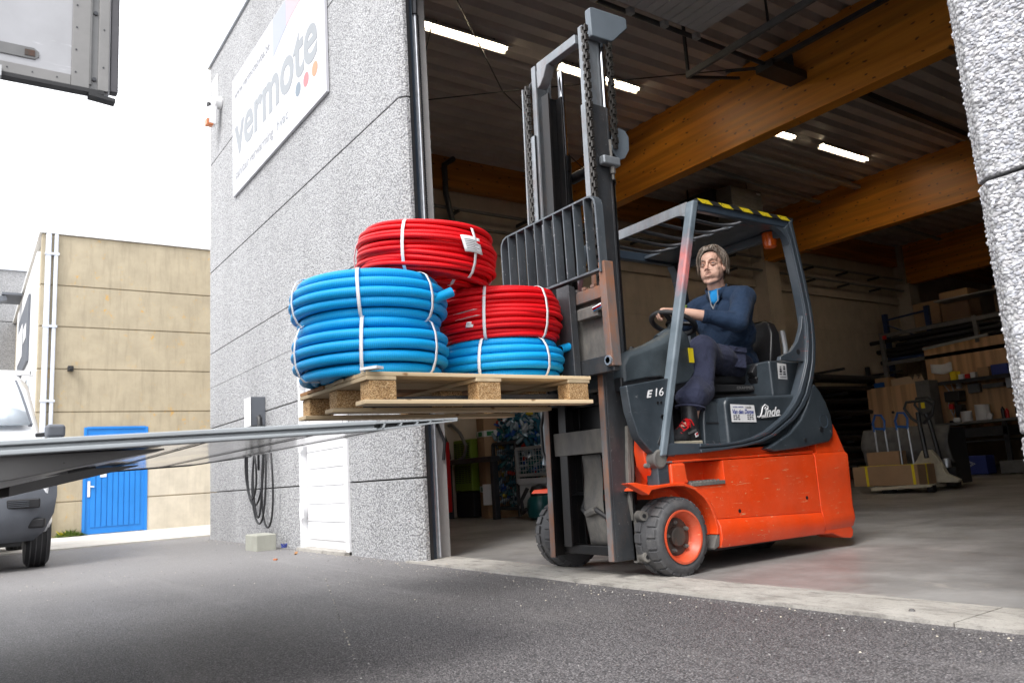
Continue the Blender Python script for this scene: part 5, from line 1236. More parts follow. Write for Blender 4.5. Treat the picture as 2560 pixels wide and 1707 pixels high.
b.tube([(ox0 - .02, my(1.4, 2.80), 1.2), (ox0 - .02, my(2.9, 2.80), 2.9), (ox0 + .0, my(3.0, 2.82), 3.02), (ox0 + .03, my(3.0, 2.84), 3.05)], .010, 8); b.tube([(ox0 + .20, 2.93, .42), (ox0 + .2, 2.9, .36), (ox0 + .28, 2.86, .34), (ox0 + .36, 2.86, .36), (ox0 + .44, 2.9, .30), (ox0 + .48, 2.92, .38)], .016, 8); b.tube([(ox0 - .03, 2.85, .95), (ox0 - .10, 2.87, .85), (ox0 - .10, 2.87, .70), (ox0 - .03, 2.86, .60)], .010, 8); b.build('hydraulic_hose', 'rubber', F)
b = B(); b.tube([(ox0 + .28, 2.86, .34), (ox0 + .36, 2.86, .36)], .022, 8); b.build('hose_fitting', 'dusty', F)
# lower plates, bolts and castings between the uprights
b = B(); b.sheet(lambda u, v: (ox0 + .23 + .16 * u - .02 * math.sin(v * 6), 2.90 + .02 * math.sin(v * 7), .66 - .50 * v), 8, 12); o = b.build('shield_plate', 'dusty', F, smooth=60); s_ = o.modifiers.new('t', 'SOLIDIFY'); s_.thickness = .006
b = B(); b.cyl((ox1 - .14, 2.96, .21), (ox1 - .06, 2.96, .21), .07, 24); b.build('drive_hub', 'galv', F)
b = B(); b.prism([(2.952, .80), (2.965, .79), (2.985, .74), (2.975, .55), (2.95, .42), (2.94, .30), (2.99, .26), (3.0, .12), (2.94, .08), (2.94, .30), (2.92, .45), (2.932, .62)], 'x', ox1 - .01, ox1 + .02); b.build('mast_bracket', 'dusty', F, bevel=.004)
b = B(); b.prism([(2.94, .34), (3.03, .30), (3.03, .10), (2.94, .08)], 'x', ox1 - .02, ox1 + .06); b.build('axle_casting', 'dusty', F, bevel=.012)
for z in (.325, .118):
    b = B(); b.cyl((ox1 + .05, 2.945, z), (ox1 + .115, 2.925, z), .026, 20); bo = b.build('axle_bolt', 'dusty', F, bevel=.003)
    b = B(); b.cyl((ox1 + .114, 2.9253, z), (ox1 + .1165, 2.9245, z), .012, 6); b.build('bolt_socket', 'black', bo)
b = B(); b.prism([(2.955, .74), (3.0, .735), (3.04, .66), (3.06, .56), (3.075, .47), (3.04, .47), (2.99, .52), (2.95, .58), (2.94, .66)], 'x', NXs - .14, NXs - .06); b.build('drive_housing', 'orange', F, bevel=.014, seg=3)
b = B(); b.lathe([(.05, 0), (.05, .05), (.042, .058), (0, .058)], (NXs - .06, 3.005, .61), (1, 0, 0), 22, close=False); b.build('brake_drum', 'dusty', F)
b = B()
for (y, z) in ((2.955, .70), (2.945, .58), (3.05, .69)): b.cyl((NXs - .06, y, z), (NXs - .035, y, z), .013, 12)
b.build('housing_bolt', 'dusty', F)
b = B(); b.prism([(3.0, .69), (3.03, .735), (3.06, .72), (3.05, .66), (3.07, .62), (3.055, .60), (3.03, .63), (3.02, .67)], 'x', NXs - .03, NXs - .01); b.build('latch_lever', 'black', F, bevel=.003)
b = B(); b.tube([(NXs - .02 + .010 * math.cos(k * .9), 3.035 + .010 * math.sin(k * .9), .60 + k * .0016) for k in range(36)], .0025, 5); b.build('latch_spring', 'galv', F)
b = B(); b.bar((NXs - .02, 3.02, .592), (NXs - .02, 3.09, .592), .03, .008); b.build('latch_plate', 'galv', F)
b = B(); b.box(-3.62, -3.44, 3.02, 3.03, .80, 1.02); b.build('inner_label', 'paper', F); 
# ---- carriage, forks, load backrest
cy0 = 2.762
b = B(); b.box(-3.90, -3.02, cy0, cy0 + .035, 1.475, 1.545); cu_ = b.build('carriage_upper_bar', 'mast_rust', F, bevel=.005)
b = B()
for k in range(12): b.box(-3.88 + k * .073, -3.85 + k * .073, cy0 - .002, cy0 + .02, 1.545, 1.56)
b.build('bar_notch', 'mast_rust', cu_)
b = B(); b.box(-3.90, -3.02, cy0, cy0 + .040, 1.075, 1.165); b.build('carriage_lower_bar', 'mast', F, bevel=.005)
b = B(); b.box(-3.86, -3.04, cy0 + .04, cy0 + .06, 1.12, 1.50); b.build('carriage_plate', 'dusty', F, bevel=.004)
b = B(); b.box(-3.27, -3.10, cy0 - .012, cy0 + .03, 1.38, 1.445); b.build('carriage_clamp', 'dusty', F, bevel=.008)
b = B(); b.cyl((-3.12, cy0 - .01, 1.42), (-3.05, cy0 - .01, 1.43), .018, 14); b.build('side_shift_rod', 'chrome', F)
b = B(); b.box(-3.055, -3.005, cy0 - .02, cy0 + .045, 1.10, 1.66); b.build('carriage_side_plate', 'mast_rust', F, bevel=.004)
b = B(); b.box(-3.93, -3.88, cy0 - .02, cy0 + .045, 1.10, 1.66); b.build('carriage_side_plate', 'mast_rust', F, bevel=.004)
b = B(); b.cyl((-3.03, cy0 - .03, 1.13), (-3.03, cy0 - .005, 1.13), .018, 6); b.cyl((-3.03, cy0 - .03, 1.13), (-3.03, cy0 - .018, 1.13), .026, 16); b.build('carriage_bolt', 'galv', F)
for xc in (-3.325, -3.705):
    b = B(); b.prism([(2.705, 1.585), (2.752, 1.575), (2.752, 1.00), (2.74, .955), (2.70, .935), (2.0, .94), (1.62, .945), (1.60, .955), (1.62, .965), (2.60, .985), (2.68, 1.0), (2.705, 1.05)], 'x', xc - .055, xc + .055); b.build('fork', 'mast', F, bevel=.004)
yb = 2.755
pts = [(-3.935, 1.66), (-3.935, 1.97), (-3.928, 2.00), (-3.905, 2.028), (-3.87, 2.038)] + [(-3.09, 2.038), (-3.055, 2.03), (-3.03, 2.005), (-3.022, 1.97), (-3.022, 1.60)]
inn = [(-3.923, 1.66), (-3.923, 1.965), (-3.916, 1.992), (-3.898, 2.015), (-3.868, 2.026)] + [(-3.093, 2.026), (-3.063, 2.02), (-3.042, 2.0), (-3.035, 1.965), (-3.035, 1.60)]
b = B(); b.prism(pts + inn[::-1], 'y', yb - .025, yb + .03); b.build('backrest_frame', 'grate', F, bevel=.002, seg=1)
b = B(); b.box(-3.922, -3.036, yb - .02, yb + .02, 1.612, 1.626); b.build('backrest_bottom_rail', 'grate', F, bevel=.002, seg=1)
for k in range(9):
    x = -3.935 + (k + 1) * (.913 / 10)
    b = B(); b.box(x - .0038, x + .0038, yb - .028, yb + .028, 1.627, 2.0255); b.build('backrest_bar', 'grate', F)
# ================================================================ DRIVER
DR = thing('person', 'grey-haired driver in navy zip sweater and work trousers, one hand on the steering wheel', 'person', (-3.47, 4.1, 1.1))
def m_skin():
    m, g = newmat('skin'); p = g.pos()
    c = g.ramp(g.noise(p, 28, 5, .6), [(.3, (.60, .35, .26)), (.7, (.69, .43, .33))])
    a = g.new('Attribute', attribute_name='tint'); c = g.mix(a.outputs['Alpha'], c, a.outputs['Color'])
    g.out(c, .55)
    return m
M['skin'] = m_skin(); M['skin_plain'] = plain('eyelid_skin', (.50, .28, .20), .5, 0, .06, 28)
def m_cloth(name, c1, c2, wr=.5, weave=900):
    m, g = newmat(name); p = g.pos()
    c = g.ramp(g.noise(p, 9, 6, .65), [(.3, c1), (.7, c2)])
    h = g.math('ADD', g.noise(g.pos((1, 1, .6)), 11, 5, .55, 1.2), g.math('MULTIPLY', g.noise(p, 140, 3), .10))
    g.out(c, .9, g.bump(h, wr, .03)); g.b.inputs['Sheen Weight'].default_value = .03; return m
M['navy'] = m_cloth('navy_sweater', (.006, .020, .052), (.010, .031, .074))
M['trouser'] = m_cloth('navy_trousers', (.012, .015, .038), (.026, .031, .066), .6)
M['tee'] = m_cloth('blue_tshirt', (.005, .20, .50), (.008, .25, .6), .3)
M['hair'] = plain('grey_brown_hair', (.13, .095, .07), .6, 0, .5, 80, col2=(.40, .34, .285), spec=.25)
M['hair_dark'] = plain('brown_hair_lock', (.07, .045, .03), .55, 0, .3, 80, col2=(.15, .10, .07), spec=.25); M['hair_grey'] = plain('grey_hair_lock', (.27, .225, .185), .5, 0, .3, 80, col2=(.42, .36, .31), spec=.25)
M['iris'] = plain('iris_grey_blue', (.035, .045, .055), .2, 0, .1, 100)
M['eyewhite'] = plain('eye_white', (.62, .60, .58), .25, 0, .03, 5)
def ico(sub=2):
    import bmesh
    bm = bmesh.new(); bmesh.ops.create_icosphere(bm, subdivisions=sub, radius=1)
    bm.verts.ensure_lookup_table(); v = [v.co.copy() for v in bm.verts]; f = [tuple(q.index for q in p.verts) for p in bm.faces]; bm.free(); return v, f
ICV, ICF = ico(2)
class Body(B):
    def ball(s, c, r, axes=None):
        r = r if hasattr(r, '__len__') else (r, r, r); c = Vector(c)
        ax = axes or (Vector((1, 0, 0)), Vector((0, 1, 0)), Vector((0, 0, 1)))
        return s.add([c + ax[0] * (v.x * r[0]) + ax[1] * (v.y * r[1]) + ax[2] * (v.z * r[2]) for v in ICV], ICF)
    def limb(s, pts, n=14, flat=None):
        """pts: [(point, radius)], balls at joints and tapered tubes between"""
        for p, r in pts: s.ball(p, r)
        for (p, r), (q, t) in zip(pts, pts[1:]): s.tube([p, q], [r, t], n)
        return s
def remesh(b, name, vox, smooth, mat, parent, folds=None, post=None):
    me = b.mesh(name, 0); o = bpy.data.objects.new('tmp', me); COL.objects.link(o)
    m_ = o.modifiers.new('r', 'REMESH'); m_.mode = 'VOXEL'; m_.voxel_size = vox
    s_ = o.modifiers.new('s', 'SMOOTH'); s_.factor = .5; s_.iterations = smooth
    dg = bpy.context.evaluated_depsgraph_get(); dg.update()
    me2 = bpy.data.meshes.new_from_object(o.evaluated_get(dg)); bpy.data.objects.remove(o); me2.name = name
    n = len(me2.vertices); co = np.empty(n * 3, np.float32); me2.vertices.foreach_get('co', co); co = co.reshape(-1, 3)
    if folds:
        nr = np.empty(n * 3, np.float32); me2.vertices.foreach_get('normal', nr); nr = nr.reshape(-1, 3)
        co = co + nr * folds(co)[:, None]; me2.vertices.foreach_set('co', co.astype(np.float32).ravel())
    if post: post(me2, co)
    me2.polygons.foreach_set('use_smooth', np.ones(len(me2.polygons), bool)); me2.update()
    return link(name, me2, mat, parent)
V3 = Vector
# joints
hipL, hipR = V3((-3.36, 4.15, 1.17)), V3((-3.57, 4.15, 1.17))
kneeL, kneeR = V3((-3.185, 3.630, 1.230)), V3((-3.64, 3.70, 1.20))
ankL, ankR = V3((-3.095, 3.375, .80)), V3((-3.64, 3.50, .80))
pelv, chest, neckb = V3((-3.465, 4.17, 1.20)), V3((-3.415, 4.125, 1.48)), V3((-3.395, 4.085, 1.675))
shL, shR = V3((-3.235, 4.13, 1.615)), V3((-3.565, 4.06, 1.605))
elL, elR = V3((-3.150, 3.945, 1.425)), V3((-3.66, 3.84, 1.39))
wrL, wrR = V3((-3.375, 3.640, 1.522)), V3((-3.575, 3.60, 1.325))
HC = V3((-3.385, 4.045, 1.842)); HK = 1.07
yaw = R_(22)
HF = V3((math.sin(yaw), -math.cos(yaw), .0)); HU = V3((0, .03, 1)).normalized(); HS = HF.cross(HU).normalized() * -1; HF = HS.cross(HU).normalized() * -1
if HF.y > 0: HF = -HF
if HS.x < 0: HS = -HS
def H(s_, f, u): return HC + (HS * s_ + HF * f + HU * u) * HK
AX = (HS, HF, HU)
sk = Body()
sk.ball(H(0, -.014, .038), (.073, .093, .084), AX); sk.ball(H(0, .030, -.030), (.060, .058, .080), AX)
sk.ball(H(0, .036, .048), (.058, .052, .050), AX)
for s_ in (-1, 1):
    sk.limb([(H(s_ * .052, -.005, -.050), .014), (H(s_ * .036, .040, -.088), .015), (H(0, .070, -.104), .018)]); sk.ball(H(s_ * .034, .044, -.046), (.030, .032, .046), AX); sk.ball(H(s_ * .048, .012, -.032), (.023, .044, .055), AX)
    sk.ball(H(s_ * .039, .049, -.020), (.025, .025, .026), AX); sk.ball(H(s_ * .073, -.012, -.005), (.010, .018, .030), AX)
    sk.limb([(H(s_ * .040, .060, .034), .011), (H(s_ * .020, .076, .033), .012), (H(0, .078, .030), .010)]); sk.ball(H(s_ * .031, .055, .008), (.025, .0235, .022), AX)
    sk.ball(H(s_ * .0135, .098, -.033), .0095)
sk.limb([(H(0, .084, .022), .0085), (H(0, .098, -.005), .0095), (H(0, .114, -.028), .0125)])
sk.ball(H(0, .066, -.062), (.038, .025, .032), AX); sk.ball(H(0, .062, .045), (.050, .030, .038), AX)
sk.limb([(H(-.023, .083, -.0605), .0045), (H(0, .0945, -.058), .006), (H(.023, .083, -.0605), .0045)]); sk.limb([(H(-.019, .083, -.070), .0045), (H(0, .094, -.072), .0065), (H(.019, .083, -.070), .0045)])
sk.limb([(H(0, -.02, -.06), .055), (neckb + V3((0, 0, .02)), .056)]); sk.limb([(H(0, .02, -.08), .042), (neckb + V3((.005, -.02, .0)), .05)])
sk.limb([(neckb, .06), (chest, .12), (pelv, .12)]); sk.limb([(neckb + V3((0, 0, -.03)), .035), (shL, .05), (elL, .034), (elL.lerp(wrL, .35), .036), (elL.lerp(wrL, .55), .036), (wrL, .027)]); sk.limb([(neckb + V3((0, 0, -.03)), .035), (shR, .05), (elR, .043), (wrR, .026)])
sk.limb([(pelv, .10), (hipL, .085), (kneeL, .055), (ankL, .036), (ankL + V3((0, -.10, -.06)), .03)]); sk.limb([(pelv, .10), (hipR, .085), (kneeR, .055), (ankR, .036), (ankR + V3((0, -.10, -.06)), .03)])
def hand(b, W, d, n, curl=(50, 70, 45), thumb=1, sp=.0205):
    d = d.normalized(); side = d.cross(n).normalized(); n = side.cross(d).normalized()
    if n.z > 0 and False: n = -n
    ks = []
    for i, (ln, off) in enumerate(((.082, 0), (.088, 0), (.084, 0), (.074, 0))):
        K_ = W + d * ln + side * ((1.5 - i) * sp); b.limb([(W + side * ((1.5 - i) * .012) , .016), (K_, .0125)], 10)
        L_ = [(.042, .0092), (.026, .0083), (.020, .0075)]; sc = (1, 1.06, 1.0, .82)[i]
        a = 0; p = K_; r0 = .0105
        for (l_, r_), c_ in zip(L_, curl):
            a += R_(c_ + (i - 1.5) * 4); q = p + (d * math.cos(a) + n * math.sin(a)) * (l_ * sc); b.limb([(p, r0), (q, r_)], 10); p = q; r0 = r_
    b.ball(W + d * .045, (.034, .034, .017), (side, d, n))
    T0 = W + d * .02 + side * (thumb * .022); T1 = T0 + d * .030 + side * (thumb * .022) + n * .012; T2 = T1 + d * .028 + side * (thumb * .002) + n * .022; T3 = T2 + d * .016 - side * (thumb * .010) + n * .018
    b.limb([(T0, .016), (T1, .0125), (T2, .0105), (T3, .0085)], 10)
hand(sk, wrL, V3((-.50, -.86, .10)), V3((0, .15, -1)), thumb=-1)
hand(sk, wrR, V3((.18, -.97, -.12)), V3((0, 0, -1)), thumb=-1)
def tint(me, co):
    n = len(co); col = np.zeros((n, 4), np.float32); w = co - np.array(HC[:])
    s_, f, u = w @ np.array(HS[:]), w @ np.array(HF[:]), w @ np.array(HU[:])
    def put(mask, c, a):
        a_ = (mask * a)[:, None]; col[:, :3] = np.where(a_ > col[:, 3:4], np.array(c), col[:, :3]); col[:, 3] = np.maximum(col[:, 3], a_[:, 0])
    lip = np.exp(-((s_ / .020) ** 4 + ((u + .065) / .0075) ** 4)) * (f > .078); put(lip, (.36, .13, .11), .6)
    jaw = np.exp(-(((u + .085) / .035) ** 2)) * (f > -.01) * (np.abs(w).max(1) < .2); put(jaw, (.36, .24, .20), .14)
    nose = np.exp(-((s_ / .016) ** 2 + ((u + .028) / .014) ** 2)) * (f > .09); put(nose, (.60, .22, .17), .35)
    at = me.color_attributes.new('tint', 'FLOAT_COLOR', 'POINT'); at.data.foreach_set('color', col.ravel())
body = remesh(sk, 'body', .0031, 16, 'skin', DR, post=tint)
for s_ in (-1, 1):
    b = Body(); b.ball(H(s_ * .0305, .0680, .0085), .0135); e = b.build('eye', 'eyewhite', DR, smooth=80)
    look = (V3((0, 0, .58)) - H(s_ * .0305, .0695, .0085)).normalized()
    b = Body(); c_ = H(s_ * .0305, .0680, .0085) + look * .0100; b.ball(c_, (.0043, .0043, .0043)); b.build('iris', M['iris'], e, smooth=80)
    b = Body(); b.limb([(H(s_ * .017, .079, .0125), .0045), (H(s_ * .030, .0810, .0158), .0062), (H(s_ * .043, .074, .0125), .0045)], 8); b.limb([(H(s_ * .018, .078, .0030), .0040), (H(s_ * .030, .0790, .0000), .0050), (H(s_ * .042, .073, .003), .0040)], 8); b.build('eyelid', 'skin_plain', e, smooth=80)
    b = Body(); b.limb([(H(s_ * .015, .0925, .0290), .0022), (H(s_ * .030, .0870, .0345), .0028), (H(s_ * .047, .0740, .0305), .0014)], 8); b.build('eyebrow', 'hair', DR, smooth=80)
# hair
hb = B(); hr = random.Random(5)
def hp(phi, th, k, lift=0):
    """point on the skull: phi 0 = front, + = left; th from the crown"""
    r = (.082 * k, .104 * k, .094 * k)
    st_, ct = math.sin(th), math.cos(th)
    p = (r[0] * st_ * math.sin(phi), -.016 + r[1] * st_ * math.cos(phi), .040 + r[2] * ct)
    if th > 1.75: p = (p[0] * 1.0, p[1], .040 + r[2] * math.cos(1.75) - (th - 1.75) * .125)
    if th > 1.75: p = (r[0] * math.sin(1.75) * math.sin(phi), -.016 + r[1] * math.sin(1.75) * math.cos(phi), p[2])
    return H(*p)
def thend(phi):
    a = abs(math.degrees(phi))
    if a < 34: return 0.80
    if a < 62: return 0.80 + (a - 34) / 28 * .65
    if a < 80: return 1.45 + (a - 62) / 18 * .62
    return 2.12 if a < 150 else 2.4
NP = 72; rows_ = 14; vs = []; fs = []
for i in range(NP):
    phi = -math.pi + 2 * math.pi * i / NP
    for j in range(rows_ + 1): vs.append(hp(phi, max(.02, thend(phi) * j / rows_), 1.0 + (.03 if j < rows_ - 2 else (-.02 if j < rows_ else -.09))))
for i in range(NP):
    i2 = (i + 1) % NP
    for j in range(rows_): fs.append((i * (rows_ + 1) + j, i * (rows_ + 1) + j + 1, i2 * (rows_ + 1) + j + 1, i2 * (rows_ + 1) + j))
hb.add(vs, fs); locks = [B(), B()]
for k in range(900):
    phi = hr.uniform(-math.pi, math.pi); te = thend(phi) * hr.uniform(.74, 1.08); t0 = hr.uniform(.05, .55) * te; sw = hr.uniform(-.08, .25) * (1 if phi > 0 else -1); kk = hr.uniform(1.04, 1.17)
    if abs(math.degrees(phi)) < 34:      # swept back and to the side from the hairline
        t0, te2 = te, .15; sw = .9 * (1 if phi > -.25 else -1)
        pts = [hp(phi + sw * (q / 7) ** 1.5, t0 + (te2 - t0) * q / 7, 1.0 + (kk - 1.0) * math.sin(.3 + 2.5 * q / 7) - .055 * (1 - q / 7) ** 2) for q in range(8)]
    else:
        pts = [hp(phi + sw * math.sin(1.6 * q / 7), t0 + (te - t0) * q / 7, kk + (.035 * math.sin(q * .8 + 2.2 * math.sin(phi * 3)) + .02 * math.sin(k)) * (q / 7)) for q in range(8)]
    th_ = hr.uniform(.55, 1.0); (hb, locks[0], locks[1])[k % 3].tube(pts, [v_ * th_ for v_ in (.0016, .0028, .0034, .0034, .0032, .0028, .0020, .0007)], 5)
hair_o = hb.build('hair', 'hair', DR, smooth=70)
for q_, l_ in enumerate(locks): l_.build('hair_lock', ('hair_dark', 'hair_grey')[q_], hair_o, smooth=70)
# sweater
def fold(seed, amp, sc=1.0):
    r = np.random.default_rng(seed); D = r.normal(0, 1, (9, 3)); D /= np.linalg.norm(D, axis=1)[:, None]; W = r.uniform(22, 75, 9) * sc; Ph = r.uniform(0, 6.28, 9); A = 1 / (W / 22) ** .8
    def f(co):
        warp = co + .012 * np.sin(co[:, [1, 2, 0]] * 31 + 1.3)
        t = sum(A[i] * np.sin(warp @ D[i] * W[i] + Ph[i]) for i in range(9))
        return (amp * t / 2.2).astype(np.float32)
    return f
sw_ = Body()
sw_.limb([(pelv + V3((.0, .03, -.03)), .160), (pelv + V3((.01, .01, .10)), .165), (chest + V3((0, .02, 0)), .158)], 20)
sw_.ball(chest + V3((0, .0, .02)), (.195, .150, .17)); sw_.ball(pelv + V3((0, .05, .0)), (.20, .18, .13)); sw_.ball(pelv + V3((0, .0, .09)), (.19, .18, .13)); sw_.ball(chest + V3((.02, .045, -.08)), (.18, .15, .14))
sw_.limb([(chest + V3((0, 0, .10)), .10), (neckb + V3((0, .005, -.012)), .074)], 18)
sw_.limb([(neckb + V3((.03, .02, -.035)), .064), (shL, .082), (elL, .064), (elL.lerp(wrL, .22), .056), (elL.lerp(wrL, .38), .049)], 16)
sw_.limb([(neckb + V3((-.03, .0, -.035)), .062), (shR, .073), (elR, .056), (elR.lerp(wrR, .68), .044)], 16)
sw_.limb([(shL + V3((0, .0, -.02)), .07), (chest + V3((.10, .02, -.05)), .09)]); sw_.limb([(shR + V3((0, .0, -.02)), .07), (chest + V3((-.10, .02, -.05)), .09)])
cuff = elL.lerp(wrL, .38); dfa = (wrL - elL).normalized()
sw_.limb([(cuff - dfa * .03, .047), (cuff + dfa * .02, .0445)], 16)
swo = remesh(sw_, 'sweater', .006, 3, 'navy', DR, folds=fold(3, .0065, .8))
def ringpts(c, r, ax_n, n=28, sq=(1, 1), a0=0, a1=360):
    ax_n = V3(ax_n).normalized(); u = V3((1, 0, 0)); u = (u - ax_n * u.dot(ax_n)).normalized(); w = ax_n.cross(u)
    return [V3(c) + (u * math.cos(R_(a)) * sq[0] + w * math.sin(R_(a)) * sq[1]) * r for a in [a0 + (a1 - a0) * i / n for i in range(n + 1)]]
# stand-up collar, open at the front (gap towards HF)
nc = neckb + V3((.0, -.004, .018)); b = B()
base, top = [], []
fa = math.degrees(math.atan2(HF.y, HF.x))
for i in range(33):
    a = R_(fa + 20 + (320) * i / 32); d_ = V3((math.cos(a), math.sin(a), 0)); base.append(nc + d_ * .074 + V3((0, 0, -.035 - .055 * max(0, d_.dot(HF)) ** 2))); top.append(nc + d_ * (.068 + .024 * max(0, d_.dot(HF))) + V3((0, 0, .034 - .050 * max(0, d_.dot(HF)))))
b.add(base + top, [(i, i + 1, 34 + i, 33 + i) for i in range(32)]); co_ = b.build('collar', 'navy', swo, smooth=80); s2 = co_.modifiers.new('t', 'SOLIDIFY'); s2.thickness = .007
b = B()
for e_ in (0, 32):
    p0 = top[e_]; p1 = base[e_]; p2 = nc + HF * .118 + V3((0, 0, -.145)); b.tube([p0, p1 + HF * .012, p1.lerp(p2, .5) + HF * .022, p2 + HF * .0], .0042, 7)
b.build('zip', 'mast_light', swo)
b = Body(); b.ball(nc + HF * .072 + V3((0, 0, -.060)), (.034, .020, .050), (HS, HF, V3((0, 0, 1)))); b.ball(nc + HF * .018 + V3((0, 0, -.02)), (.062, .062, .040), (HS, HF, V3((0, 0, 1)))); b.build('t_shirt', 'tee', DR, smooth=80)
b = B(); b.tube([cuff + dfa * .025, cuff + dfa * .06], [.044, .0425], 22); b.tube([cuff + dfa * .05, cuff + dfa * .068], [.0455, .0445], 22); b.build('cuff', 'navy', swo)
# trousers
tr = Body()
tr.limb([(pelv + V3((0, .0, -.04)), .135), (hipL, .105), (kneeL, .088)], 18); tr.limb([(pelv + V3((0, .0, -.04)), .13), (hipR, .098), (kneeR, .078)], 18)
tr.ball(pelv + V3((0, .0, -.05)), (.17, .14, .09))
tr.limb([(kneeL, .088), (kneeL.lerp(ankL, .35) + V3((0, .012, 0)), .090), (kneeL.lerp(ankL, .50) + V3((0, .014, 0)), .086), (ankL + V3((0, .012, .145)), .086)], 18); tr.ball(hipL.lerp(kneeL, .5), (.095, .15, .095))
tr.limb([(kneeR, .08), (kneeR.lerp(ankR, .4), .072), (ankR + V3((0, 0, .05)), .07)], 18)
tro = remesh(tr, 'trousers', .006, 3, 'trouser', DR, folds=fold(8, .0105, .75))
b = B(); b.tube(ringpts(ankL + V3((0, .008, .085)), .083, (0, .2, 1), 24), .0055, 6); b.build('hem', 'trouser', tro)
b = B(); mid = hipL.lerp(kneeL, .40) + V3((.085, 0, .012)); b.obox(mid, (.016, .17, .12), (-.12, -.1, -.28)); po = b.build('thigh_pocket', 'trouser', tro, bevel=.006); b = B(); b.obox(mid + V3((.008, 0, .055)), (.016, .18, .035), (-.12, -.1, -.28)); b.build('pocket_flap', 'trouser', tro, bevel=.005)
b = B(); b.obox(kneeL + V3((.035, -.055, -.12)), (.10, .012, .16), (-.48, 0, .3)); b.build('knee_patch', 'trouser', tro, bevel=.005)
# shoes
def shoe(a, s_):
    x, y = a.x, a.y - .012; z = .674
    so = B(); P = [(x + .038, y + .055), (x + .046, y), (x + .044, y - .06), (x + .054, y - .13), (x + .040, y - .185), (x, y - .20), (x - .035, y - .18), (x - .045, y - .12), (x - .036, y - .05), (x - .036, y + .05), (x, y + .07)]
    so.prism(P, 'z', z, z + .026); sole = so.build('shoe_sole', M['sole'], DR, bevel=.006)
    u = Body(); u.ball((x, y + .012, z + .06), (.044, .058, .055)); u.ball((x + .002, y - .10, z + .045), (.049, .085, .038)); u.limb([((x, y, z + .07), .046), ((x, y + .008, z + .135), .045)]); u.limb([((x, y - .02, z + .09), .04), ((x, y - .12, z + .055), .034)])
    up = remesh(u, 'shoe', .005, 3, 'shoe', DR)
    q = B(); q.tube([(x, y + .004, z + .10), (x, y + .01, z + .26)], .046, 16); q.build('sock', 'black', up)
    q = B()
    for k in range(5):
        yy = y - .03 - k * .022; zz_ = z + .145 - k * .018
        q.tube([(x - .035, yy, zz_ - .02), (x, yy - .006, zz_ + .004), (x + .036, yy - .012, zz_ - .024)], .0048, 6); q.tube([(x - .03, yy - .012, zz_ - .022), (x + .034, yy, zz_ - .02)], .003, 6)
    for k in range(4): q.tube([(x + .01, y - .035, z + .15), (x + .05 + .01 * k, y - .04 - .02 * k, z + .14 - .015 * k), (x + .05, y - .02 - .03 * k, z + .11 - .01 * k)], .0045, 6)
    q.build('red_lace', 'red', up)
    q = B(); q.obox((x + .0455, y - .0, z + .058), (.004, .026, .022), (.3, 0, .1)); q.build('shoe_emblem', 'paper', up); q = B(); q.obox((x + .0472, y - .0, z + .062), (.004, .018, .010), (.3, 0, .1)); q.build('emblem_red', 'red', up)
    q = B(); q.obox((x + .048, y - .035, z + .075), (.006, .07, .012), (.25, 0, .08)); q.build('shoe_stripe', 'greysteel', up)
M['sole'] = plain('shoe_sole', (.42, .37, .28), .7, 0, .1, 20); M['shoe'] = plain('black_shoe_fabric', (.018, .018, .02), .8, 0, .3, 40, .2)
shoe(ankL, 1); shoe(ankR, -1)
b = B(); b.tube([V3((-3.56, 3.95, 1.62)), V3((-3.60, 3.92, 1.50)), V3((-3.61, 3.93, 1.36))], .012, 6); b.build('lime_piping', M['lime_hi'] if 'lime_hi' in M else 'lime', swo)
# ================================================================ THINGS IN THE HALL, left of the forklift
def simple(name, b, mat, label, cat, **kw):
    g_ = kw.pop('group', None); o = b.build(name, mat, **kw); return tag(o, label, cat, g_)
b = B(); b.box(-9.95, -9.62, 5.5, 5.6, .12, 1.08); simple('red_cabinet', b, 'red', 'narrow red cabinet on the wall just inside the left gate jamb', 'cabinet', bevel=.01)
t = thing('compressor', 'lime green vented machine housing standing under the dark table', 'machine', (-9.9, 6.35, 0))
b = B(); b.box(-10.2, -9.72, 6.0, 6.5, .38, 1.12); b.build('housing', 'lime', t, bevel=.02)
b = B(); b.box(-10.2, -9.72, 6.01, 6.5, .02, .37); b.build('base', 'black', t, bevel=.01)
for r in range(2):
    for k in range(9):
        for c in range(5):
            b = B(); b.box(-10.16 + c * .088, -10.10 + c * .088, 5.992, 5.999, .50 + r * .33 + k * .028, .512 + r * .33 + k * .028)
            b.build('vent_slot', 'black', t, smooth=0)
t = thing('work_table', 'dark metal frame table in front of the lime green machine', 'table', (-9.6, 5.9, 0))
b = B(); b.box(-10.25, -8.92, 5.82, 5.96, .77, .84); b.build('table_top', 'darksteel', t, bevel=.006)
for x, y in ((-8.98, 5.90), (-10.2, 5.90)):
    b = B(); b.box(x - .04, x + .04, y - .04, y + .04, 0, .77); b.build('leg', 'darksteel', t, bevel=.005)
b = B(); pts = [(-10.35, 6.0, 1.36), (-10.2, 6.0, 1.36), (-9.95, 5.98, 1.22), (-9.78, 5.97, 1.02), (-9.84, 5.96, .88), (-10.02, 5.95, .80)]
b.tube(pts, .025, 8); simple('grey_hose', b, 'greysteel', 'grey hose curving down onto the dark table', 'hose')
b = B(); b.tube([(-10.42, 5.9, 1.40), (-10.22, 5.88, 1.1), (-10.08, 5.86, .86)], [.03, .045, .03], 10); simple('pressure_lance', b, 'darksteel', 'dark lance leaning on the end of the work table', 'lance')
t = thing('tall_carton', 'tall brown carton with green and white tape and a white sheet at its foot', 'box', (-9.4, 6.3, 0))
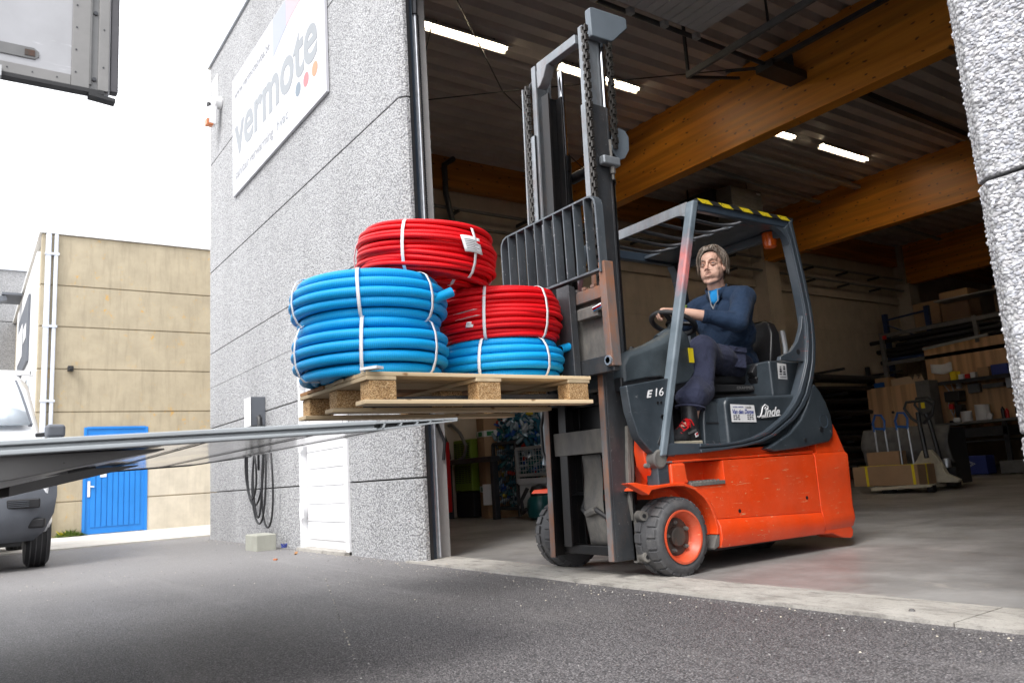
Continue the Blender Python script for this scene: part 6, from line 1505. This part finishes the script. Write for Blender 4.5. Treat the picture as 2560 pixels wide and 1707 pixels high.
b = B(); b.prism([(-9.68, 6.12), (-9.55, 6.02), (-9.32, 5.99), (-9.14, 6.10), (-9.14, 6.4), (-9.68, 6.4)], 'z', 0, 1.5); b.build('carton', 'cardboard', t, bevel=.01)
for z in (1.12, .36):
    b = B(); b.prism([(-9.683, 6.118), (-9.551, 6.017), (-9.319, 5.986), (-9.137, 6.098), (-9.137, 6.12), (-9.22, 6.12), (-9.32, 6.02), (-9.53, 6.03), (-9.67, 6.13)], 'z', z, z + .085); b.build('tape', 'paper', t)
    for x, y in ((-9.61, 6.065), (-9.43, 6.002), (-9.23, 6.042)):
        b = B(); b.obox((x, y - .008, z + .042), (.10, .01, .06), (0, 0, -.62 if x < -9.5 else (-.13 if x < -9.3 else .55))); b.build('green_print', 'green', t)
b = B(); b.obox((-9.24, 5.96, .33), (.2, .01, .28), (0, 0, .3)); b.build('delivery_note', 'paper', t)
b = B(); b.box(-10.0, -9.68, 6.6, 6.9, 0, 1.6); simple('brown_carton', b, 'cardboard', 'broad brown carton behind the tall taped one', 'box', bevel=.01)
def cage(x0, x1, y0, y1, z0, z1, pitch, label, mat='galv', rw=.004, base=True):
    t = thing('mesh_cage', label, 'cage', ((x0 + x1) / 2, y0, 0), 'wire cages full of plastic bottles')
    b = B(); fw = .02
    for x in (x0, x1):
        for y in (y0, y1): b.box(x - fw, x + fw, y - fw, y + fw, max(0, z0 - .1), z1)
    for z in (z0, z1): b.box(x0, x1, y0 - fw, y0 + fw, z - fw, z + fw); b.box(x0, x1, y1 - fw, y1 + fw, z - fw, z + fw); b.box(x0 - fw, x0 + fw, y0, y1, z - fw, z + fw); b.box(x1 - fw, x1 + fw, y0, y1, z - fw, z + fw)
    b.build('cage_frame', mat, t, bevel=.004, seg=1)
    b = B(); x = x0 + pitch
    while x < x1 - .01: b.cyl((x, y0, z0), (x, y0, z1), rw, 5); x += pitch
    z = z0 + (pitch if base else .25)
    while z < z1 - .01: b.cyl((x0, y0 + .004, z), (x1, y0 + .004, z), rw, 5); z += (pitch if base else .25)
    y = y0 + pitch
    while y < y1 - .01: b.cyl((x1, y, z0), (x1, y, z1), rw, 5); y += pitch
    b.build('wire_mesh', mat, t, kind='stuff'); return t
cage(-9.13, -8.58, 6.0, 6.6, .14, 1.0, .045, 'dark wire cage with clear bottles, left of the white cage', 'darksteel', base=False)
cage(-8.50, -7.85, 5.95, 6.55, .56, .90, .06, 'white wire cage on top of a white metal crate')
b = B(); b.box(-8.5, -7.85, 5.96, 6.55, .08, .50); b.box(-8.5, -7.85, 5.94, 5.97, .44, .52); b.box(-8.5, -7.85, 5.94, 5.97, .14, .18); simple('white_crate', b, 'wood_white', 'scuffed white metal crate under the wire cage', 'crate', bevel=.008)
# bottles in bags
def bottles(x0, x1, y0, y1, z0, z1, n, seed, dome=0):
    rg = random.Random(seed); cols = [(.20, .27, .30), (.015, .09, .13), (.02, .11, .11), (.35, .02, .015), (.45, .34, .02), (.015, .07, .28), (.34, .38, .42), (.02, .08, .12)]
    bs = [B() for _ in cols]
    for k in range(n):
        x, y, z = rg.uniform(x0, x1), rg.uniform(y0, y1), rg.uniform(z0, z1)
        if dome:
            u, v = (x - (x0 + x1) / 2) / ((x1 - x0) / 2), (z - z0) / (z1 - z0)
            if u * u + v * v > 1.02: continue
        d = V3((rg.uniform(-1, 1), rg.uniform(-1, 1), rg.uniform(-1, 1))).normalized() * rg.uniform(.04, .085); p = V3((x, y, z))
        i = rg.choices(range(8), (4, 4, 3, .7, .4, 1, 3, 3))[0]
        bs[i].tube([p - d, p - d * .3, p + d * .4, p + d * .8, p + d], [.022, .028, .026, .012, .010], 7)
    return bs, cols
def bottle_bag(label, *a, dome=0, bag=None):
    t = thing('bottle_bag', label, 'bag of bottles', (a[0], a[2], a[4]), 'clear bags of plastic bottles')
    bs, cols = bottles(*a, dome=dome)
    for i, (b, c) in enumerate(zip(bs, cols)):
        if b.v:
            if 'pet%d' % i not in M: M['pet%d' % i] = plain('plastic_bottle_%s' % 'abcdefgh'[i], c, .18, 0, .1, 20)
            b.build('bottles', 'pet%d' % i, t, kind='stuff')
bottle_bag('clear plastic bottles filling the dark wire cage', -9.10, -8.61, 6.04, 6.4, .2, .98, 420, 1)
bottle_bag('clear bag of plastic bottles piled on top of the cages at the left', -9.13, -8.43, 6.0, 6.45, 1.0, 1.42, 420, 2, dome=1)
bottle_bag('clear bag of plastic bottles piled beside the mast, above the white cage', -8.5, -7.7, 5.95, 6.5, .90, 1.35, 460, 3, dome=1)
bottle_bag('plastic bottles and red caps inside the white wire cage', -8.45, -7.9, 5.98, 6.3, .58, .86, 220, 4)
t = thing('vacuum_cleaner', 'teal industrial vacuum cleaner beside the white crate', 'vacuum', (-8.0, 5.9, 0))
b = B(); b.lathe([(.10, .02), (.15, .05), (.165, .16), (.15, .26), (.10, .31), (0, .32)], (-8.0, 5.9, 0), (0, 0, 1), 28, close=False); b.build('tank', 'teal', t)
b = B(); b.lathe([(.11, .30), (.12, .36), (.09, .42), (0, .44)], (-8.0, 5.9, 0), (0, 0, 1), 24, close=False); b.tube([(-8.1, 5.8, .4), (-8.18, 5.75, .25), (-8.14, 5.74, .1), (-8.05, 5.73, .15)], .025, 8); b.build('motor_head', 'black', t)
b = B(); b.tube([(-5.24, 2.95, 1.0), (-5.22, 3.0, .85), (-5.235, 2.99, .72)], .012, 6); simple('jamb_cable', b, 'black', 'short black cable hanging on the gate jamb', 'cable')
# ================================================================ right side of the hall
t = thing('air_heater', 'dark air heater with louvred front hung under the roof behind the big beam', 'heater', (-9.0, 11, 4.8))
b = B(); b.box(-9.75, -8.95, 10.9, 11.9, 4.85, 5.42); b.build('casing', 'darksteel', t, bevel=.03)
b = B(); b.box(-8.95, -8.60, 11.0, 11.85, 4.80, 5.38); hc = b.build('outlet_box', 'greysteel', t, bevel=.02)
for k in range(8):
    b = B(); b.obox((-8.592, 11.42, 4.84 + k * .05), (.012, .78, .022), (0, .6, 0)); b.build('louvre', 'greysteel', hc)
b = B(); b.box(-8.597, -8.588, 11.68, 11.8, 5.29, 5.33); b.build('badge', 'paper', hc)
b = B(); b.bar((-9.6, 11, 5.4), (-9.6, 11, 5.62), .02, .02); b.bar((-8.8, 11.7, 5.36), (-8.8, 11.7, 5.62), .01, .01); b.build('hanger_rod', 'darksteel', t)
# pallet jack with long carton
t = thing('pallet_jack', 'cream pallet jack with black handle, carrying a long carton', 'pallet jack', (-6.0, 10.6, 0))
M['cream'] = plain('cream_paint', (.55, .50, .38), .5, 0, .12, 8, dirt=(.2, .17, .12))
for x in (-6.15, -5.68):
    b = B(); b.prism([(x - .08, .05), (x + .08, .05), (x + .08, .10), (x - .08, .10)], 'y', 10.35, 11.4); b.build('jack_fork', 'cream', t, bevel=.006)
b = B(); b.prism([(-6.0, .12), (-5.38, .10), (-5.34, .14), (-5.50, .22), (-5.60, .46), (-5.68, .55), (-5.80, .54), (-5.88, .42), (-6.0, .3)], 'y', 10.80, 10.88); b.build('jack_chassis', 'cream', t, bevel=.01)
b = B(); b.prism([(-6.25, .045), (-5.45, .08), (-5.40, .11), (-5.62, .115), (-6.25, .09)], 'y', 10.22, 10.30); b.build('jack_rail', 'cream', t, bevel=.004)
b = B(); b.cyl((-6.12, 10.3, .05), (-5.95, 10.3, .05), .05, 16); b.cyl((-5.5, 10.3, .06), (-5.42, 10.3, .06), .05, 16); b.build('jack_wheel', 'black', t, kind='stuff')
b = B(); b.tube([(-5.53, 10.42, .45), (-5.60, 10.5, .85), (-5.63, 10.55, 1.05)], .03, 8); b.tube([(-5.55, 10.5, .9), (-5.42, 10.5, 1.0), (-5.38, 10.5, 1.12), (-5.48, 10.5, 1.2), (-5.74, 10.5, 1.2), (-5.78, 10.5, 1.12), (-5.70, 10.5, .98), (-5.60, 10.5, .9)], .02, 8); b.build('jack_handle', 'black', t)
t = thing('pallet_jack', 'second black pallet jack handle with yellow label standing behind the cream one', 'pallet jack', (-5.5, 10.9, 0))
b = B(); b.tube([(-5.65, 11.0, .35), (-5.72, 11.0, .9), (-5.76, 11.0, 1.05)], .03, 8); b.tube([(-5.76, 11.0, 1.0), (-5.66, 11.0, 1.08), (-5.62, 11, 1.2), (-5.70, 11, 1.27), (-5.86, 11, 1.27), (-5.90, 11, 1.18), (-5.80, 11, 1.02)], .018, 8); b.box(-5.95, -5.45, 10.95, 11.05, .05, .3); b.build('jack_handle', 'black', t)
b = B(); b.box(-5.79, -5.74, 10.96, 10.97, 1.12, 1.2); b.build('yellow_mark', 'yellow', t)
b = B(); b.cyl((-5.55, 10.95, .3), (-5.55, 10.95, .42), .05, 14); b.build('pump', 'galv', t)
t = thing('long_carton', 'long brown carton bound with yellow straps on the pallet jack', 'box', (-6.0, 10.5, .11))
b = B(); b.box(-6.55, -5.62, 10.32, 10.75, .105, .37); b.build('carton', 'cardboard', t, bevel=.006)
for x in (-6.36, -5.70):
    b = B(); b.box(x, x + .035, 10.316, 10.756, .10, .375); b.build('yellow_strap', 'yellow', t)
b = B(); b.box(-6.552, -5.618, 10.52, 10.55, .10, .375); b.build('yellow_strap', 'yellow', t)
b = B(); b.box(-6.60, -6.12, 10.8, 11.0, .10, .56); simple('upright_carton', b, 'cardboard', 'plain upright carton behind the long strapped one', 'box', bevel=.006)
def handtruck(x, y, label):
    t = thing('hand_truck', label, 'hand truck', (x, y, 0), 'hand trucks with blue grips')
    b = B()
    for s_ in (-.085, .085): b.tube([(x + s_ + .02, y, .1), (x + s_ * .9, y + .02, .88)], .013, 8)
    b.build('rail', 'galv', t)
    b = B(); b.tube([(x - .08, y + .02, .85), (x - .09, y + .02, .98), (x - .04, y + .02, 1.09), (x + .05, y + .02, 1.08), (x + .09, y + .02, 1.0), (x + .07, y + .02, .85)], .017, 8); b.tube([(x - .085, y + .02, .9), (x + .075, y + .02, .88)], .017, 8); b.build('grip', M['blue_grip'], t)
    b = B(); b.box(x - .11, x + .13, y - .1, y + .05, .06, .09); b.build('toe_plate', 'galv', t)
M['blue_grip'] = plain('blue_plastic_grip', (.01, .10, .38), .4, 0, .1, 10)
handtruck(-6.42, 10.9, 'blue-gripped hand truck nearer the forklift'); handtruck(-6.05, 10.85, 'blue-gripped hand truck nearer the pallet jack')
b = B(); b.sheet(lambda u, v: (-6.95 + 1.3 * u, 11.4 - .12 * math.sin(v * 3.1) + .05 * mnoise.noise(V3((u * 4, v * 4, 0))), .35 + .55 * v * (1 - .25 * (u - .4) ** 2) + .04 * mnoise.noise(V3((u * 6, v * 5, 2)))), 24, 14)
M['blanket'] = plain('grey_moving_blanket', (.15, .145, .14), .95, 0, .25, 10, .5, 40)
o = simple('moving_blanket', b, 'blanket', 'grey moving blanket draped over a low stack behind the hand trucks', 'blanket', smooth=80); s_ = o.modifiers.new('t', 'SOLIDIFY'); s_.thickness = .03
b = B(); b.box(-6.9, -5.75, 11.45, 12.0, .05, .85); simple('covered_stack', b, 'darksteel', 'dark low stack under the grey blanket', 'stack', bevel=.02)
# cupboard, bench and pegboard
t = thing('plywood_cupboard', 'plywood cupboard with two doors and a padlock, left of the workbench', 'cupboard', (-9.0, 16.2, 0))
b = B(); b.box(-9.6, -8.5, 16.05, 16.6, .02, 1.90); b.build('carcass', 'plywood', t, bevel=.005)
for x0, x1 in ((-9.59, -9.07), (-9.04, -8.51)):
    b = B(); b.box(x0, x1, 16.02, 16.048, .06, 1.88); b.build('door', 'plywood', t, bevel=.004)
b = B(); b.box(-8.48, -8.2, 15.95, 16.3, .05, 1.92); b.build('grey_side', 'greysteel', t)
b = B(); b.cyl((-9.05, 16.0, 1.35), (-9.05, 15.98, 1.35), .03, 12); b.build('lock', 'black', t)
for (x0, x1, z1, mat, lab) in ((-9.42, -9.12, 2.10, 'cardboard', 'small brown carton on top of the plywood cupboard'), (-9.40, -9.2, 2.0, 'blue_grip', 'small blue box on top of the plywood cupboard')):
    b = B(); b.box(x0, x1, (16.1 if mat == 'cardboard' else 16.0), (16.4 if mat == 'cardboard' else 16.08), 1.905, z1); simple('small_box', b, mat, lab, 'box', bevel=.005)
b = B(); b.prism([(-9.06, 1.905), (-8.36, 1.905), (-8.36, 1.93), (-8.42, 2.08), (-8.48, 1.96), (-8.54, 2.08), (-8.60, 1.96), (-8.66, 2.06), (-9.06, 2.04)], 'y', 16.1, 16.13); simple('notched_board', b, 'cardboard_l', 'notched pale board standing on the cupboard', 'board')
t = thing('tool_wall', 'plywood tool wall with shelf and unlit tube lamp above the workbench', 'tool wall', (-7.6, 16.7, 0))
b = B(); b.box(-8.6, -6.0, 16.72, 16.76, .9, 2.68); b.build('plywood_sheet', 'plywood', t)
b = B(); b.box(-8.25, -6.0, 16.35, 16.71, 1.83, 1.88); b.build('shelf', 'darksteel', t, bevel=.004)
b = B(); b.box(-8.25, -6.3, 16.30, 16.315, 1.80, 1.83); b.build('shelf_lip', 'darksteel', t)
b = B(); b.bar((-8.45, 16.4, 2.6), (-7.15, 16.4, 2.68), .06, .05); b.build('unlit_lamp', 'alu_trim', t, bevel=.006)
t2 = thing('workbench', 'grey steel workbench in front of the tool wall, cluttered with rolls and tools', 'workbench', (-7.4, 16.2, 0))
b = B(); b.box(-8.25, -6.3, 15.95, 16.65, .98, 1.03); b.build('bench_top', 'greysteel', t2, bevel=.005)
b = B(); b.box(-8.2, -6.9, 16.0, 16.6, .62, .66); b.box(-8.2, -6.9, 16.0, 16.6, .72, .90); b.build('drawer_unit', 'darksteel', t2, bevel=.005)
for x in (-8.2, -6.95, -6.4):
    b = B(); b.box(x - .04, x + .04, 16.0, 16.06, 0, .98); b.build('leg', 'darksteel', t2)
def rollt(x, r, h, lab): b = B(); b.lathe([(.02, 0), (r, 0), (r, h), (.02, h)], (x, 16.2, 1.032), (0, 0, 1), 24); simple('paper_roll', b, 'paper', lab, 'paper roll', bevel=.004, group='paper rolls on the workbench')
rollt(-7.69, .10, .20, 'smaller white paper roll on the workbench'); rollt(-7.38, .13, .30, 'larger white paper roll on the workbench')
b = B(); b.obox((-7.86, 16.15, 1.08), (.14, .12, .09), (0, 0, .4)); b.obox((-7.22, 16.1, 1.09), (.10, .12, .14), (0, .3, .2)); simple('crumpled_tissue', b, 'paper', 'crumpled white tissue beside the paper rolls', 'tissue', bevel=.03)
t = thing('bench_drill', 'black and red bench drill at the left end of the workbench', 'drill', (-7.95, 16.35, 1.03))
b = B(); b.box(-8.05, -7.80, 16.2, 16.5, 1.035, 1.08); b.cyl((-7.95, 16.4, 1.05), (-7.95, 16.4, 1.6), .03, 12); b.box(-8.08, -7.78, 16.22, 16.5, 1.45, 1.66); b.box(-7.9, -7.76, 16.2, 16.4, 1.2, 1.38); b.build('frame', 'black', t, bevel=.02)
b = B(); b.box(-7.98, -7.90, 16.15, 16.2, 1.30, 1.40); b.build('red_switch', 'red', t)
for (x0, x1, z0, z1, mat, nm, lab) in ((-7.78, -7.55, 1.60, 1.78, 'greysteel', 'socket_box', 'grey socket box on the tool wall'), (-7.5, -7.1, 1.66, 1.74, 'greysteel', 'power_strip', 'grey power strip on the tool wall'), (-7.06, -6.94, 1.62, 1.84, 'paper', 'white_dispenser', 'white dispenser at the right end of the tool wall'), (-8.0, -7.93, 1.72, 1.84, 'paper', 'white_note', 'small white note pinned to the tool wall')):
    b = B(); b.box(x0, x1, 16.6, 16.71, z0, z1); simple(nm, b, mat, lab, nm.replace('_', ' '), bevel=.008)
k_ = 0
for (x, w_, h_, mat, nm, lab) in ((-8.15, .30, .22, 'cardboard', 'open_carton', 'small open carton at the left end of the tool shelf'), (-7.93, .12, .18, 'yellow', 'yellow_tin', 'yellow tin on the tool shelf'), (-7.78, .10, .10, 'paper', 'white_tub', 'leftmost white tub on the tool shelf'), (-7.66, .09, .09, 'red', 'red_tub', 'red tub between white tubs on the tool shelf'), (-7.55, .10, .11, 'paper', 'white_tub', 'white tub right of the red one on the tool shelf'), (-7.35, .22, .18, 'cardboard', 'brown_box', 'brown box in the middle of the tool shelf'), (-7.05, .30, .20, 'ink_blue', 'blue_bin', 'dark blue bin on the right of the tool shelf'), (-6.7, .25, .32, 'cardboard', 'brown_box', 'tall brown box at the right end of the tool shelf')):
    b = B(); b.box(x - w_ / 2, x + w_ / 2, 16.4, 16.6, 1.882, 1.882 + h_); simple(nm, b, mat, lab, nm.split('_')[1], bevel=.008)
b = B(); b.sheet(lambda u, v: (-8.32 + .42 * u, 16.35 + .1 * math.sin(3 * u), 2.08 + .20 * v * (1 - .5 * (u - .5) ** 2) - .05 * math.sin(3 * u)), 6, 5); o = simple('white_sheet', b, 'paper', 'crumpled white plastic lying on the open carton', 'plastic'); s_ = o.modifiers.new('t', 'SOLIDIFY'); s_.thickness = .05
for x, h_, mm, lab in ((-7.0, .22, 'darksteel', 'dark spray can on the bench, left one'), (-6.93, .18, 'red', 'red-capped can on the bench'), (-6.75, .20, 'darksteel', 'dark can at the right end of the bench')):
    b = B(); b.lathe([(.032, 0), (.034, h_ * .8), (.015, h_ * .9), (.012, h_)], (x, 16.15, 1.032), (0, 0, 1), 14); simple('spray_can', b, mm, lab, 'can')
b = B(); b.tube([(-8.3, 16.6, 1.95), (-8.15, 16.6, 1.7), (-8.2, 16.6, 1.4), (-8.1, 16.55, 1.15)], .012, 6); b.tube([(-8.1, 16.6, 1.9), (-8.02, 16.6, 1.5), (-8.12, 16.6, 1.2)], .01, 6); simple('white_cable', b, 'paper', 'white cables hanging at the left end of the tool wall', 'cable')
b = B(); b.box(-7.93, -7.30, 15.85, 16.2, .02, .37); bo = simple('blue_crate', b, 'ink_blue', 'dark blue crate with white diamond emblem under the workbench', 'crate', bevel=.01)
b = B()
for s_ in (0, .03): b.tube([(-7.71 + s_ * 1.4, 15.846, .22), (-7.61, 15.846, .27 - s_ * .7), (-7.51 - s_ * 1.4, 15.846, .22), (-7.61, 15.846, .17 + s_ * .7)], .007, 5, closed=True)
b.build('emblem', 'paper', bo)
b = B(); b.box(-8.2, -7.98, 15.85, 16.2, .02, .20); simple('green_crate', b, 'green', 'green crate under the left end of the workbench', 'crate', bevel=.01)
b = B(); b.obox((-8.08, 16.0, .28), (.25, .2, .14), (0, .25, 0)); simple('brown_carton', b, 'cardboard', 'brown carton tipped into the green crate', 'box', bevel=.006)
b = B(); b.box(-7.1, -6.5, 15.9, 16.3, .02, .25); simple('grey_crate', b, 'greysteel', 'grey crate under the right end of the workbench', 'crate', bevel=.01)
b = B(); b.bar((-8.35, 15.9, .95), (-8.0, 15.7, .05), .03, .03); simple('broom_stick', b, 'cardboard_l', 'wooden broom stick leaning against the workbench', 'broom')
# racks with pipes
t = thing('pipe_rack', 'grey steel rack of long dark pipes behind the cupboard', 'rack', (-8.5, 17.2, 0))
for x in (-9.5, -7.5):
    b = B(); b.bar((x, 16.75, 0 if x < -9 else 2.6), (x, 16.75, 3.15), .08, .08); b.build('rack_post', 'greysteel', t)
for z in (2.45, 3.08):
    b = B(); b.bar((-9.5, 16.75, z), (-5.8, 16.75, z + .0), .06, .08); b.build('rack_beam', 'greysteel', t)
b = B(); b.bar((-9.5, 16.75, 3.10), (-9.5, 18.6, 3.10), .05, .05); b.build('rack_arm', 'greysteel', t)
rg = random.Random(9)
pt = thing('pipe_stack', 'stack of long black and dark blue pipes lying on the rack', 'pipes', (-8, 17.4, 2.5))
for k in range(22):
    x0 = -9.9 + rg.uniform(0, 1.0); z = 2.54 + (k % 5) * .11; y = 16.95 + (k // 5) * .14; b = B(); b.cyl((x0, y, z), (-5.8, y + .05, z + .03), .05, 10); b.build('pipe', 'bluesteel' if k in (0, 5) else ('black' if k % 3 else 'darksteel'), pt)
pt = thing('pipe_stack', 'pile of long dark pipes along the side wall behind the forklift', 'pipes', (-9.6, 14, 0))
for k in range(40):
    lvl = k // 5; z = .35 + lvl * .25; x = -10.1 + (k % 5) * .13 + rg.uniform(-.02, .02); y0 = 12.2 + rg.uniform(0, 1.6) + lvl * .12; b = B(); b.cyl((x, y0, z + rg.uniform(0, .08)), (x + rg.uniform(-.05, .1), 18.5, z + rg.uniform(0, .1)), rg.uniform(.03, .065), 9); b.build('pipe', rg.choice(['black', 'darksteel', 'rubber', 'mast_dark']), pt)
t = thing('cantilever_rack', 'dark cantilever rack carrying the pipes along the side wall', 'rack', (-9.8, 15, 0))
for y in (12.9, 15.0, 17.2):
    b = B(); b.bar((-10.2, y, 0), (-10.2, y, 2.5), .08, .08); b.build('rack_post', 'darksteel', t)
    for lvl in range(5):
        b = B(); b.bar((-10.2, y, .28 + lvl * .5), (-9.4, y, .30 + lvl * .5), .05, .05); b.build('rack_arm', 'darksteel', t)
t = thing('pallet_rack', 'blue pallet rack with cartons on its top shelf in the back corner', 'rack', (-8.3, 18.5, 0))
for x in (-9.5, -8.5):
    b = B(); b.bar((x - .5, 17.9, 0), (x - .5, 17.9, 3.75), .10, .10); b.build('rack_post', 'bluesteel', t)
b = B(); b.bar((-10.0, 17.9, 3.6), (-9.0, 17.9, 3.65), .04, .04); b.bar((-10.0, 17.9, 3.5), (-9.1, 17.9, 3.0), .03, .03); b.build('rack_brace', 'bluesteel', t)
b = B(); b.bar((-9.0, 17.9, 3.25), (-6.0, 17.9, 3.25), .07, .12); b.box(-9.0, -6.0, 17.9, 18.8, 3.2, 3.24); b.build('rack_shelf', 'darksteel', t)
for (x0, x1, z0, z1, lab) in ((-9.35, -8.75, 3.3, 3.85, 'left bulging carton on the top shelf of the blue rack'), (-8.72, -8.1, 3.3, 3.98, 'large pale carton in the middle of the blue rack top shelf'), (-7.6, -7.1, 3.3, 3.9, 'carton on the right of the blue rack top shelf, beside the pier')):
    b = B(); b.box(x0, x1, 17.95, 18.5, z0, z1); simple('stored_carton', b, 'cardboard', lab, 'box', bevel=.03, group='cartons on the high rack')
b = B(); b.bar((-8.6, 17.7, 3.72), (-6.3, 17.7, 3.72), .5, .03); simple('sheet_stack', b, 'alu_trim', 'thin pale sheets lying over the high cartons', 'sheets')
b = B(); b.box(-9.40, -9.33, 16.6, 16.65, 2.98, 3.06); simple('red_tag', b, 'red', 'small red tag hanging on the corner of the pipe rack', 'tag')

# ================================================================ loose grit and small litter on the yard
b = B(); rg = random.Random(21)
def grit(b, x, y, z, r):
    n = 5; a0 = rg.uniform(0, 6.28); top = [(x + r * .5 * math.cos(a0 + k * 1.2566) * rg.uniform(.6, 1.1), y + r * .5 * math.sin(a0 + k * 1.2566) * rg.uniform(.6, 1.1), z + r * rg.uniform(.45, .75)) for k in range(n)]
    bot = [(x + r * math.cos(a0 + k * 1.2566) * rg.uniform(.7, 1.1), y + r * math.sin(a0 + k * 1.2566) * rg.uniform(.7, 1.1), z) for k in range(n)]
    b.loft([bot, top])
bs = {'beige_low': B(), 'pebble_dark': B(), 'pebble_mid': B()}
M['pebble_dark'] = plain('dark_grit', (.10, .095, .095), .8, 0, .3, 50); M['pebble_mid'] = plain('grey_grit', (.30, .29, .28), .8, 0, .3, 50)
for k in range(1500):
    u = rg.random()
    if u < .35: x, y = rg.uniform(-10.9, -5.3), 2.70 - abs(rg.gauss(0, .10))
    elif u < .6: x, y = rg.uniform(-5.3, 0), 2.66 - abs(rg.gauss(0, .12))
    else: x = -rg.uniform(.6, 9) ; y = rg.uniform(.3, 2.6)
    if x > -5 and u >= .6: y = max(y, -x * .35 + .2)
    grit(bs[rg.choice(['pebble_dark', 'pebble_mid', 'pebble_mid', 'beige_low'])], x, y, .001, rg.uniform(.002, .0055))
for k_, b_ in bs.items(): o = b_.build('loose_grit', k_, smooth=0); tag(o, {'beige_low': 'pale loose grit scattered on the asphalt yard', 'pebble_dark': 'dark loose grit scattered on the asphalt yard', 'pebble_mid': 'grey loose grit scattered on the asphalt yard'}[k_], 'grit', kind='stuff')
b = B(); grit(b, -1.62, 2.80, .013, .014); o = b.build('stone', 'pebble_dark', smooth=0); tag(o, 'single dark stone lying on the pale threshold strip at the right', 'stone')
